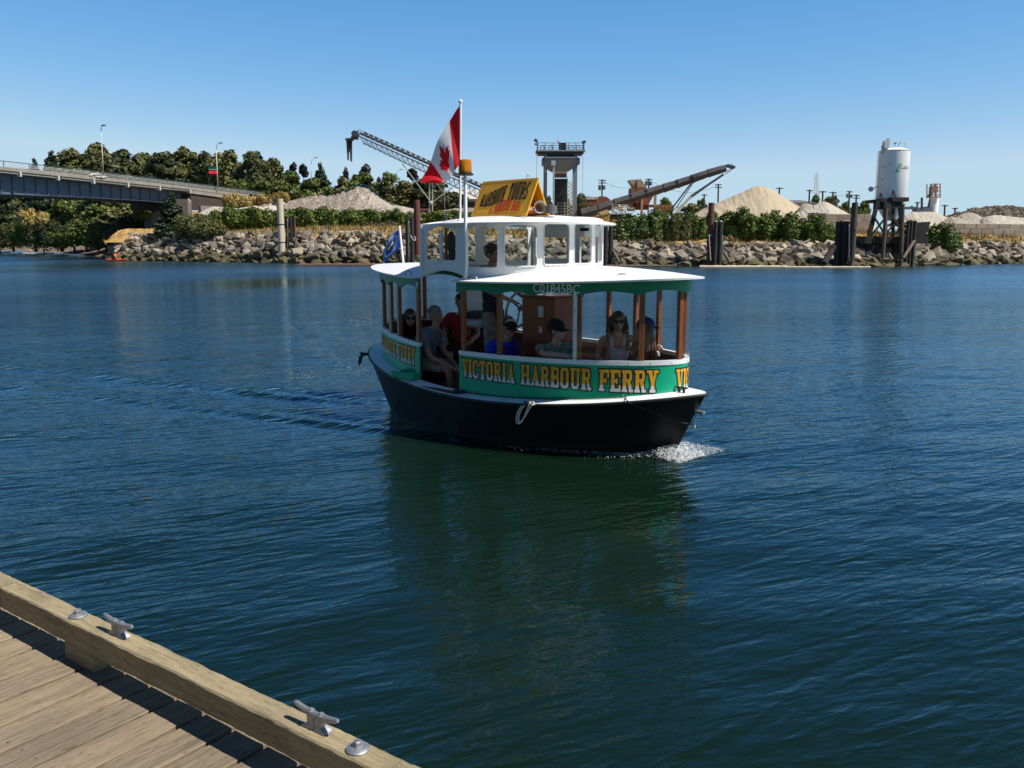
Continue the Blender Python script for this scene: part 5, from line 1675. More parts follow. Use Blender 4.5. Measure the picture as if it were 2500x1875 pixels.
# ---- riprap boulders
M['rock'] = mat('riprap_rock', (.42, .35, .265), (.13, .105, .08), 1.6, rough=.9, bump=.05, bscale=3, island=True, c3=(.235, .20, .16), spec=.15, coord='Generated')
M['rock_low'] = mat('weedy_rock', (.17, .145, .08), (.075, .065, .035), .9, rough=.9, bump=.05, bscale=3, c3=(.12, .10, .055), spec=.2)
def rock_mesh(seed):
    r_ = random.Random(seed); bm = bmesh.new()
    for i in range(12):
        v = Vector((r_.uniform(-1, 1), r_.uniform(-1, 1), r_.uniform(-1, 1)))
        m_ = max(abs(v.x), abs(v.y), abs(v.z)); v = v / m_ * r_.uniform(.86, 1.0)
        bm.verts.new((v.x * .60, v.y * .50, v.z * .36))
    bmesh.ops.convex_hull(bm, input=bm.verts)
    for v in [v for v in bm.verts if not v.link_faces]: bm.verts.remove(v)
    bmesh.ops.dissolve_limit(bm, angle_limit=R(14), verts=bm.verts, edges=bm.edges)
    bmesh.ops.bevel(bm, geom=list(bm.edges), offset=.022, segments=1, affect='EDGES')
    bmesh.ops.triangulate(bm, faces=bm.faces)
    me = bpy.data.meshes.new("boulder"); bm.to_mesh(me); bm.free(); return me
RM = [rock_mesh(100 + i) for i in range(14)]
RMl = []
for me_ in RM:
    me_.materials.append(M['rock']); c_ = me_.copy(); c_.materials.clear(); c_.materials.append(M['rock_low']); RMl.append(c_)
rnd = random.Random(77); cand = []
X = -56.0
while X < 62:
    L_ = 4.4 if X > -52 else 5.0
    s = 0.1; row = 0
    while s < L_:
        sz = rnd.uniform(.62, 1.5) * (1.0 if s < 3 else .8)
        xx = X + rnd.uniform(-.5, .5); st = s + rnd.uniform(-.22, .22)
        cand.append((sz, xx, st)); s += .60
    X += .86
def visible(X, Y):
    # hidden behind the ferry's solid parts? keep it simple: all of the frame
    px = 1250 + FPX * X / (Y * CP)
    return -40 < px < 2560
vis = [c for c in cand if visible(c[1], shoreY(c[1]))]
vis.sort(key=lambda c: -c[0] / shoreY(c[1]))
def rock_label(X, s):
    seg = "left of the pale pole" if X < -30 else "between the pale pole and the ferry" if X < -14 else "behind the ferry" if X < 12 else "between the ferry and the silo dock" if X < 32 else "right of the silo dock"
    lv = "low on the bank" if s < 2.2 else "midway up the bank" if s < 3.4 else "topping the bank"
    ref = {"left of the pale pole": (-56, -30), "between the pale pole and the ferry": (-30, -14), "behind the ferry": (-14, 12), "between the ferry and the silo dock": (12, 32), "right of the silo dock": (32, 62)}[seg]
    f = (X - ref[0]) / (ref[1] - ref[0]); part = ", left part" if f < .34 else ", middle part" if f < .67 else ", right part"
    return ("weedy waterline boulder " if s < .9 else "grey boulder " + lv + " ") + seg + part
rest = MB()
for i, (sz, xx, st) in enumerate(vis):
    z = profile(xx, st) + rnd.uniform(-.12, .10); rot = Euler((rnd.uniform(-.45, .45), rnd.uniform(-.45, .45), rnd.uniform(0, 6.28)))
    k = rnd.randrange(14); low = st < 1.0
    if i < 300:
        me_ = (RMl if low else RM)[k]
        o = bpy.data.objects.new("boulder", me_); COL.objects.link(o)
        o.location = (xx, shoreY(xx) + st - .3, z); o.rotation_euler = rot; o.scale = (sz, sz, sz)
        tag(o, rock_label(xx, st), "boulder", "boulders of the rock bank")
    else:
        Mx = rot.to_matrix() * sz; me_ = RM[k]; c0 = Vector((xx, shoreY(xx) + st - .3, z))
        rest.mesh([c0 + Mx @ v.co for v in me_.vertices], [tuple(p_.vertices) for p_ in me_.polygons], 1 if low else 0)
# small filler stones
for i in range(1500):
    xx = rnd.uniform(-57, 62); st = rnd.uniform(-.1, 4.9); sz = rnd.uniform(.22, .55)
    Mx = Euler((rnd.uniform(-1, 1), rnd.uniform(-1, 1), rnd.uniform(0, 6.28))).to_matrix() * sz; me_ = RM[rnd.randrange(14)]; c0 = Vector((xx, shoreY(xx) + st - .3, profile(xx, st) + .08))
    rest.mesh([c0 + Mx @ v.co for v in me_.vertices], [tuple(p_.vertices) for p_ in me_.polygons], 1 if st < .9 else 0)
tag(rest.build("small_boulders", [M['rock'], M['rock_low']], None), "smaller stones filling the gaps of the far rock bank", "boulders", kind="stuff")

# ---- foliage
def crown_quads(blobs, n, size, seed, up=.25, solid=.85):
    g = np.random.default_rng(seed)
    B = np.array(blobs)                       # cx,cy,cz,rx,ry,rz
    wts = (B[:, 3] * B[:, 5]) ** 1.0; wts = wts / wts.sum()
    k = g.choice(len(B), n, p=wts); d = g.normal(size=(n, 3)); d /= np.linalg.norm(d, axis=1)[:, None]
    r = g.uniform(.72, 1.08, n); r = np.where(g.random(n) < .10, r * g.uniform(1.05, 1.28, n), r)
    c = B[k, :3] + d * r[:, None] * B[k, 3:6]
    # drop quads deep inside other blobs
    nrm = d + g.normal(size=(n, 3)) * .6; nrm[:, 2] += up; nrm /= np.linalg.norm(nrm, axis=1)[:, None]
    a = np.cross(nrm, g.normal(size=(n, 3))); a /= np.linalg.norm(a, axis=1)[:, None]; b = np.cross(nrm, a)
    s = (size * g.uniform(.55, 1.25, n))[:, None]
    j = lambda: 1 + g.uniform(-.35, .35, (n, 1))
    return np.stack([c - a * s * j() - b * s * .7 * j(), c + a * s * j() - b * s * .6 * j(), c + a * s * .8 * j() + b * s * .7 * j(), c - a * s * .7 * j() + b * s * j()], 1)
def core_quads(blobs, f=.70):
    Q = []
    for cx, cy, cz, rx, ry, rz in blobs:
        n, m_ = 8, 5
        def P(i, k):
            th = PI * i / m_; ph = 2 * PI * k / n
            return (cx + f * rx * math.sin(th) * math.cos(ph), cy + f * ry * math.sin(th) * math.sin(ph), cz + f * rz * math.cos(th))
        for i in range(m_):
            for k in range(n): Q.append([P(i, k), P(i + 1, k), P(i + 1, k + 1), P(i, k + 1)])
    return np.array(Q)
def plant(name, blobs, n, size, m_, trunk_m=None, trunk=None, seed=1, core=.7):
    root = bpy.data.objects.new(name, None); COL.objects.link(root)
    Q = crown_quads(blobs, n, size, seed)
    if core: Q = np.concatenate([Q, core_quads(blobs, core)])
    quads_np("crown", Q, m_, root)
    if trunk:
        q = MB()
        for t_ in trunk: q.tube(t_[0], t_[1], 7)
        q.build("trunk", trunk_m, root, smooth='all')
    return root
LM = dict(
    olive=leafmat('olive_foliage', (.055, .064, .016), (.105, .108, .030), (.165, .152, .050)),
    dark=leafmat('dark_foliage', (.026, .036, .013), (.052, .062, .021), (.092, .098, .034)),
    green=leafmat('green_foliage', (.045, .068, .012), (.085, .115, .020), (.145, .165, .034)),
    hedge=leafmat('hedge_foliage', (.035, .062, .008), (.080, .120, .016), (.160, .195, .030)),
    purple=leafmat('copper_foliage', (.018, .014, .018), (.034, .026, .030), (.055, .042, .045)),
    yellow=leafmat('yellow_foliage', (.22, .15, .03), (.38, .27, .07), (.50, .38, .12)),
    brown=leafmat('brown_scrub', (.05, .035, .02), (.10, .07, .04), (.16, .11, .06)),
    straw=leafmat('straw_bush', (.30, .18, .06), (.46, .29, .11), (.56, .38, .16)),
    conifer=leafmat('conifer_foliage', (.010, .022, .011), (.020, .038, .016), (.035, .055, .022)))
M['bark'] = mat('bark', (.10, .075, .055), (.055, .042, .032), 3, rough=.9, bump=.03)
def tree_blobs(seed, w_=4.5, h_=10, base=.10, n=34):
    r_ = random.Random(seed); B = []
    for i in range(n):
        a = r_.uniform(0, 6.28); f = r_.random() ** .5; zz = r_.uniform(base, .92)
        env = math.sin(PI * min(.97, (zz - base * .5) / (1.02 - base * .5))) ** .6
        s = r_.uniform(.13, .30)
        B.append((math.cos(a) * f * w_ * .90 * env, math.sin(a) * f * w_ * .6 * env, zz * h_, w_ * s * 1.15, w_ * s * 1.1, h_ * s * .36))
    B.append((0, 0, h_ * .55, w_ * .5, w_ * .5, h_ * .28)); B.append((0, 0, h_ * .93, w_ * .22, w_ * .22, h_ * .10))
    return B
def tree_trunk(B, h_, r0=.22):
    T = [([(0, 0, -.5), (.1, 0, h_ * .3), (0, .1, h_ * .8)], [r0, r0 * .7, r0 * .2])]
    for b in B[:7]: T.append(([(0, 0, h_ * .28), (b[0] * .5, b[1] * .5, b[2] * .8), (b[0], b[1], b[2])], [r0 * .4, r0 * .25, r0 * .1]))
    return T
PROTO = {}
def proto(key, maker):
    if key not in PROTO: PROTO[key] = [maker(), False]
    return PROTO[key]
def place(key, maker, loc, rz, sc, name, label, cat, group):
    p_ = proto(key, maker)
    if not p_[1]:
        o = p_[0]; p_[1] = True; o.location = loc; o.rotation_euler = (0, 0, rz); o.scale = sc; tag(o, label, cat, group); o.name = name
        KIDS[id(o)] = 1
    else:
        o = copy_thing(p_[0], loc, rz, sc, label, group, cat)
        o['category'] = cat
        if group: o['group'] = group
        o.name = name
    return o
def mk_tree(seed, leaf, w_=4.5, h_=10, n=5200, size=.26):
    def f():
        B = tree_blobs(seed, w_, h_); return plant("tree", B, n, size, LM[leaf], M['bark'], tree_trunk(B, h_), seed)
    return f
def mk_conifer(seed, leaf='conifer', h_=10, w_=2.6, n=4200):
    def f():
        r_ = random.Random(seed); B = []
        for i in range(15):
            z = .08 + .88 * i / 15; rr = w_ * (1 - z) ** .85 * r_.uniform(.8, 1.15) + .12
            for k in range(3 if z < .8 else 1):
                a = r_.uniform(0, 6.28); B.append((math.cos(a) * rr * .45, math.sin(a) * rr * .45, z * h_, rr * .72, rr * .72, h_ * .050))
        return plant("tree", B, n, .20, LM[leaf], M['bark'], [([(0, 0, -.5), (0, 0, h_ * .97)], [.2, .03])], seed, core=.6)
    return f
def mk_spindly(seed, leaf='purple', h_=10, w_=2.6):
    def f():
        r_ = random.Random(seed); B = []
        for i in range(16):
            z = r_.uniform(.25, .98); rr = w_ * (.30 + .25 * r_.random()) * (1.1 - z * .6)
            a = r_.uniform(0, 6.28); B.append((math.cos(a) * w_ * .5 * (1.15 - z), math.sin(a) * w_ * .5 * (1.15 - z), z * h_, rr * .8, rr * .8, h_ * .055))
        return plant("tree", B, 2600, .24, LM[leaf], M['bark'], [([(0, 0, -.5), (0, 0, h_ * .97)], [.18, .04])], seed, core=.5)
    return f
def mk_shrub(seed, leaf, w_=2.4, h_=2.2, n=4200, size=.105, core=.78):
    def f():
        r_ = random.Random(seed); B = []
        for i in range(13):
            x = r_.uniform(-.78, .78) * w_; y = r_.uniform(-.5, .5) * w_ * .5; z = r_.uniform(.35, .74) * h_ * (1 - .25 * abs(x / w_))
            B.append((x, y, z, w_ * r_.uniform(.2, .34), w_ * r_.uniform(.2, .3), h_ * r_.uniform(.20, .30)))
        for x in (-.6, 0, .6): B.append((x * w_, 0, h_ * .35, w_ * .42, w_ * .35, h_ * .44))
        return plant("shrub", B, n, size, LM[leaf], M['bark'], [([(x * w_ * .5, 0, -.3), (x * w_, .1, h_ * .5)], [.05, .02]) for x in (-.5, -.1, .3)], seed, core=core)
    return f
def veg(kind, px, ptop, Y, wpx, label, hpx=None, cat="tree", group=None, z0=None, seed=None):
    """kind: (maker key); px centre, ptop top row, wpx width, Y depth"""
    mk, leaf, sd, w0, h0 = kind
    p_ = at(px, ptop, Y); zt = p_.z
    if z0 is None: z0 = ground(p_.x, Y) - .1
    if hpx is not None: z0 = zt - hpx * mpp(Y)
    H = (zt - z0) * (1.0 if mk is not mk_shrub else 1.12); W = wpx * mpp(Y) / 2 * (1.48 if mk is mk_tree else 1.15)
    maker = mk(sd, leaf)
    key = (mk.__name__, leaf, sd)
    if mk is mk_shrub and H / h0 > 1.5 * W / w0:
        h0 = 4.9; maker = mk_shrub(sd + 50, leaf, 2.45, 4.9, 7000); key = (mk.__name__, leaf, sd, 'tall')
    rz = (px * 1.7) % 6.28 if mk is not mk_shrub else (0.15 * math.sin(px))
    name = "tree" if cat == "tree" else "shrub"
    return place(key, maker, (p_.x, Y, z0), rz, (W / w0, W / w0, H / h0), name, label, cat, group)
T = lambda leaf, sd: (mk_tree, leaf, sd, 4.3, 10.0)
CO = lambda sd: (mk_conifer, 'conifer', sd, 2.3, 10.0)
SPn = lambda sd, leaf='purple': (mk_spindly, leaf, sd, 2.2, 10.0)
SB = lambda leaf, sd: (mk_shrub, leaf, sd, 2.45, 2.15)
GT = "trees beyond the bridge"
for a in [
    (CO(1), 82, 378, 165, 34, "slim dark conifer top showing above the bridge railing at far left"),
    (CO(2), 122, 361, 168, 60, "broad dark conifer rising above the bridge railing, second tree from the left"),
    (T('olive', 1), 175, 366, 170, 96, "olive green rounded tree just right of the dark conifers above the bridge"),
    (T('olive', 2), 236, 352, 172, 100, "tallest olive tree directly behind the left bridge street lamp"),
    (T('dark', 3), 300, 368, 168, 84, "dark tree right of the left bridge street lamp"),
    (T('olive', 3), 352, 376, 170, 84, "low olive tree midway between the two bridge street lamps"),
    (T('dark', 1), 405, 374, 165, 76, "dark open-crowned tree above the bridge with sky showing through its foot"),
    (T('olive', 1), 448, 362, 170, 84, "tall loose-crowned tree left of the red digital sign"),
    (T('dark', 2), 500, 373, 165, 80, "dark tree directly behind the red digital sign"),
    (T('olive', 2), 560, 370, 162, 90, "leafy olive tree right of the second bridge street lamp"),
    (T('dark', 3), 622, 372, 160, 86, "tall dense tree above the landward end of the bridge railing"),
    (T('olive', 3), 664, 388, 156, 60, "sloping olive tree behind the end of the bridge railing")]:
    veg(a[0], a[1], a[2], a[3], a[4], a[5], z0=8.0, group=GT)
for a in [
    (T('green', 4), 590, 440, 150, 60, "small yellowish green tree at the end of the bridge railing"),
    (T('green', 5), 645, 440, 150, 66, "bushy green tree just beyond the bridge's dry grass ramp"),
    (T('green', 4), 707, 420, 150, 70, "green rounded tree right of the pale pole top"),
    (SPn(1), 716, 390, 158, 44, "thin dark purplish tree left of the small distant lamp"),
    (SPn(2), 740, 408, 156, 46, "dark ragged tree beneath the small distant street lamp"),
    (CO(1), 783, 388, 155, 56, "dark pointed conifer right of the small distant street lamp"),
    (T('green', 5), 770, 436, 148, 64, "low green tree in front of the dark pointed conifer"),
    (SPn(1), 843, 402, 150, 34, "wispy purple-leaved tree under the conveyor's hanging chute"),
    (T('olive', 2), 836, 434, 145, 66, "olive tree beneath the conveyor's hanging chute"),
    (SPn(2), 893, 408, 150, 54, "dark tree standing behind the peak of the gravel heap"),
    (T('green', 4), 888, 424, 140, 76, "green tree directly behind the gravel heap's peak"),
    (T('green', 5), 945, 424, 140, 70, "pointed green tree right of the gravel heap's peak"),
    (SPn(1), 926, 428, 148, 40, "thin dark tree between two green trees behind the gravel heap"),
    (T('olive', 3), 985, 444, 136, 84, "olive tree behind the right slope of the gravel heap"),
    (SPn(2), 1006, 418, 146, 56, "dark tree behind the conveyor's sloping strut"),
    (T('dark', 1), 1062, 436, 136, 96, "large dark tree behind the maple leaf flag and conveyor posts"),
    (SPn(1), 1040, 452, 142, 50, "dark thin tree directly left of the conveyor posts")]:
    veg(a[0], a[1], a[2], a[3], a[4], a[5], z0=4.2, group="trees behind the gravel yard")
# beyond the yard, right half
for a in [
    (T('green', 5), 1380, 470, 300, 26, "small distant tree seen through the legs of the loading tower"),
    (T('olive', 2), 1418, 474, 150, 46, "green tree between the loading tower and the power pole"),
    (T('olive', 1), 1440, 492, 150, 36, "low tree left of the rusty hopper body"),
    (T('green', 4), 1622, 484, 190, 30, "small green tree under the covered conveyor's struts"),
    (T('olive', 3), 1690, 498, 200, 60, "low olive tree left of the big sand heap"),
    (T('green', 5), 1716, 486, 220, 26, "distant green tree at the foot of the big sand heap"),
    (T('green', 4), 1992, 478, 230, 28, "small round tree beneath the radio mast"),
    (T('olive', 1), 2037, 479, 220, 40, "rounded green tree right of the radio mast"),
    (T('green', 5), 2070, 493, 210, 28, "low green tree left of the tall timber pile"),
    (T('green', 4), 2110, 492, 210, 32, "small green tree between the tall pile and the silo tower"),
    (T('dark', 2), 1340, 480, 160, 30, "dark tree peeping out beside the loading tower's left leg")]:
    veg(a[0], a[1], a[2], a[3], a[4], a[5], z0=4.2, group="trees beyond the yard")
# under and in front of the bridge
GU = "bushes and trees below the bridge"
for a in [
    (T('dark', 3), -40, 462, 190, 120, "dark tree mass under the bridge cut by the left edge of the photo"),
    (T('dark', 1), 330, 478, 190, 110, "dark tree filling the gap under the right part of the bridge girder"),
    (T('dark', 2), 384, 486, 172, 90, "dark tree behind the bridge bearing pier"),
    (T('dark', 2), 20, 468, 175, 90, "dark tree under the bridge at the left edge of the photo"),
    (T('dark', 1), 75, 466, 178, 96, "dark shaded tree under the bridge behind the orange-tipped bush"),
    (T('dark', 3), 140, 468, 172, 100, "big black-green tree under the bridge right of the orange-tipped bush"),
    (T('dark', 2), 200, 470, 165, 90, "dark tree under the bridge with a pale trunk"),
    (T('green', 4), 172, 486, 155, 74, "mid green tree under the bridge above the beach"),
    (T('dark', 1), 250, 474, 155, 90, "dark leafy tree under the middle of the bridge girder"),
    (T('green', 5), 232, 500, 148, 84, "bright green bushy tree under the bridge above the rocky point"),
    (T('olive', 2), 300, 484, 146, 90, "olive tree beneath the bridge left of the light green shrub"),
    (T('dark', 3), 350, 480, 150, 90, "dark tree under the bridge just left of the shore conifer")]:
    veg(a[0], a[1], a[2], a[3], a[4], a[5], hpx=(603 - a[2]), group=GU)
for a in [
    (SB('yellow', 11), 78, 512, 150, 60, "bush with orange-yellow top under the left part of the bridge", 40),
    (SB('green', 12), 60, 530, 152, 80, "green bush below the orange-yellow topped bush", 60),
    (SB('olive', 13), 22, 550, 160, 60, "olive scrub at the left edge above the beach", 50),
    (SB('green', 12), 58, 556, 158, 44, "light green shrub at the foot of the beach, left", 40),
    (SB('green', 14), 150, 566, 142, 70, "low bright green mound of brambles on the beach", 28),
    (SB('dark', 15), 110, 540, 150, 90, "black-green bush right of the orange-topped bush", 62),
    (SB('green', 14), 208, 530, 136, 90, "bright green bush on the slope below the bridge", 62),
    (SB('olive', 13), 250, 545, 124, 76, "brownish olive scrub at the start of the rocks", 52),
    (SB('brown', 16), 285, 560, 121, 60, "brown dry scrub beside the rocks under the bridge", 34),
    (SB('dark', 15), 323, 523, 128, 64, "dark round bush left of the grey concrete block", 36),
    (SB('hedge', 17), 344, 512, 125, 40, "light green leafy shrub standing above the dark bush under the bridge", 24),
    (SB('olive', 18), 282, 536, 130, 84, "olive bramble patch behind the dry grass mound", 50)]:
    veg(a[0], a[1], a[2], a[3], a[4], a[5], hpx=a[6], cat="shrub", group=GU)
veg(CO(2), 414, 466, 113, 66, "pointed dark green conifer standing on the bank in front of the bridge girder", hpx=118, group=None)
# hedges on the left bank
GH = "hedge bushes along the far bank"
for a in [
    (SB('olive', 18), 470, 521, 109, 76, "olive bramble clump right of the shore conifer", 46),
    (SB('olive', 13), 500, 540, 107, 70, "low dull green scrub above the rocks right of the shore conifer", 34),
    (SB('hedge', 17), 560, 509, 112, 76, "clipped hedge bush at the left end of the bank hedge", 44),
    (SB('hedge', 19), 620, 507, 112, 76, "clipped hedge bush second from the left on the bank", 44),
    (SB('hedge', 20), 672, 512, 112, 60, "hedge bush right behind the pale pole", 42),
    (SB('hedge', 19), 738, 508, 110, 84, "leafy hedge bush behind the three dark piles", 44),
    (SB('hedge', 17), 790, 510, 110, 70, "hedge bush in the middle below the gravel heap", 42),
    (SB('hedge', 20), 846, 508, 109, 72, "brightest hedge bush below the gravel heap's peak", 46),
    (SB('hedge', 19), 905, 512, 108, 78, "right hand hedge bush beneath the gravel heap with a ragged end", 42),
    (SB('hedge', 17), 976, 511, 107, 52, "isolated round bush between the gravel heap hedge and the red pile", 42),
    (SB('brown', 16), 930, 540, 105, 66, "brown dry scrub under the right end of the hedge", 20),
    (SB('hedge', 20), 1060, 514, 118, 76, "low leafy hedge right of the red pile, left piece", 30),
    (SB('hedge', 19), 1112, 514, 118, 70, "low leafy hedge behind the beacon mast", 30)]:
    veg(a[0], a[1], a[2], a[3], a[4] * 1.25, a[5], hpx=a[6] * 1.1, cat="shrub", group=GH)
for a in [
    (SB('green', 12), 1555, 514, 97, 90, "big green bush right of the ferry's wheelhouse roof", 84),
    (SB('hedge', 17), 1612, 516, 98, 84, "tall bush below the rusty crushing plant", 74),
    (SB('olive', 18), 1652, 520, 97, 50, "dull olive twiggy patch between two green bushes left of the red pile", 60),
    (SB('hedge', 19), 1700, 516, 98, 80, "bush directly left of the tall red pile on the right", 62),
    (SB('green', 14), 1660, 562, 93, 90, "low green bush hanging over the rocks left of the tall red pile", 40),
    (SB('green', 12), 1590, 556, 93, 80, "dark green bush spilling down to the rocks behind the roof tip", 46),
    (SB('hedge', 20), 1768, 515, 98, 66, "bush just right of the tall red pile", 56),
    (SB('hedge', 17), 1826, 511, 97, 90, "rounded deep green bush below the big sand heap", 62),
    (SB('hedge', 19), 1905, 516, 97, 90, "largest rounded bush below the sand heap's right slope", 62),
    (SB('hedge', 20), 1968, 520, 96, 84, "rounded bush at the right end of the hedge", 62),
    (SB('hedge', 17), 2006, 540, 95, 50, "last small bush stepping down at the hedge's right end", 42),
    (SB('straw', 21), 1972, 564, 92, 50, "orange-brown dry bush in front of the hedge's right end", 30),
    (SB('brown', 16), 1925, 566, 91, 60, "grey-brown dead scrub left of the orange-brown bush", 34),
    (SB('olive', 18), 1884, 565, 91, 42, "small olive shrub on the bare bank below the hedge", 22),
    (SB('straw', 21), 1782, 574, 90, 32, "pale dry tuft right of the tall red pile", 20),
    (SB('straw', 21), 2020, 575, 90, 32, "yellowish dry shrub beside the dark pile cluster", 20),
    (SB('green', 14), 2285, 540, 92, 74, "green bush growing over the rocks right of the silo dock", 70),
    (SB('green', 12), 2305, 565, 93, 60, "lower green bush at the left end of the block wall", 40),
    (SB('olive', 13), 2225, 545, 100, 60, "shaded bush behind the silo tower's right legs", 60)]:
    veg(a[0], a[1], a[2], a[3] - (6.4 if 95 <= a[3] < 99 and a[1] < 2100 else 0), a[4] * 1.25, a[5], hpx=a[6] * 1.3, cat="shrub", group="bushes along the right hand bank")
for a in [
    (SB('yellow', 11), 577, 474, 128, 62, "yellow flowering broom bush in front of the bridge abutment", 34),
    (SB('yellow', 11), 684, 467, 126, 38, "small yellow bush showing behind the top of the pale pole", 26),
    (SB('straw', 21), 640, 478, 130, 70, "straw-coloured dry brush between the two yellow bushes", 24)]:
    veg(a[0], a[1], a[2], a[3], a[4], a[5], hpx=a[6], cat="shrub", group="dry bushes near the bridge end")
# straw mound at the point
q = MB()
def heap(name, label, pts_top, Y, pbase, m_, depth=1.0, noise_=.25, seed=1, cat="gravel heap", group=None, ridge=0.0):
    """a heap whose skyline passes through photo points; rises from depth Y0 to the ridge at Y and falls behind.
    built as a solid: each skyline point spreads forward at the angle of repose"""
    r_ = random.Random(seed)
    P = [at(x, y, Y) for x, y in pts_top]
    # resample
    n = 90; xs = [P[0].x + (P[-1].x - P[0].x) * i / n for i in range(n + 1)]
    def zt(x):
        for a, b in zip(P[:-1], P[1:]):
            if a.x <= x <= b.x: return a.z + (b.z - a.z) * (x - a.x) / (b.x - a.x)
        return P[-1].z
    zb = at(pts_top[0][0], pbase, Y).z
    m__n = 26; vs = []
    W = P[-1].x - P[0].x
    Hm = max(p_.z for p_ in P) - zb; D = max(W * .5, Hm * 1.5) * depth
    off = [[r_.uniform(-1, 1) for _ in range(m__n + 1)] for _ in range(n + 1)]
    for i in range(n + 1):
        for j in range(m__n + 1):
            v = -1 + 2 * j / m__n
            H = max(0, zt(xs[i]) - zb)
            f = max(0, 1 - abs(v)) ** .95
            hh = H * f
            jj = off[i][j] * noise_ * (0.25 if abs(v) < .04 else 1) * (1 if f > 0 else 0)
            x = xs[i] + (0 if abs(v) < .03 else 0)
            # cone-like spread: the outline narrows towards front and back
            cx = (P[0].x + P[-1].x) / 2
            x = cx + (x - cx) * (1 + .10 * (1 - f))
            vs.append((x, Y + v * D, zb + hh + jj * min(1, hh) - .1))
    fs = []
    for i in range(n):
        for j in range(m__n):
            a = i * (m__n + 1) + j; fs.append((a, a + m__n + 1, a + m__n + 2, a + 1))
    q = MB(); q.mesh(vs, fs)
    o = q.build(name, m_, None, smooth='all')
    return tag(o, label, cat, group)
def gravelmat(name, a, b_, c_, sc, peb):
    m = mat(name, a, b_, .25, rough=.95, c3=c_, spec=.05, bump=.12, bscale=peb)
    nt = m.node_tree; b = nt.nodes["Principled BSDF"]
    if sc:
        vo = N(nt, "ShaderNodeTexVoronoi"); vo.inputs['Scale'].default_value = sc; vo.feature = 'F1'
        tc = N(nt, "ShaderNodeTexCoord"); nt.links.new(tc.outputs['Object'], vo.inputs['Vector'])
        r_ = ramp(nt, [(.0, (1.35, 1.3, 1.24)), (.30, (.95, .93, .9)), (.55, (.32, .31, .30))]); nt.links.new(vo.outputs['Distance'], r_.inputs[0])
        src = b.inputs['Base Color'].links[0].from_socket
        mx = N(nt, "ShaderNodeMix", data_type='RGBA', blend_type='MULTIPLY'); mx.inputs[0].default_value = .9
        nt.links.new(src, mx.inputs[6]); nt.links.new(r_.outputs[0], mx.inputs[7]); nt.links.new(mx.outputs[2], b.inputs['Base Color'])
    return m
M['cobble'] = gravelmat('cobble_gravel', (.56, .49, .41), (.40, .35, .30), (.48, .42, .36), 4.2, 2.0)
M['sand'] = gravelmat('sand_heap', (.50, .42, .30), (.42, .35, .25), (.46, .385, .275), 0, 1.2)
M['greysand'] = gravelmat('grey_gravel', (.42, .375, .31), (.33, .295, .245), (.38, .34, .28), 0, 2)
M['palegravel'] = gravelmat('pale_gravel', (.52, .47, .40), (.42, .38, .32), (.47, .43, .36), 0, 3)
heap("gravel_heap", "large heap of grey cobbles with a sandy peak behind the left hedge", [(600, 516), (640, 500), (720, 486), (788, 472), (810, 476), (846, 463), (870, 452), (888, 446), (896, 449), (912, 462), (935, 482), (956, 496), (975, 501), (1000, 505), (1030, 514)], 128, 540, M['cobble'], seed=2, noise_=.34)
heap("gravel_heap", "low fine gravel skirt at the right foot of the cobble heap", [(880, 528), (905, 470), (925, 480), (955, 498), (985, 502), (1010, 508), (1040, 520)], 124, 540, M['greysand'], seed=12, noise_=.12)
heap("gravel_heap", "low pale gravel ridge behind the hedge below the yellow bush", [(525, 530), (545, 514), (565, 505), (580, 507), (600, 504), (622, 500), (640, 504), (655, 500), (668, 499), (690, 516)], 118, 540, M['palegravel'], seed=3, noise_=.15)
heap("gravel_heap", "small pale gravel heap in front of the grey block retaining wall", [(478, 524), (500, 510), (520, 502), (545, 505), (560, 520)], 122, 540, M['palegravel'], seed=4, noise_=.12)
heap("gravel_heap", "low strip of pale cobbles in front of the white warehouse", [(1064, 520), (1080, 512), (1110, 507), (1150, 506), (1180, 512), (1200, 522)], 124, 535, M['cobble'], seed=5, noise_=.2)
heap("sand_heap", "tallest pale sand heap with a rounded crown right of the covered conveyor", [(1696, 520), (1720, 507), (1755, 492), (1790, 477), (1820, 464), (1838, 455), (1852, 452), (1872, 455), (1895, 467), (1925, 487), (1955, 505), (1985, 520), (2000, 528)], 135, 560, M['sand'], seed=6, noise_=.16)
heap("gravel_heap", "cone of pale grey gravel right of the big sand heap", [(1925, 526), (1960, 512), (1985, 500), (2008, 491), (2018, 491), (2045, 505), (2079, 524), (2100, 532)], 118, 560, M['palegravel'], seed=7, noise_=.12)
heap("gravel_heap", "small gravel mound wedged between the sand heap and the gravel cone", [(1945, 512), (1960, 496), (1975, 495), (1990, 503), (2010, 514)], 128, 540, M['greysand'], seed=8, noise_=.1)
heap("gravel_heap", "low double-humped gravel mound right of the silo tower", [(2195, 532), (2215, 520), (2228, 515), (2240, 516), (2262, 515), (2280, 516), (2300, 524), (2325, 534)], 122, 550, M['palegravel'], seed=9, noise_=.1)
heap("gravel_heap", "bright pale little heap under the double-humped mound", [(2222, 540), (2235, 532), (2252, 531), (2268, 538), (2275, 542)], 112, 550, M['palegravel'], seed=10, noise_=.05)
heap("gravel_heap", "grey mound left of the rounded brown heap above the block wall", [(2296, 544), (2312, 532), (2322, 526), (2345, 532), (2370, 540), (2392, 546)], 116, 556, M['greysand'], seed=11, noise_=.1)
heap("gravel_heap", "rounded brown-grey heap above the block wall", [(2328, 534), (2345, 522), (2362, 517), (2378, 518), (2400, 530), (2425, 546)], 122, 556, M['greysand'], seed=13, noise_=.1)
heap("gravel_heap", "long flat gravel mound above the right end of the block wall", [(2385, 546), (2405, 528), (2430, 523), (2470, 527), (2520, 532), (2560, 544)], 120, 556, M['palegravel'], seed=14, noise_=.12)
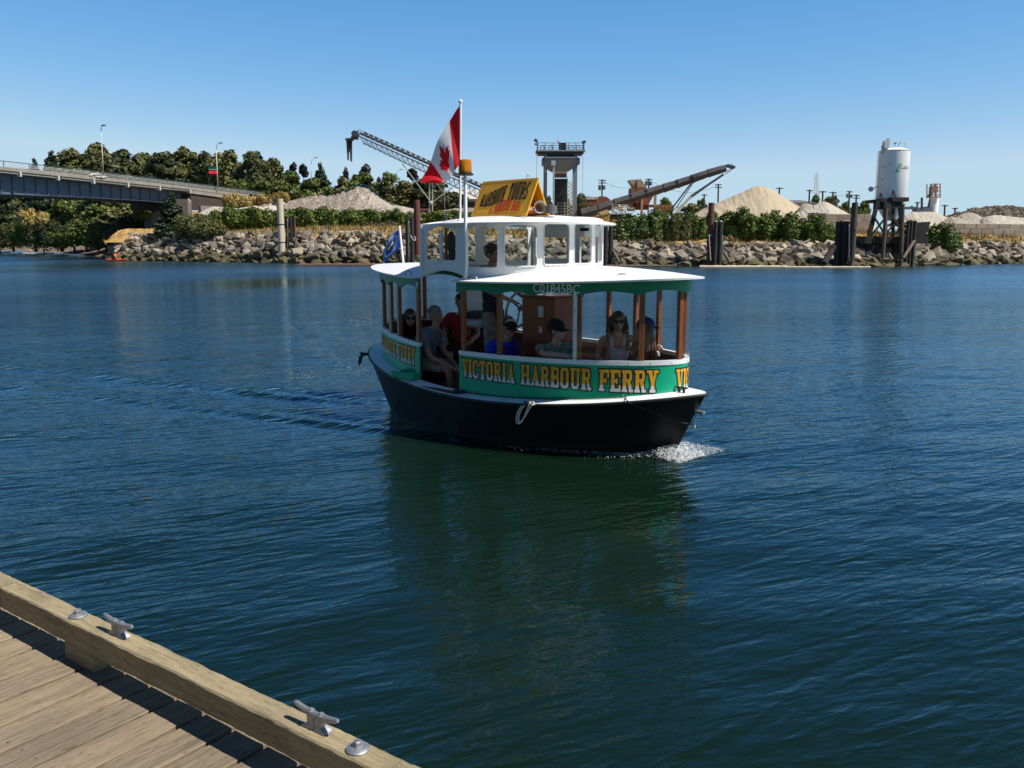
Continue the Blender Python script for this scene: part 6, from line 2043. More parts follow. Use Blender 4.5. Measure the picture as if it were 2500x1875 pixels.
heap("gravel_heap", "long dark rocky ridge at the right edge of the photo", [(2320, 528), (2350, 517), (2378, 508), (2420, 504), (2460, 502), (2520, 506), (2600, 520)], 150, 545, gravelmat('dark_rubble', (.22, .19, .165), (.15, .13, .115), (.19, .165, .14), 1.2, 1), seed=15, noise_=.5)
heap("grass_mound", "mound of dry golden grass on the point just left of the shore conifer", [(276, 572), (290, 560), (312, 556), (345, 557), (372, 556), (395, 568)], 117, 590, M['ground'], seed=16, noise_=.16, cat="grass mound", depth=.6)
heap("grass_mound", "dry grassy embankment at the landward end of the bridge", [(560, 500), (600, 484), (622, 479), (655, 480), (690, 492), (720, 512)], 134, 545, M['ground'], seed=17, noise_=.3, cat="grass mound")

# ============================================================ BRIDGE
bridge = thing("road_bridge", "concrete road bridge with blue-grey steel girder and railings entering from the left", "bridge", (0, 0, 0))
A0 = Vector((-56.5, 95.0, 0)); A1 = Vector((-46.1, 125.0, 0)); bdv = (A1 - A0).normalized()
def bt_(px):   # distance along the bridge face of a photo column
    r = ray(px, 600); k = r.x / r.y
    # A0 + d*t with x/y = k
    return (k * A0.y - A0.x) / (bdv.x - k * bdv.y)
bside = Vector((-bdv.y, bdv.x, 0))           # away from camera side (to -x)
def bp(px, py, off=0.0):
    t = bt_(px); P = A0 + bdv * t; z = at(px, py, P.y).z
    return Vector((P.x, P.y, z)) + bside * off
def bprism(q, px0, px1, top, bot, off0, off1, n=1, mi=0):
    """slab along the bridge between photo columns; top/bot = functions of px giving photo row"""
    for i in range(n):
        a = px0 + (px1 - px0) * i / n; b = px0 + (px1 - px0) * (i + 1) / n
        vs = []
        for px in (a, b):
            for f in (top, bot):
                for o in (off0, off1): 
                    P = bp(px, f(px)); P = Vector((P.x, P.y, P.z)) + bside * o; vs.append(P)
        q.mesh(vs, [(0, 1, 3, 2), (4, 6, 7, 5), (0, 4, 5, 1), (2, 3, 7, 6), (0, 2, 6, 4), (1, 5, 7, 3)], mi)
lin = lambda *pts: (lambda px: next((y0 + (y1 - y0) * (px - x0) / (x1 - x0) for (x0, y0), (x1, y1) in zip(pts[:-1], pts[1:]) if px <= x1), pts[-1][1]))
rtop = lin((-300, 357), (0, 390), (266, 419), (475, 446), (700, 474)); ptop_ = lin((-300, 368), (0, 405), (155, 419), (475, 456), (700, 486))
pbot = lin((-300, 374), (0, 413), (475, 463), (700, 495)); dbot = lin((-300, 380), (0, 419), (471, 467), (700, 505)); gbot = lin((-300, 448), (0, 471), (221, 480), (392, 490), (471, 499), (700, 520))
M['concrete'] = mat('weathered_concrete', (.33, .29, .245), (.23, .20, .17), .8, rough=.9, bump=.02, c3=(.28, .25, .21))
M['girder'] = mat('blue_grey_girder', (.105, .14, .19), (.075, .10, .14), .7, rough=.6)
M['rail'] = mat('pale_rail', (.55, .55, .52), (.42, .43, .41), 2, rough=.5); M['railgreen'] = mat('green_rail', (.04, .075, .07), None, 2, rough=.5)
PXE = 650
q = MB(); bprism(q, -300, 615, ptop_, pbot, 0, .35, 24); q.build("parapet", M['concrete'], bridge)
q = MB(); bprism(q, -300, 471, pbot, dbot, .12, 11.5, 20); q.build("deck_slab", M['concrete'], bridge)
q = MB(); bprism(q, -300, 640, lambda x: pbot(x) - 1.2, pbot, .36, 11.4, 20); q.build("road_deck", mat('asphalt', (.06, .06, .06), None, 2, rough=.9), bridge)
q = MB(); bprism(q, -300, 471, dbot, gbot, 1.55, 1.7, 20)
bprism(q, -300, 471, gbot, lambda x: gbot(x) + .9, 1.3, 1.95, 20); bprism(q, -300, 471, lambda x: dbot(x) + .2, lambda x: dbot(x) + 1.4, 1.3, 1.95, 20)
gd = q.build("girder", M['girder'], bridge)
px = -280
while px < 470:
    P = bp(px, dbot(px)); Q = bp(px, gbot(px))
    q = MB(); q.bar(P + bside * 1.46, Q + bside * 1.46, .12, .16); q.build("stiffener", M['girder'], gd)
    px += 29.5 - (px / 470) * 9
q = MB(); bprism(q, -300, 471, dbot, gbot, 8.5, 8.7, 12); q.build("far_girder", M['girder'], bridge)
q = MB()
for px in (-90, -15, 64, 155, 240, 322, 398, 471):
    P = bp(px, pbot(px)); q.box(P + bside * .06 + Vector((0, 0, -.25)), (.25, .5, .55), rz=math.atan2(bdv.y, bdv.x))
    P = bp(px, ptop_(px)); 
q.build("parapet_brackets", M['rail'], bridge)
q = MB()
for k, (f, m_) in enumerate(((1.0, 1), (.70, 0), (.46, 0), (.22, 0))):
    pts = []
    for px in range(-300, 651, 38):
        y = ptop_(px) + (rtop(px) - ptop_(px)) * f; pts.append(bp(px, y, .15))
    q.tube(pts, .045 if f == 1 else .032, 6, mi=m_)
q.build("railing_bars", [M['rail'], M['railgreen']], bridge, smooth='all')
q = MB()
for px in (-150, -60, 30, 91, 152, 211, 266, 320, 370, 421, 470, 515, 560, 602, 640):
    q.bar(bp(px, ptop_(px) + 2, .15), bp(px, rtop(px), .15), .07)
q.build("railing_posts", M['railgreen'], bridge)
# abutment and wing wall
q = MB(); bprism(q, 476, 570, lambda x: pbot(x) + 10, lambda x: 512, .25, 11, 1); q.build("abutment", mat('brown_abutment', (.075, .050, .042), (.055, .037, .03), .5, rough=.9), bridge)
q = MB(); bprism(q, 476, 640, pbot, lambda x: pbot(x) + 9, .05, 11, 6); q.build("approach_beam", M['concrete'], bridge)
q = MB(); P = at(446, 508, 124); q.box(P, (2.0, 1.6, 2.4)); P = at(457, 506, 121); q.box(P, (.45, .8, 2.0)); q.build("bearing_pier", mat('brown_pier_concrete', (.20, .165, .14), (.15, .125, .105), 1, rough=.9), bridge)  # pier in a darker, browner concrete than the parapet
# block retaining wall by the abutment, grey block under the bridge
def blockwall(name, label, px0, px1, top0, top1, Y0, Y1, rows, bh, bl, m_, thick=.75, seed=1, cat="wall"):
    a = at(px0, top0, Y0); b = at(px1, top1, Y1); r_ = random.Random(seed)
    d = (b - a); d.z = 0; L_ = d.length; d.normalize(); rz = math.atan2(d.y, d.x)
    q = MB()
    for r in range(rows):
        x = -bl * (r % 2) * .5
        while x < L_:
            x1 = min(x + bl, L_); x0 = max(x, 0)
            if x1 - x0 > .15:
                zt_ = a.z + (b.z - a.z) * ((x0 + x1) / 2 / L_)
                c = a + d * ((x0 + x1) / 2); q.box((c.x, c.y + r_.uniform(-.03, .03), zt_ - bh * (r + .5)), (x1 - x0 - .035, thick, bh - .03), rz=rz, ch=.03)
            x += bl
    o = q.build(name, m_, None); return tag(o, label, cat)
M['block'] = mat('concrete_blocks', (.33, .275, .21), (.25, .205, .155), .35, rough=.9, bump=.02, island=True, c3=(.29, .24, .185))
blockwall("block_wall", "long two-course wall of brown concrete blocks above the bank at far right", 2296, 2560, 545, 548, 106, 108, 3, .62, 1.5, M['block'])
blockwall("block_wall", "stacked concrete block wall seen between the pile cluster and the silo tower", 2014, 2128, 522, 524, 104, 104, 5, .72, 1.5, M['block'], seed=2)
blockwall("block_wall", "short grey block wall behind the right end of the hedge", 1976, 2022, 518, 521, 108, 106, 3, .8, 1.5, mat('grey_blocks', (.40, .38, .34), (.32, .30, .27), .4, rough=.9), seed=3)
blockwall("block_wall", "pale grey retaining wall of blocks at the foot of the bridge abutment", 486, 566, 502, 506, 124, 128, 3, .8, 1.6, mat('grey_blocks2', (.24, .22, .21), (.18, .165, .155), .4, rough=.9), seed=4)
q = MB(); P = at(373, 538, 126); q.box(P, (1.9, 1.6, 2.2), ch=.05); tag(q.build("concrete_block", mat('bluegrey_concrete', (.15, .16, .18), None, .6, rough=.9), None), "plain blue-grey concrete block standing under the bridge left of the conifer", "concrete block")
# fallen white post by the pier
# ---- street lamps
def lamp(label, px0, py0, px1, py1, hx, hy, Y, r=.09, m_=None, group="street lamps", flip=1):
    a = at(px0, py0, Y); b = at(px1, py1, Y); c = at(hx, hy, Y)
    root = thing("street_lamp", label, "street lamp", tuple(a), 0, group)
    q = MB(); q.tube([(0, 0, 0), tuple(b - a)], r, 8, r2=r * .6)
    mid = (b - a) + Vector(((c - b).x * .15, 0, (c - b).z * .75))
    q.tube([tuple(b - a), tuple(mid), tuple((c - a) + Vector((-(c - b).x * .35, 0, .0))), tuple(c - a)], r * .5, 6)
    q.build("pole", m_ or M['rail'], root, smooth='all')
    q = MB(); q.sphere(c - a, (r * 3.6, r * 2, r * 1.1)); q.build("lamp_head", M['girder'], root, smooth='all')
M['cream'] = mat('cream_pole', (.62, .57, .47), (.54, .49, .40), 2, rough=.6)
PY0 = A0.y + bdv.y * bt_(252) + .2; PY1 = A0.y + bdv.y * bt_(532) + .2
lamp("cream street lamp on the bridge above its middle, the left of the two", 252, 424, 247, 322, 253, 306, PY0, m_=M['cream'])
lamp("cream street lamp near the landward end of the bridge, beside the red digital sign", 532, 462, 528, 366, 539, 349, PY1, m_=M['cream'])
lamp("small grey street lamp above the trees right of the pale pole", 761, 440, 760, 402, 772, 385, 190, r=.10)
lamp("small grey street lamp behind the long conveyor, nearest the flag", 969, 470, 969, 432, 980, 414, 185, r=.09)
q = MB(); P = at(1286, 440, 200); root = thing("yard_lamp", "short lamp pole with round head just above the yellow roof sign", "lamp pole", tuple(P)); q.tube([(0, 0, -3), (0, 0, 1.7)], .07, 6); q.build("pole", M['rail'], root); q = MB(); q.sphere((.5, 0, 1.0), (.45, .3, .16)); q.tube([(0, 0, 1.3), (.5, 0, 1.05)], .04, 5); q.build("lamp_head", M['rail'], root, smooth='all')
# graffiti-like white car outline plate at the lamp foot: a bleached outline shape on the parapet
def redled():
    m, nt, b = newmat('red_led'); b.inputs['Base Color'].default_value = (.2, .0, .0, 1); b.inputs['Emission Color'].default_value = (1, .02, .03, 1); b.inputs['Emission Strength'].default_value = 1.0; return m
P = at(520, 470, PY1 + 9); root = thing("digital_sign", "green road sign board with red digital display beside the second bridge lamp", "sign", tuple(P))
g = lambda x, y: at(x, y, PY1 + 9) - P
def plate(q, x0, y0, x1, y1, t, oy=0.0, mi=0):
    a, b = g(x0, y0), g(x1, y1); q.box(((a.x + b.x) / 2, oy, (a.z + b.z) / 2), (abs(b.x - a.x), t, abs(a.z - b.z)), mi=mi)
q = MB(); plate(q, 508, 406, 536, 414, .12); q.build("green_board", mat('green_sign', (.006, .09, .05), None, 2), root)
q = MB(); plate(q, 509, 415, 535, 428, .3); q.build("display_box", M['black'], root)
q = MB()
for x in (513, 517, 521, 526, 530): plate(q, x - 1.7, 418, x + 1.5, 424, .05, -.18)
q.build("red_digits", redled(), root)
q = MB(); plate(q, 511, 413.2, 533, 415, .05, -.14); q.build("white_caption_strip", M['rail'], root)
q = MB(); q.tube([g(510, 428), g(510, 452)], .09, 6); q.tube([g(534, 428), g(534, 456)], .09, 6); q.build("sign_legs", M['black'], root)
# white object caught on the parapet at the lamp foot
P = bp(248, 426, -.05); root = thing("white_outline", "white bent tubular frame fixed to the parapet at the foot of the left bridge lamp", "frame", tuple(P))
f_ = lambda x, y: bp(x, y, -.06) - P
q = MB()
q.tube([f_(231, 429), f_(237, 425), f_(253, 425), f_(259, 430), f_(266, 432)], .08, 6); q.tube([f_(236, 430), f_(238, 426)], .06, 6); q.tube([f_(245, 426), f_(245, 429)], .05, 6); q.tube([f_(247, 431), f_(266, 434)], .10, 6); q.sphere(f_(269, 432), .13)
q.build("outline", mat('pinkish_white', (.75, .66, .64), None, 4), root, smooth='all')
# white post leaning by the pier
P = at(462, 490, 119); q = MB(); q.bar((0, 0, 0), at(465, 496, 119) - at(460, 484, 119), .16, .1)
o = q.build("leaning_board", M['rail'], None); o.location = at(460, 484, 119); tag(o, "short white leaning board beside the bridge bearing pier", "board")

# ============================================================ PILES
M['rustpile'] = mat('rust_red_pile', (.16, .042, .030), (.10, .030, .022), .8, rough=.75, c3=(.135, .038, .027), stretch=(1, 1, .25), bump=.01)
M['creosote'] = mat('creosoted_timber', (.020, .015, .012), (.045, .035, .028), 1.5, rough=.85, stretch=(3, 3, .4), bump=.02)
M['paletimber'] = mat('pale_timber_pile', (.66, .54, .40), (.46, .31, .19), .7, rough=.85, c3=(.60, .49, .36), stretch=(2, 2, .5), bump=.01)
def pile(label, x0, x1, ytop, Y, m_, group=None, lean=(0, 0), capm=None, band=None, n=14, name="mooring_pile"):
    cx = (x0 + x1) / 2; a = at(cx, ytop, Y); r = (x1 - x0) / 2 * mpp(Y)
    root = thing(name, label, "pile", (a.x, Y, 0), 0, group)
    q = MB(); r_ = random.Random(int(cx)); pts = [(lean[0] * (1 - k / 8), lean[1] * (1 - k / 8), -1 + (a.z + 1) * k / 8) for k in range(9)]
    q.tube(pts, [r * (1.06 - .08 * k / 8 + r_.uniform(-.02, .02)) for k in range(9)], n)
    q.build("shaft", m_, root, smooth=True)
    if capm: q = MB(); q.sphere((0, 0, a.z), (r * .8, r * .8, r * .45), 10, 6); q.build("cap", capm, root, smooth='all')
    if band:
        for bz, bm2 in band: q = MB(); z = at(cx, bz, Y).z; q.lathe((0, 0, z), [(r * 1.08, -.05), (r * 1.08, .05)], 12); q.build("band", bm2, root)
    return root, a, r
Yp = 97.5
root, a, r = pile("tall pale timber pole standing in the water before the left bank", 675, 691, 485, Yp, M['paletimber'], band=[(548, M['rope_black']), (592, M['rope_black'])])
q = MB(); q.tube([(-.3, -.4, 1.9), (-.42, -.4, .9), (-.38, -.4, -.2)], .03, 5); q.build("hanging_line", M['rope_black'], root)
G1 = "dark piles beside the pale pole"
for x0, x1, yt, lb in ((696, 704.5, 530, "leftmost"), (705.5, 713.5, 529.5, "middle"), (714, 721.5, 530, "rightmost")):
    pile(lb + " of the three dark piles right of the pale pole", x0, x1, yt, Yp + 1, M['creosote'], G1)
def chain(label, x, y0, y1, Y, m_=None, x1=None, name="mooring_chain", cat="chain", r=.035):
    q = MB(); a = at(x, y0, Y); b = at(x1 if x1 is not None else x, y1, Y); n = 14
    q.tube([a.lerp(b, k / n) + Vector((.03 * math.sin(k * 2.1), 0, 0)) for k in range(n + 1)], r, 5)
    tag(q.build(name, m_ or M['galv'], None, smooth='all'), label, cat)
chain("pale chain hanging down the leftmost dark pile by the pale pole", 702, 535, 632, Yp + .3)
def brace(label, xa, ya, xb, yb, Y, w_=.22, m_=None, name="timber_brace", group=None):
    q = MB(); a = at(xa, ya, Y); b = at(xb, yb, Y - 1.0); q.tube([a, b], w_, 8); tag(q.build(name, m_ or M['creosote'], None, smooth=True), label, "timber brace", group)
M['driftwood'] = mat('driftwood', (.20, .15, .11), (.12, .09, .065), 1, rough=.9)
brace("slanting grey timber leaning against the three dark piles", 716, 582, 754, 636, Yp, .2, M['driftwood'])
brace("thin rusty slanting bar beside the three dark piles", 720, 546, 722, 600, Yp, .08, M['rustpile'], name="slanting_bar")
Yq = 88.6
pile("left of the two dark piles beside the left red steel pile", 989, 999.5, 533, Yq, M['creosote'], "dark piles beside the left red pile")
pile("right of the two dark piles beside the left red steel pile", 1000.5, 1010, 533, Yq, M['creosote'], "dark piles beside the left red pile")
pile("rust red steel pile behind the ferry's wheelhouse roof", 1009.5, 1025, 488, Yq + .9, M['rustpile'])
chain("chain hanging down the dark piles behind the ferry's stern", 998, 540, 632, Yq - .7)
q = MB(); a = at(1020, 513.5, Yq + 6); b = at(1047, 513, Yq + 6); q.tube([a, b], .16, 10); tag(q.build("rusty_pipe", M['rustpile'], None, smooth=True), "short rusty pipe sticking out right of the left red pile", "pipe")
q = MB(); pts = bez([at(1003, 575, Yq - .6), at(1008, 592, Yq - .9), at(1020, 590, Yq - .6), at(1012, 577, Yq - .6)], 12); q.tube(pts, .04, 5); tag(q.build("mooring_rope", M['rope_white'], None, smooth='all'), "pale rope looped round the dark piles behind the ferry's stern", "rope")
Yr = 84.6
pile("left of the two dark piles just right of the ferry's wheelhouse", 1474, 1485, 548, Yr, M['creosote'], "dark piles right of the wheelhouse")
pile("right of the two dark piles just right of the ferry's wheelhouse", 1486, 1497.5, 548, Yr, M['creosote'], "dark piles right of the wheelhouse")
brace("slanting timber at the foot of the dark piles right of the wheelhouse", 1496, 610, 1512, 642, Yr, .14, M['driftwood'])
Ys = 83.0
pile("tall rust red steel pile standing before the hedge on the right", 1730, 1744.5, 495, Ys, M['rustpile'], band=[(574, M['rail'])])
pile("dark timber pile with white cap immediately right of the tall red pile", 1742.5, 1753, 541, Ys - .5, M['creosote'], "white-capped dark piles", capm=M['rail'])
pile("dark timber pile with white cap, second right of the tall red pile", 1754, 1765.5, 541, Ys - .5, M['creosote'], "white-capped dark piles", capm=M['rail'])
chain("pale rope hanging down the left side of the tall red pile", 1731, 574, 638, Ys - .8, M['rope_white'], x1=1735, name="hanging_rope", cat="rope")
chain("pale chain hanging down the second white-capped pile", 1764, 575, 640, Ys - 1.1)
brace("slanting grey timber at the foot of the white-capped piles", 1765, 612, 1783, 642, Ys, .14, M['driftwood'])
Yt = 82.0
GD = "dark piles clustered left of the silo dock"
for i, (x0, x1, yt, lb) in enumerate(((2041, 2050, 541, "leftmost"), (2050, 2058, 539, "second"), (2058, 2066, 541, "third"), (2065, 2072, 540, "fourth"), (2071, 2078, 541, "rightmost"))):
    pile(lb + (" dark pile in the cluster left of the tall dock pile" if lb in ("leftmost", "rightmost") else " dark pile from the left in the cluster beside the tall dock pile"), x0, x1, yt, Yt + .3 * (i % 2), M['creosote'], GD)
root, a, r = pile("tallest weathered timber pile at the left end of the silo dock", 2080.5, 2095, 494.5, Yt - .6, mat('weathered_dock_pile', (.045, .040, .034), (.26, .19, .12), .45, rough=.9, c3=(.07, .055, .042), stretch=(1, 1, .5), bump=.02), band=[(562, M['rope_black'])])
chain("pale chain hanging between the pile cluster and the tallest dock pile", 2073, 548, 640, Yt - .9)
brace("black slanting timber at the left foot of the pile cluster", 2037, 600, 2012, 643, Yt, .3)
Yu = 84.5
for i, (x0, x1, lb) in enumerate(((2214, 2222, "leftmost"), (2222, 2230, "middle"), (2230, 2239, "rightmost"))):
    pile(lb + " dark pile of the cluster right of the silo tower", x0, x1, 539 + i % 2, Yu, M['creosote'], "dark piles clustered right of the silo tower")
brace("slanting timber leaning on the pile cluster right of the silo tower", 2232, 588, 2205, 630, Yu - .5, .14, M['driftwood'])
# floating boom logs
def boom(label, xa, xb, y, r=.16, m_=None):
    q = MB(); a = onz(xa, y, .05) * .94; b = onz(xb, y, .05) * .94; a.z = b.z = .05; n = 20
    q.tube([a.lerp(b, k / n) for k in range(n + 1)], [r * (1 + .12 * math.sin(k * 1.9)) for k in range(n + 1)], 9); tag(q.build("boom_log", m_ or M['paletimber'], None, smooth=True), label, "floating log")
M['redlog'] = mat('wet_red_log', (.30, .13, .075), (.18, .08, .05), 1, rough=.8, stretch=(.3, 3, 3))
boom("long reddish log floating between the three dark piles and the ferry's stern", 730, 990, 643.0, .13, M['redlog'])
boom("grey log floating behind the ferry's right side", 1480, 1705, 645.5, .10, M['driftwood'])
boom("pale log floating from the tall red pile towards the silo dock", 1708, 1920, 648.0, .15)
boom("pale log floating in front of the dark pile cluster", 1915, 2125, 648.8, .10)

# ============================================================ SILO AND DOCK
M['silo'] = mat('silo_white', (.86, .83, .79), (.80, .77, .73), .6, rough=.55)
nt = M['silo'].node_tree; b = nt.nodes["Principled BSDF"]
tc = N(nt, "ShaderNodeTexCoord"); nn = N(nt, "ShaderNodeTexNoise"); nn.inputs['Scale'].default_value = 1.35; nn.inputs['Detail'].default_value = 7; nn.inputs['Roughness'].default_value = .68
nt.links.new(tc.outputs['Object'], nn.inputs['Vector']); rr2 = ramp(nt, [(.652, (1, 1, 1)), (.668, (.10, .09, .09))]); nt.links.new(nn.outputs[0], rr2.inputs[0])
src = b.inputs['Base Color'].links[0].from_socket; mx = N(nt, "ShaderNodeMix", data_type='RGBA', blend_type='MULTIPLY'); mx.inputs[0].default_value = 1
nt.links.new(src, mx.inputs[6]); nt.links.new(rr2.outputs[0], mx.inputs[7]); nt.links.new(mx.outputs[2], b.inputs['Base Color'])
YS = 90.0
sc_ = at(2176, 486, YS); top_ = at(2179, 369, YS); rad = 34.5 * mpp(YS)
silo = thing("silo", "tall white cement silo with flaking paint and green logo on a timber tower", "silo", (sc_.x, YS, 0))
zb, zt = at(2176, 500, YS).z, top_.z
q = MB(); q.lathe((0, 0, 0), [(rad * .35, zb - 1.6), (rad, zb), (rad, zt), (rad * .97, zt + .05), (rad * .5, zt + .28), (rad * .1, zt + .36)], 48); q.build("tank", M['silo'], silo, smooth=True)
q = MB(); q.lathe((0, 0, zt - .02), [(rad * 1.012, -.04), (rad * 1.012, .04)], 48); q.lathe((0, 0, zb + .1), [(rad * 1.012, -.04), (rad * 1.012, .04)], 48); q.lathe((0, 0, (zb + zt) / 2 + 1.1), [(rad * 1.004, -.02), (rad * 1.004, .02)], 48)
q.build("rim_band", M['rail'], silo)
q = MB(); pts = [(rad * .42 + .72 * math.cos(a) * .62, -.2, zt + .05 + .85 * math.sin(a)) for a in [PI * k / 14 for k in range(15)]]; q.tube(pts, .055, 8); q.build("vent_pipe", M['rail'], silo, smooth='all')
q = MB(); q.box((-rad * .80, -.6, zt + .55), (.5, .5, .7)); q.box((-rad * .62, -.4, zt + .75), (.25, .3, .9)); q.box((-rad * .90, -.4, zt + .1), (.3, .4, .9)); q.box((-rad * .75, -.6, zt + .95), (.9, .05, .04)); q.box((-rad * .75, -.6, zt + .65), (.9, .05, .04)); q.tube([(0, 0, zt + .3), (0, 0, zt + .75)], .05, 6); q.box((0, 0, zt + .78), (.2, .2, .12), mi=1)
q.build("top_filter", [M['rail'], M['girder']], silo)
# ladder cage on the left
q = MB()
for sx in (-.16, .16): q.tube([(-rad - .15, sx, zb), (-rad - .15, sx, zt)], .02, 4)
for k in range(22): q.tube([(-rad - .15, -.16, zb + k * .22), (-rad - .15, .16, zb + k * .22)], .012, 4)
q.build("ladder", M['rail'], silo)
q = MB(); q.sphere((-rad - .75, -.2, at(2130, 462, YS).z), (.28, .2, .26)); q.tube([(-rad - .5, -.2, at(2130, 460, YS).z), (-rad, -.1, at(2130, 455, YS).z)], .05, 5); q.build("side_fitting", M['rail'], silo, smooth='all')
# logo: slanted green mark and the start of the name, wrapped round the tank
def wrap(u, z, off=.012):      # u metres of arc from the camera-facing line, positive to the right
    a = math.atan2(-YS, -sc_.x) + u / rad; return ((rad + off) * math.cos(a), (rad + off) * math.sin(a), z)
zl = at(2188, 412, YS).z
q = MB()
def wpoly(P, mi=0):
    for s_ in cutx([(x, y) for x, y in P], .08): q.face([wrap(x, zl + y) for x, y in s_], mi)
k_ = mpp(YS)
wpoly([(4 * k_, -11 * k_), (9.5 * k_, -11 * k_), (15.5 * k_, 9 * k_), (12 * k_, 9 * k_)]); wpoly([(9.5 * k_, -11 * k_), (15 * k_, -9 * k_), (14.5 * k_, -6.5 * k_), (11 * k_, -7.5 * k_)]); wpoly([(12.2 * k_, 9 * k_), (19 * k_, 9 * k_), (17.5 * k_, 7 * k_), (14 * k_, 6 * k_)])
q.build("green_logo", mat('green_logo_paint', (.06, .30, .20), (.10, .34, .25), 3, rough=.6), silo)
q = MB()
for xo, polys, kk in word("LAFA", 24 * k_):
    for po in polys:
        for s_ in cutx([(15.5 * k_ + (xo + p_[0]) * kk, p_[1] * 5.2 * k_ - 3.2 * k_) for p_ in po], .08): q.face([wrap(x, zl + y, .016) for x, y in s_])
q.build("name_lettering", mat('grey_lettering', (.16, .17, .19), None, 4), silo)
# timber tower + dock
tower = thing("timber_tower", "dark timber trestle tower carrying the white silo above the dock", "trestle", (0, 0, 0))
M_c = M['creosote']
for Y in (YS - 2.0, YS + 1.6):
    for xa, ya, xb, yb, w_ in ((2143, 490, 2122, 576, .34), (2160, 492, 2162, 576, .30), (2196, 488, 2203, 576, .34), (2180, 490, 2180, 576, .26)):
        q = MB(); q.bar(at(xa, ya, Y), at(xb, yb, Y), w_); q.build("post", M_c, tower)
q = MB()
for Y in (YS - 2.2,):
    q.bar(at(2132, 526, Y), at(2160, 572, Y), .16); q.bar(at(2160, 534, Y), at(2128, 574, Y), .16); q.bar(at(2160, 506, Y), at(2200, 560, Y), .20); q.bar(at(2196, 530, Y), at(2162, 572, Y), .14)
    q.bar(at(2162, 507, Y), at(2202, 507, Y), .16); q.bar(at(2161, 570, Y), at(2208, 570, Y), .16)
q.build("cross_braces", M_c, tower)
q = MB(); P = at(2146, 491, YS - .2); q.box(P, (1.35, 3.6, .30)); P = at(2148, 500, YS - 1.8); q.box(P, (1.25, .2, .9)); P = at(2182, 488.5, YS - .8); q.box(P, (1.65, 3.2, .40)); q.build("platform", M_c, tower)
q = MB()
for x in (2150, 2181):
    for dx in (-8, 0, 8): q.bar(at(x + dx, 492 if x < 2160 else 485, YS - 2.1), at(x, 471 if x < 2160 else 464, YS - 2.1), .07)
q.build("peaked_frames", M_c, tower)
q = MB(); P = at(2186, 499, YS - 1.6); q.box(P, (.22, .4, .75)); q.build("blue_drum", mat('blue_plastic', (.01, .10, .26), None, 3), tower)
sdock = thing("loading_dock", "black creosoted timber loading dock under the silo tower, standing in the water", "dock", (0, 0, 0))
q = MB(); a = at(2095, 577, 86); b = at(2255, 577, 86); q.box(((a.x + b.x) / 2, 87.6, a.z - .35), (b.x - a.x, 5.2, .7)); q.build("deck", M_c, sdock)
q = MB(); q.box(((a.x + b.x) / 2 - .3, 88.6, a.z - 1.2), (b.x - a.x - 1.2, 1.6, 1.0)); q.build("bulkhead", M_c, sdock)
for x0 in (2104, 2122, 2142, 2188, 2232):
    for Y in (85.6, 89.0): q = MB(); P = at(x0, 580, Y); q.tube([(P.x, Y, -1), (P.x, Y, P.z)], .17, 8); q.build("dock_leg", M_c, sdock, smooth=True)
M['brownpile'] = mat('brown_thin_pile', (.13, .085, .06), (.075, .05, .038), .8, rough=.85, stretch=(1, 1, .4))
pile("slim brown pile rising in front of the silo tower, the left of two", 2159, 2168, 508, 84.2, M['brownpile'], "slim brown piles before the silo tower", name="slim_pile")
pile("slim brown pile rising in front of the silo tower, the right of two", 2200, 2209, 498, 84.2, M['brownpile'], "slim brown piles before the silo tower", name="slim_pile", lean=(.25, 0))
q = MB(); vs = [at(2240, 583, 86), at(2256, 583, 86), at(2273, 541, 86), at(2238, 543, 86)]; vs2 = [v + Vector((0, 1.5, 0)) for v in vs]
q.mesh(vs + vs2, [(0, 1, 2, 3), (7, 6, 5, 4), (0, 4, 5, 1), (1, 5, 6, 2), (2, 6, 7, 3), (3, 7, 4, 0)]); tag(q.build("tipped_ramp", M_c, None), "dark tipped ramp panel at the right end of the silo dock", "ramp")

# ---- far silos
YF_ = 170.0
fs_ = thing("far_silo_plant", "distant pair of cream silos topped by a rusty lattice tower, right of the white silo", "silo plant", (0, YF_, 0))
def fl3(x, y): v = at(x, y, YF_); return Vector((v.x, v.y - YF_, v.z))
q = MB(); a = fl3(2277.5, 520); bq = fl3(2277.5, 483); q.lathe((a.x, 0, a.z), [(9.3 * mpp(YF_), 0), (9.3 * mpp(YF_), bq.z - a.z), (1, bq.z - a.z + .3)], 20); q.build("silo_tank", M['silo'], fs_, smooth=True)
q = MB(); a = fl3(2293, 520); bq = fl3(2293, 487); q.lathe((a.x, 1.5, a.z), [(5.5 * mpp(YF_), 0), (5.5 * mpp(YF_), bq.z - a.z), (.3, bq.z - a.z + .2)], 16); q.build("silo_tank", M['silo'], fs_, smooth=True)
q = MB(); M['rustlat'] = mat('rusty_lattice', (.34, .18, .13), (.24, .15, .12), .6, rough=.8)
for x in (2269, 2279, 2289):
    for oy in (-1, 1): q.bar(fl3(x, 484) + Vector((0, oy, 0)), fl3(x, 449) + Vector((0, oy, 0)), .16)
for y in (450, 458, 467, 476):
    q.bar(fl3(2267, y) + Vector((0, -1, 0)), fl3(2291, y) + Vector((0, -1, 0)), .14)
for y0, y1 in ((450, 458), (458, 467), (467, 476), (476, 484)): q.bar(fl3(2269, y0), fl3(2279, y1), .1); q.bar(fl3(2289, y0), fl3(2279, y1), .1)
q.bar(fl3(2267, 482), fl3(2284, 452), .5); q.box(fl3(2279, 463), (1.3, 1, 1.2)); q.bar(fl3(2266, 505), fl3(2274, 470), .25)
q.build("lattice_tower", M['rustlat'], fs_)
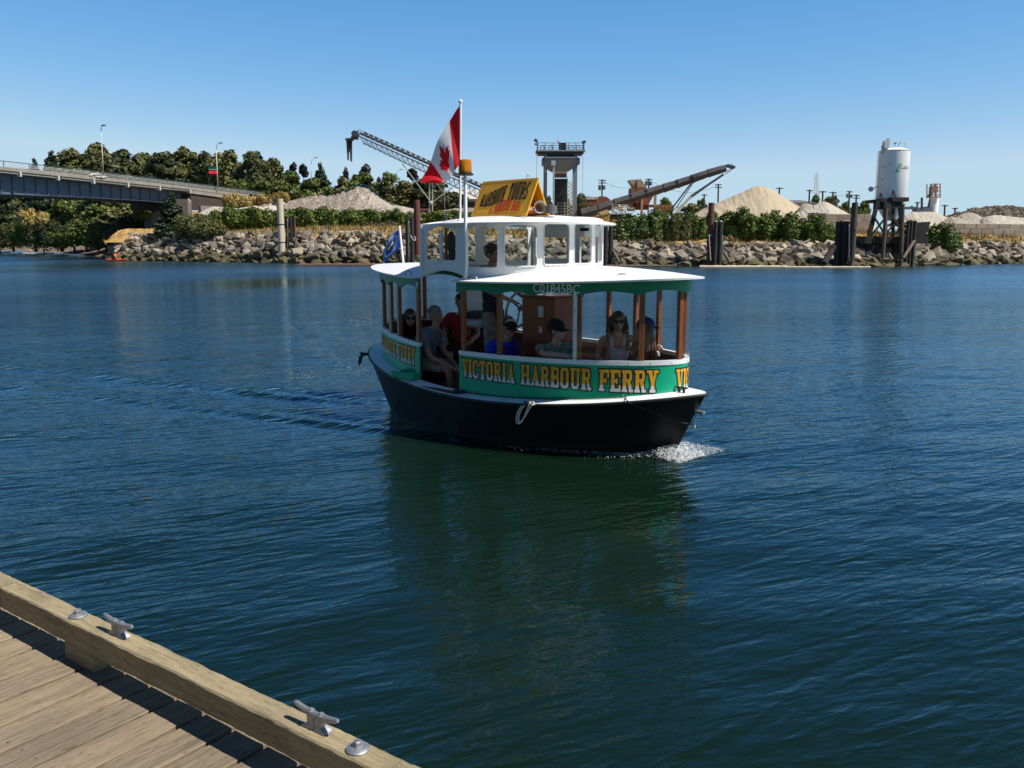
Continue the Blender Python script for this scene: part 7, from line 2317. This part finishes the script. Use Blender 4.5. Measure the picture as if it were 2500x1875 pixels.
q = MB(); q.box(fl3(2250, 512), (2.8, 2, .8)); q.bar(fl3(2232, 509), fl3(2268, 505), .2); q.bar(fl3(2251, 512), fl3(2251, 482), .25); q.bar(fl3(2210, 510), fl3(2228, 503), .2); q.box(fl3(2222, 508), (2.5, 1, .5)); q.build("side_equipment", M['girder'], fs_)

# ---- radio mast, power poles, wires
q = MB(); Ym = 300.0
def m3(x, y): return at(x, y, Ym)
for x in (1988.5, 1994, 1999): q.tube([m3(x, 487), m3(1994 + (x - 1994) * .6, 425)], .09, 4)
for k in range(12):
    y = 486 - k * 5; q.tube([m3(1988.5 + k * .2, y), m3(1999 - k * .2, y - 5)], .05, 4)
q.tube([m3(1994.5, 425), m3(1995, 417)], .08, 4); q.tube([m3(1988, 462), m3(1988, 432)], .07, 4)
tag(q.build("radio_mast", M['rail'], None), "slender lattice radio mast right of the big sand heap", "mast")
M['poletimber'] = mat('dark_pole_timber', (.07, .055, .045), (.045, .036, .03), 1, rough=.9)
poles = [("tall power pole with two crossarms and transformer between the loading tower and crusher", 1470, 438, 500, 130, 9, 2, True),
    ("power pole whose crossarm shows above the covered conveyor", 1584, 436, 470, 140, 8, 2, True),
    ("power pole on the left slope of the sand heap", 1754, 449, 500, 150, 8, 2, False),
    ("small distant power pole left of the sand heap", 1719.5, 474, 500, 200, 7, 1, False),
    ("power pole behind the crown of the big sand heap", 1903, 457.5, 475, 190, 9, 1, False),
    ("power pole left of the radio mast", 1976.5, 463, 490, 190, 8, 1, False),
    ("power pole immediately right of the radio mast", 2009, 466, 492, 190, 9, 1, False),
    ("power pole above the grey gravel cone", 2034, 468, 490, 190, 9, 1, False),
    ("power pole with transformer left of the tallest dock pile", 2074, 466, 496, 170, 7, 1, True),
    ("power pole right above the tallest dock pile", 2091, 475, 496, 180, 8, 2, False),
    ("distant power pole between the white silo and far silos", 2240, 493, 512, 220, 6, 1, False),
    ("distant power pole right of the far silos, nearer to them", 2307, 500, 523, 200, 8, 1, False),
    ("distant power pole furthest right above the block wall", 2332, 507, 523, 200, 7, 1, False),
    ("faint distant power pole right of the loading tower's cable", 1421.5, 473, 500, 200, 6, 1, False)]
GP = "power poles across the yard"
ends = {}
for lb, px, y0, y1, Y, aw, na, tr in poles:
    P = at(px, y1, Y); root = thing("power_pole", lb, "power pole", (P.x, Y, 0), 0, GP); g2 = lambda x, y: at(x, y, Y) - Vector((P.x, Y, 0))
    q = MB(); q.tube([(0, 0, 3.5), g2(px, y0)], .14 * Y / 150, 6); q.build("pole_shaft", M['poletimber'], root)
    q = MB()
    for k in range(na):
        yy = y0 + 2.5 + k * 6.5; q.bar(g2(px - aw, yy - .3), g2(px + aw, yy + .2), .13 * Y / 150)
        for dx in (-aw * .9, -aw * .5, aw * .5, aw * .9): q.tube([g2(px + dx, yy), g2(px + dx, yy - 1.6)], .07 * Y / 150, 4)
    q.build("crossarm", M['poletimber'], root)
    if tr: q = MB(); q.lathe(g2(px - 5, y0 + 26 if px < 1500 else y0 + 17), [(.28, 0), (.28, .7)], 10); q.lathe(g2(px + 4.5, y0 + 25 if px < 1500 else y0 + 17), [(.24, 0), (.24, .6)], 10); q.build("transformer", M['girder'], root)
    ends[px] = at(px, y0 + 2.5, Y)
order = [2332, 2307, 2240]
def wire(label, a, b, sag):
    q = MB(); q.tube([a.lerp(b, k / 16) - Vector((0, 0, sag * 4 * (k / 16) * (1 - k / 16))) for k in range(17)], .028, 3); tag(q.build("power_line", M['poletimber'], None), label, "wire")
wire("thin power line between the pole by the crusher and the conveyor pole", ends[1470], ends[1584], 1.2)
wire("thin power line from the conveyor pole to the sand heap pole", ends[1584], ends[1754], 1.6)
wire("thin power line between the two poles beside the radio mast", ends[1976.5], ends[2009], .5)
wire("thin power line from the pole above the gravel cone to the dock pole", ends[2034], ends[2074], .7)
q = MB(); q.bar(at(2250.5, 512, 160), at(2250.5, 482, 160), .3); tag(q.build("dark_stub_pole", M['poletimber'], None), "plain dark upright post left of the far silos", "post")
# ---- distant buildings
def house(name, label, px0, px1, yeave, yridge, ybase, Y, depth, wallm, roofm, ridge_in=.25, cat="building"):
    a, b = at(px0, ybase, Y), at(px1, ybase, Y); ze = at(px0, yeave, Y).z; zr = at(px0, yridge, Y).z
    root = thing(name, label, cat, ((a.x + b.x) / 2, Y, 0)); hw = (b.x - a.x) / 2
    q = MB(); q.box((0, depth / 2, (a.z + ze) / 2), (2 * hw, depth, ze - a.z)); q.build("wall", wallm, root)
    q = MB(); o = .5; r = hw * ridge_in
    vs = [(-hw - o, -o, ze), (hw + o, -o, ze), (hw + o, depth + o, ze), (-hw - o, depth + o, ze), (-hw + r, depth / 2, zr), (hw - r, depth / 2, zr)]
    q.mesh(vs, [(0, 1, 5, 4), (1, 2, 5), (2, 3, 4, 5), (3, 0, 4), (3, 2, 1, 0)]); q.build("roof", roofm, root)
    return root, hw, a.z, ze
M['paleroof'] = mat('pale_metal_roof', (.62, .57, .53), (.56, .51, .47), .5, rough=.6); M['greywall'] = mat('grey_wall', (.36, .35, .37), (.30, .29, .31), .5, rough=.8)
root, hw, z0_, ze_ = house("warehouse", "white roofed warehouse behind the flag pole and beacon mast", 1082, 1200, 486, 455, 512, 150, 16, M['greywall'], M['paleroof'], .35)
q = MB(); q.box((hw * .15, -.06, (z0_ + ze_) / 2), (1.4, .06, .9)); q.box((-hw * .75, -.06, (z0_ + ze_) / 2), (1.8, .06, 1.6)); q.build("window", M['black'], root)
house("grey_roof_house", "grey roofed building peeping over the gravel between sand heap and mast", 1934, 1990, 496, 485, 512, 190, 14, M['greywall'], mat('grey_shingle', (.15, .14, .15), None, 1, rough=.9), .3)

# ============================================================ YARD MACHINERY
M['bluesteel'] = mat('blue_grey_steel', (.20, .23, .27), (.14, .16, .19), 1, rough=.55); M['darksteel'] = mat('dark_steel', (.035, .04, .05), (.06, .065, .075), 1, rough=.6)
M['lightsteel'] = mat('light_grey_steel', (.42, .44, .47), (.34, .36, .38), 1, rough=.5); M['creamsteel'] = mat('cream_steel', (.50, .48, .38), None, 1, rough=.6); M['rust'] = mat('rusty_steel', (.24, .085, .045), (.15, .06, .036), .8, rough=.85, c3=(.20, .075, .042)); M['cover'] = mat('grey_canvas_cover', (.085, .08, .078), (.055, .052, .052), 1, rough=.85, bump=.05)
# left stacking conveyor
YC1 = 126.0
cv = thing("stacking_conveyor", "long blue-grey lattice conveyor rising to the left with a hanging chute", "conveyor", (0, YC1, 0))
c1 = lambda x, y, oy=0.0: (lambda v: Vector((v.x, oy, v.z)))(at(x, y, YC1))
TL, TR = (876, 319), (1185, 458); BL_, BR_ = (868, 345), (1180, 482)
def along(A, B, f): return (A[0] + (B[0] - A[0]) * f, A[1] + (B[1] - A[1]) * f)
q = MB(); nb = 24
for oy in (-.7, .7):
    q.bar(c1(*along((880, 334), (1185, 470), 0), oy), c1(*along((880, 334), (1185, 470), 1), oy), .14); q.bar(c1(890, 350, oy), c1(1178, 488, oy), .12)
    for k in range(nb):
        f0, f1 = k / nb, (k + .5) / nb; f2 = (k + 1) / nb
        q.bar(c1(*along((880, 334), (1185, 470), f0), oy), c1(*along((884, 351), (1178, 488), f1), oy), .06); q.bar(c1(*along((884, 351), (1178, 488), f1), oy), c1(*along((880, 334), (1185, 470), f2), oy), .06)
q.build("truss", M['bluesteel'], cv)
q = MB(); q.bar(c1(880, 326), c1(1188, 463), 1.3, .25); 
for k in range(1, 24): P = c1(*along((880, 321), (1188, 458), k / 24)); q.box(P, (.35, 1.5, .42), M=Matrix.Rotation(R(24), 3, 'Y'))
q.build("belt", M['darksteel'], cv)
q = MB()
for oy in (-.8, .8):
    q.bar(c1(878, 317, oy), c1(1188, 455, oy), .05); q.bar(c1(878, 322, oy), c1(1188, 460, oy), .05)
    for k in range(0, 25): q.bar(c1(*along((878, 317), (1188, 455), k / 24), oy), c1(*along((880, 330), (1188, 467), k / 24), oy), .05)
q.build("handrail", M['lightsteel'], cv)
q = MB(); q.lathe(c1(868, 328, -.9), [(.45, 0), (.45, 1.8)], 16, axis=(0, 1, 0)); q.box(c1(866, 337), (.9, 1.2, .35)); q.bar(c1(876, 318), c1(860, 334), .15); q.build("head_drum", M['darksteel'], cv)
q = MB(); q.box(c1(853, 341), (1.0, .8, .35)); 
for x0, x1, yb in ((846, 851, 391), (850, 855, 372), (853, 859, 394), (856, 858.5, 380)): 
    a, b = c1(x0, 342), c1(x1, yb); q.mesh([(a.x, -.3, a.z), (c1(x1, 342).x, -.3, a.z), (b.x, -.3, b.z), (c1(x0 + 1.5, 342).x, -.3, b.z), (a.x, .3, a.z), (c1(x1, 342).x, .3, a.z), (b.x, .3, b.z), (c1(x0 + 1.5, 342).x, .3, b.z)], [(0, 1, 2, 3), (7, 6, 5, 4), (0, 4, 5, 1), (1, 5, 6, 2), (2, 6, 7, 3), (3, 7, 4, 0)])
q.build("hanging_chute", mat('torn_rubber_chute', (.09, .065, .06), (.05, .04, .04), 1, rough=.8), cv)
q = MB(); 
for a, b in (((983, 400), (1054, 495)), ((1105, 458), (1056, 494)), ((1060, 440), (1088, 476))): q.bar(c1(*a, -.6), c1(*b, -.3), .14)
for x in (1049, 1056.5): q.bar(c1(x, 440, -.3), c1(x, 545, -.3), .17)
q.sphere(c1(1053, 496, -.4), .28); q.build("support_legs", M['creamsteel'], cv)
# loading tower
YT = 118.0
tw = thing("loading_tower", "grey steel loading tower with a railed top platform behind the yellow roof sign", "tower", (0, YT, 0))
t1 = lambda x, y, oy=0.0: (lambda v: Vector((v.x, oy, v.z)))(at(x, y, YT)); kT = mpp(YT)
def tbox(q, x0, y0, x1, y1, dy=2.0, oy=0.0, mi=0): a, b = t1(x0, y0), t1(x1, y1); q.box(((a.x + b.x) / 2, oy, (a.z + b.z) / 2), (abs(b.x - a.x), dy, abs(a.z - b.z)), mi=mi)
q = MB(); tbox(q, 1308, 369, 1426, 373, 3.4); tbox(q, 1312, 373, 1421, 379, 2.6); q.build("top_platform", M['darksteel'], tw)
q = MB(); tbox(q, 1310, 370.5, 1424, 372.2, .1, -1.75); tbox(q, 1330, 386, 1403, 388, 3.2); q.build("platform_edge", M['lightsteel'], tw)
q = MB()
for oy in (-1.5, 1.5):
    for y in (352, 358, 364): q.bar(t1(1312, y, oy), t1(1424, y, oy), .06)
    for x in (1312, 1330, 1349, 1367, 1386, 1404, 1424): q.bar(t1(x, 352, oy), t1(x, 370, oy), .07)
q.build("top_railing", M['darksteel'], tw)
q = MB()
for x in (1323, 1343, 1393, 1410):
    pts = [t1(x, 363.5, -1.2) + Vector((.27 * math.cos(a), 0, .27 * math.sin(a))) for a in [k * PI / 6 for k in range(12)]]; q.tube(pts, .04, 5, closed=True)
q.build("sheave_wheels", M['darksteel'], tw)
q = MB(); tbox(q, 1364, 350.5, 1381, 369, 1.0, -.6); q.build("winch_cabinet", M['black'], tw)
q = MB()
for sx, x in ((-1, 1312), (1, 1424)):
    q.bar(t1(x, 372), t1(x, 345), .12); q.box(t1(x - 4 if sx < 0 else x + 1, 343 if sx < 0 else 347), (.45, .4, .35), M=Matrix.Rotation(R(-30 * sx), 3, 'Y')); q.box(t1(x - 4 if sx < 0 else x + 4, 352 if sx < 0 else 347), (.3, .3, .2))
q.build("floodlights", M['darksteel'], tw)
q = MB(); tbox(q, 1333, 381, 1401, 386, 2.4); q.build("bin_slot", M['black'], tw)
q = MB(); a = [t1(1323, 388), t1(1413, 388), t1(1413, 402), t1(1386, 419), t1(1346, 419), t1(1323, 402)]
q.mesh([(v.x, -1.7 * (.5 if i in (3, 4) else 1), v.z) for i, v in enumerate(a)] + [(v.x, 1.7 * (.5 if i in (3, 4) else 1), v.z) for i, v in enumerate(a)], [(0, 5, 4, 3, 2, 1), (6, 7, 8, 9, 10, 11), (0, 1, 7, 6), (1, 2, 8, 7), (2, 3, 9, 8), (3, 4, 10, 9), (4, 5, 11, 10), (5, 0, 6, 11)])
q.build("hopper_bin", mat('mid_grey_steel', (.20, .225, .24), (.16, .18, .19), 1, rough=.6), tw)  # bin in an even mid grey steel
q = MB(); tbox(q, 1323, 388, 1327, 404, .2, -1.75); tbox(q, 1409, 388, 1413, 404, .2, -1.75); tbox(q, 1323, 388, 1413, 391, .2, -1.78); q.build("bin_flange", M['darksteel'], tw)
for x in (1331, 1403):
    for oy in (-1.3, 1.3): q = MB(); tbox(q, x - 3, 380, x + 3, 545, .35, oy); q.build("leg", M['bluesteel'], tw)
q = MB(); tbox(q, 1348, 406, 1352, 488, .25, -1.9); tbox(q, 1348.5, 488, 1351.5, 545, .2, -1.9); tbox(q, 1344, 396, 1354.5, 407, .5, -2.1); q.build("centre_post", M['lightsteel'], tw)
q = MB(); tbox(q, 1352, 419, 1383, 425, 1.6); q.build("discharge_head", M['creamsteel'], tw)
q = MB(); tbox(q, 1353, 425, 1383, 433, 1.5); q.build("discharge_skirt", M['rust'], tw)
q = MB(); tbox(q, 1353, 436, 1384, 545, 1.6, 1.0); q.build("vertical_casing", M['black'], tw)
q = MB()
for k in range(10):
    y = 446 + k * 9.5; x = 1388 + (8 if k % 2 else 0)
    q.bar(t1(1384, y, -.4), t1(1400, y, -.4), .08); q.bar(t1(1386, y, -.4), t1(1398, y + 9.5, -.4), .10); q.bar(t1(1384, y - 5, -.4), t1(1400, y - 5, -.4), .04)
for x in (1385, 1399): q.bar(t1(x, 432, -.4), t1(x, 540, -.4), .07)
for k in range(6):
    y = 496 + k * 7; q.bar(t1(1358, y, -.4), t1(1384, y, -.4), .06)
for x in (1362, 1370, 1378): q.bar(t1(x, 495, -.4), t1(x, 540, -.4), .05)
q.build("stair_tower", M['creamsteel'], tw)
q = MB()
for x, x2 in ((1310, 1310), (1423, 1422)): q.bar(t1(x, 375), t1(x2, 545), .035)
q.build("hoist_cables", M['darksteel'], tw)
q = MB(); q.bar(t1(1364, 352), t1(1361, 334), .03); q.mesh([t1(1361.5, 338), t1(1364, 345), t1(1367, 351.5), t1(1363, 351), t1(1362, 345)], [(0, 1, 2, 3, 4)])
fl2 = tag(q.build("small_flag", M['cloth_red'], None), "tiny red and white flag on top of the loading tower", "flag"); fl2.location = (0, YT, 0)
# covered conveyor
YC2 = 112.0
cc = thing("covered_conveyor", "thick grey canvas-covered conveyor rising to the right over the hedge", "conveyor", (0, YC2, 0))
c2 = lambda x, y, oy=0.0: (lambda v: Vector((v.x, oy, v.z)))(at(x, y, YC2)); kC = mpp(YC2)
axis_top = [(1420, 512), (1462, 501), (1500, 487), (1540, 474), (1577, 462), (1620, 449), (1652, 439), (1688, 427), (1728, 413), (1772, 400)]
q = MB(); r_ = random.Random(4)
pts = []; rad_ = []
for (xa, ya), (xb, yb) in zip(axis_top[:-1], axis_top[1:]):
    for f in (0, .33, .66, .98):
        pts.append(c2(xa + (xb - xa) * f, ya + (yb - ya) * f + 10.5)); t_ = (pts[-1].x - c2(1420, 500).x) / (c2(1772, 500).x - c2(1420, 500).x)
        rad_.append((12.4 - 3.0 * t_) * kC * (1.05 if f in (0,) else .90 if f > .9 else .98))
q.tube(pts, rad_, 7); q.build("canvas_cover", M['cover'], cc)
q = MB()
for k in (3, 4, 6, 7): x, y = axis_top[k]; q.bar(c2(x, y, -.5), c2(x + 4, y + 21, -.5), .08)
q.bar(c2(1687, 428, -.55), c2(1694, 446, -.55), .06); q.bar(c2(1697, 425, -.55), c2(1690, 444, -.55), .06); q.bar(c2(1702, 424, -.55), c2(1704, 441, -.55), .05)
q.build("cover_straps", M['black'], cc)
q = MB(); q.lathe(c2(1789, 409, -.6), [(.20, 0), (.20, 1.2)], 14, axis=(0, 1, 0)); q.bar(c2(1772, 405), c2(1789, 408), .5, .35); q.bar(c2(1772, 402), c2(1787, 401), .06); q.bar(c2(1787, 401), c2(1787, 409), .06); q.bar(c2(1770, 425), c2(1786, 415), .09); q.bar(c2(1772, 419), c2(1786, 411), .07)
q.build("head_pulley", M['darksteel'], cc)
q = MB(); q.bar(c2(1686, 447, -.7), c2(1636, 512, -.7), .18); q.bar(c2(1694, 447, .7), c2(1650, 512, .7), .10)
q.build("prop", M['darksteel'], cc)
q = MB(); q.bar(c2(1763, 427, -.7), c2(1684, 480, -.7), .26); q.bar(c2(1684, 480, -.7), c2(1640, 530, -.7), .30, mi=1); q.bar(c2(1758, 432, .5), c2(1655, 508, .5), .14, mi=1)
q.build("telescopic_strut", [M['darksteel'], M['creamsteel']], cc)
# crusher plant
YK = 120.0
ck = thing("crushing_plant", "rusty red crushing plant with a tilted hopper board behind the covered conveyor", "crusher", (0, YK, 0))
k1 = lambda x, y, oy=0.0: (lambda v: Vector((v.x, oy, v.z)))(at(x, y, YK))
def kbox(q, x0, y0, x1, y1, dy=2.0, oy=0.0, mi=0): a, b = k1(x0, y0), k1(x1, y1); q.box(((a.x + b.x) / 2, oy, (a.z + b.z) / 2), (abs(b.x - a.x), dy, abs(a.z - b.z)), mi=mi)
def kpoly(q, P, d0, d1, mi=0):
    n = len(P); a = [k1(x, y, d0) for x, y in P]; b = [k1(x, y, d1) for x, y in P]
    q.mesh(a + b, [tuple(reversed(range(n))), tuple(range(n, 2 * n))] + [(i, (i + 1) % n, n + (i + 1) % n, n + i) for i in range(n)], mi)
q = MB(); kpoly(q, [(1533, 441), (1562, 439), (1575, 457), (1546, 460)], -1.2, 1.0); q.build("tilted_board", mat('dusty_board', (.36, .27, .19), (.28, .20, .14), 1, rough=.9), ck)
q = MB(); kpoly(q, [(1538, 460), (1575, 457), (1576, 478), (1536, 482)], -1.3, 1.3); kpoly(q, [(1548, 490), (1593, 477), (1580, 499), (1552, 503)], -1.3, 1.3); kbox(q, 1543, 500, 1636, 506, 1.6); kbox(q, 1534, 482, 1546, 515, 2); kbox(q, 1550, 503, 1580, 512, 1.8); q.build("hopper_body", M['rust'], ck)
q = MB(); kbox(q, 1561, 484, 1565, 530, .4, -1.4); kbox(q, 1593, 475, 1597, 530, .4, -1.4); kbox(q, 1552, 460, 1554, 440, .2, -1.3); q.build("support_columns", mat('salmon_steel', (.42, .25, .17), None, 1, rough=.8), ck)
q = MB(); kbox(q, 1597, 504, 1638, 514, 1.2, -1.5); 
for x in range(1600, 1638, 6): kbox(q, x, 502, x + 1.5, 514, .1, -2.2)
q.build("timber_walkway", mat('orange_timber', (.36, .20, .10), (.26, .14, .07), 1, rough=.9), ck)
q = MB(); kbox(q, 1529, 508, 1545, 511, .3, -1.8); q.bar(k1(1522, 502, -1.6), k1(1545, 517, -1.6), .25); q.build("discharge_arm", M['lightsteel'], ck)
YR_ = 116.0
tb = thing("rusty_skip", "rusty brown hopper body left of the crushing plant", "skip", (0, YR_, 0)); YKs = YK; YK = YR_
q = MB(); kpoly(q, [(1431, 488), (1456, 487), (1462, 480), (1478, 481), (1488, 488), (1484, 500), (1436, 501)], -1, 1.2); q.build("body", M['rust'], tb)
q = MB(); kpoly(q, [(1431, 480), (1458, 482), (1456, 488), (1431, 488)], -1.1, .8); q.build("pale_load", M['palegravel'], tb); YK = 104.0
yb_ = thing("yellow_machine_cab", "yellow machine body just right of the wheelhouse roof beneath the covered conveyor", "machine", (0, YK, 0))
q = MB(); kpoly(q, [(1459, 519), (1480, 512), (1487, 521), (1466, 527)], -1, 1); q.build("bonnet", mat('machine_cream', (.55, .42, .16), None, 1), yb_)
q = MB(); kpoly(q, [(1444, 529), (1466, 526), (1487, 521), (1487, 545), (1444, 545)], -.9, 1.2); kpoly(q, [(1494, 536), (1522, 536), (1522, 560), (1494, 560)], -.9, 1.2); q.build("body", mat('machine_yellow', (.42, .26, .05), (.3, .18, .04), 1), yb_)
YK = 106.0
fr_ = thing("scrap_rack", "raised platform stacked with pale timber scraps left of the big green bush", "platform", (0, YK, 0))
q = MB(); kbox(q, 1486, 521, 1530, 524, 2.5); q.build("platform_deck", M['lightsteel'], fr_); q = MB(); kbox(q, 1488, 524, 1530, 545, 2.2); q.build("base", M['black'], fr_)
q = MB(); r_ = random.Random(6)
for k in range(26): x, y = r_.uniform(1494, 1526), r_.uniform(503, 519); q.bar(k1(x, y, r_.uniform(-.8, .6)), k1(x + r_.uniform(-9, 9), min(520, y + r_.uniform(-4, 9)), r_.uniform(-.8, .6)), .14)
q.build("timber_scraps", M['paletimber'], fr_); q = MB()
for x in (1492.5, 1525): kbox(q, x - .7, 500, x + .7, 522, .12, -1.1)
kbox(q, 1492, 500, 1526, 501, .1, -1.1); q.build("rack_frame", M['creamsteel'], fr_)
YK = YKs

# ============================================================ SMALL CRAFT
def kayak(label, px, py, L_, W_, m_, rz, name="kayak", cat="kayak"):
    P = onz(px, py) * .94; P.z = 0; root = thing(name, label, cat, (P.x, P.y, 0), rz)
    q = MB(); n = 18; rings = []
    for i in range(n + 1):
        t = -1 + 2 * i / n; w_ = W_ / 2 * max(.02, (1 - abs(t) ** 2.2)); sh = .10 * abs(t) ** 2.5
        for k in range(10):
            a = 2 * PI * k / 10; q.v.append((t * L_ / 2, w_ * math.cos(a), .12 + sh + (.16 if math.sin(a) < 0 else .10) * math.sin(a)))
    for i in range(n):
        for k in range(10): q.f.append((i * 10 + k, (i + 1) * 10 + k, (i + 1) * 10 + (k + 1) % 10, i * 10 + (k + 1) % 10)); q.m.append(0)
    q.build("hull", m_, root, smooth='all')
    q = MB(); pts = [(.42 * math.cos(a), W_ * .33 * math.sin(a), .22) for a in [k * PI / 8 for k in range(16)]]; q.tube(pts, .03, 6, closed=True); q.build("cockpit_rim", M['black'], root)
    return root, P
def paddler(label, P, dx, rz, shirt, hat=None, hair='short', up=0.0):
    c, s_ = math.cos(rz), math.sin(rz); loc = (P.x + dx * c, P.y + dx * s_, 0)
    return person("person", label, (0, 0, .98 + up), rz, M['skin1'], shirt, lg['dark'], hair=hair, hair_m=M['hair_dark'], cap=hat, lean=(-.05, 0), seat=.18, elbL=(.16, .28, -.32), handL=(.36, .26, -.30), elbR=(.16, -.28, -.38), handR=(.36, -.26, -.42), knees=((.40, .12, .26), (.40, -.12, .26)), root_loc=loc, sleeve=2)
kr = R(-25)
root, P = kayak("orange-red kayak close to the rock bank on the left", 283, 634.5, 3.6, .75, mat('orange_red_plastic', (.75, .09, .03), (.68, .06, .025), 3, rough=.4), kr)
paddler("kayaker in orange life vest paddling by the left rock bank", P, 0, kr, mat_s('orange_vest', (.75, .16, .07)))
pd_ = thing("paddle", "yellow-bladed paddle raised by the kayaker near the left rock bank", "paddle", (P.x - .2, P.y - .2, .75), kr)
q = MB(); q.tube([(.3, .6, -.4), (-.55, -.5, 1.35)], .02, 6); q.build("shaft", M['black'], pd_)
q = MB(); q.sphere((-.62, -.55, 1.55), (.14, .035, .36), M=Matrix.Rotation(R(-28), 3, 'Y')); q.sphere((.36, .68, -.55), (.12, .035, .25)); q.build("blade", mat('yellow_plastic', (.85, .55, .02), None, 3, rough=.4), pd_, smooth='all')
root, P = kayak("cream open canoe with two paddlers off the beach at far left", 87, 618.5, 7.6, 1.2, mat('cream_plastic2', (.78, .70, .55), None, 3, rough=.4), R(-8), "canoe", "canoe")
paddler("bow canoeist in navy top and white hat off the far left beach", P, 1.8, R(-8), shirts['dark'], hat=mat('white_cap', (.75, .75, .75), None, 4), up=.1)
paddler("stern canoeist in pale top sitting in the cream canoe at far left", P, -1.1, R(-8), shirts['pink'], up=.0)
root, P = kayak("dark kayak cut by the left edge of the photo", 2, 615.5, 5.4, .9, mat('navy_plastic', (.02, .03, .07), None, 3, rough=.4), R(-15))
paddler("paddler in dark clothes in the kayak at the left edge", P, 0, R(-15), shirts['black'])
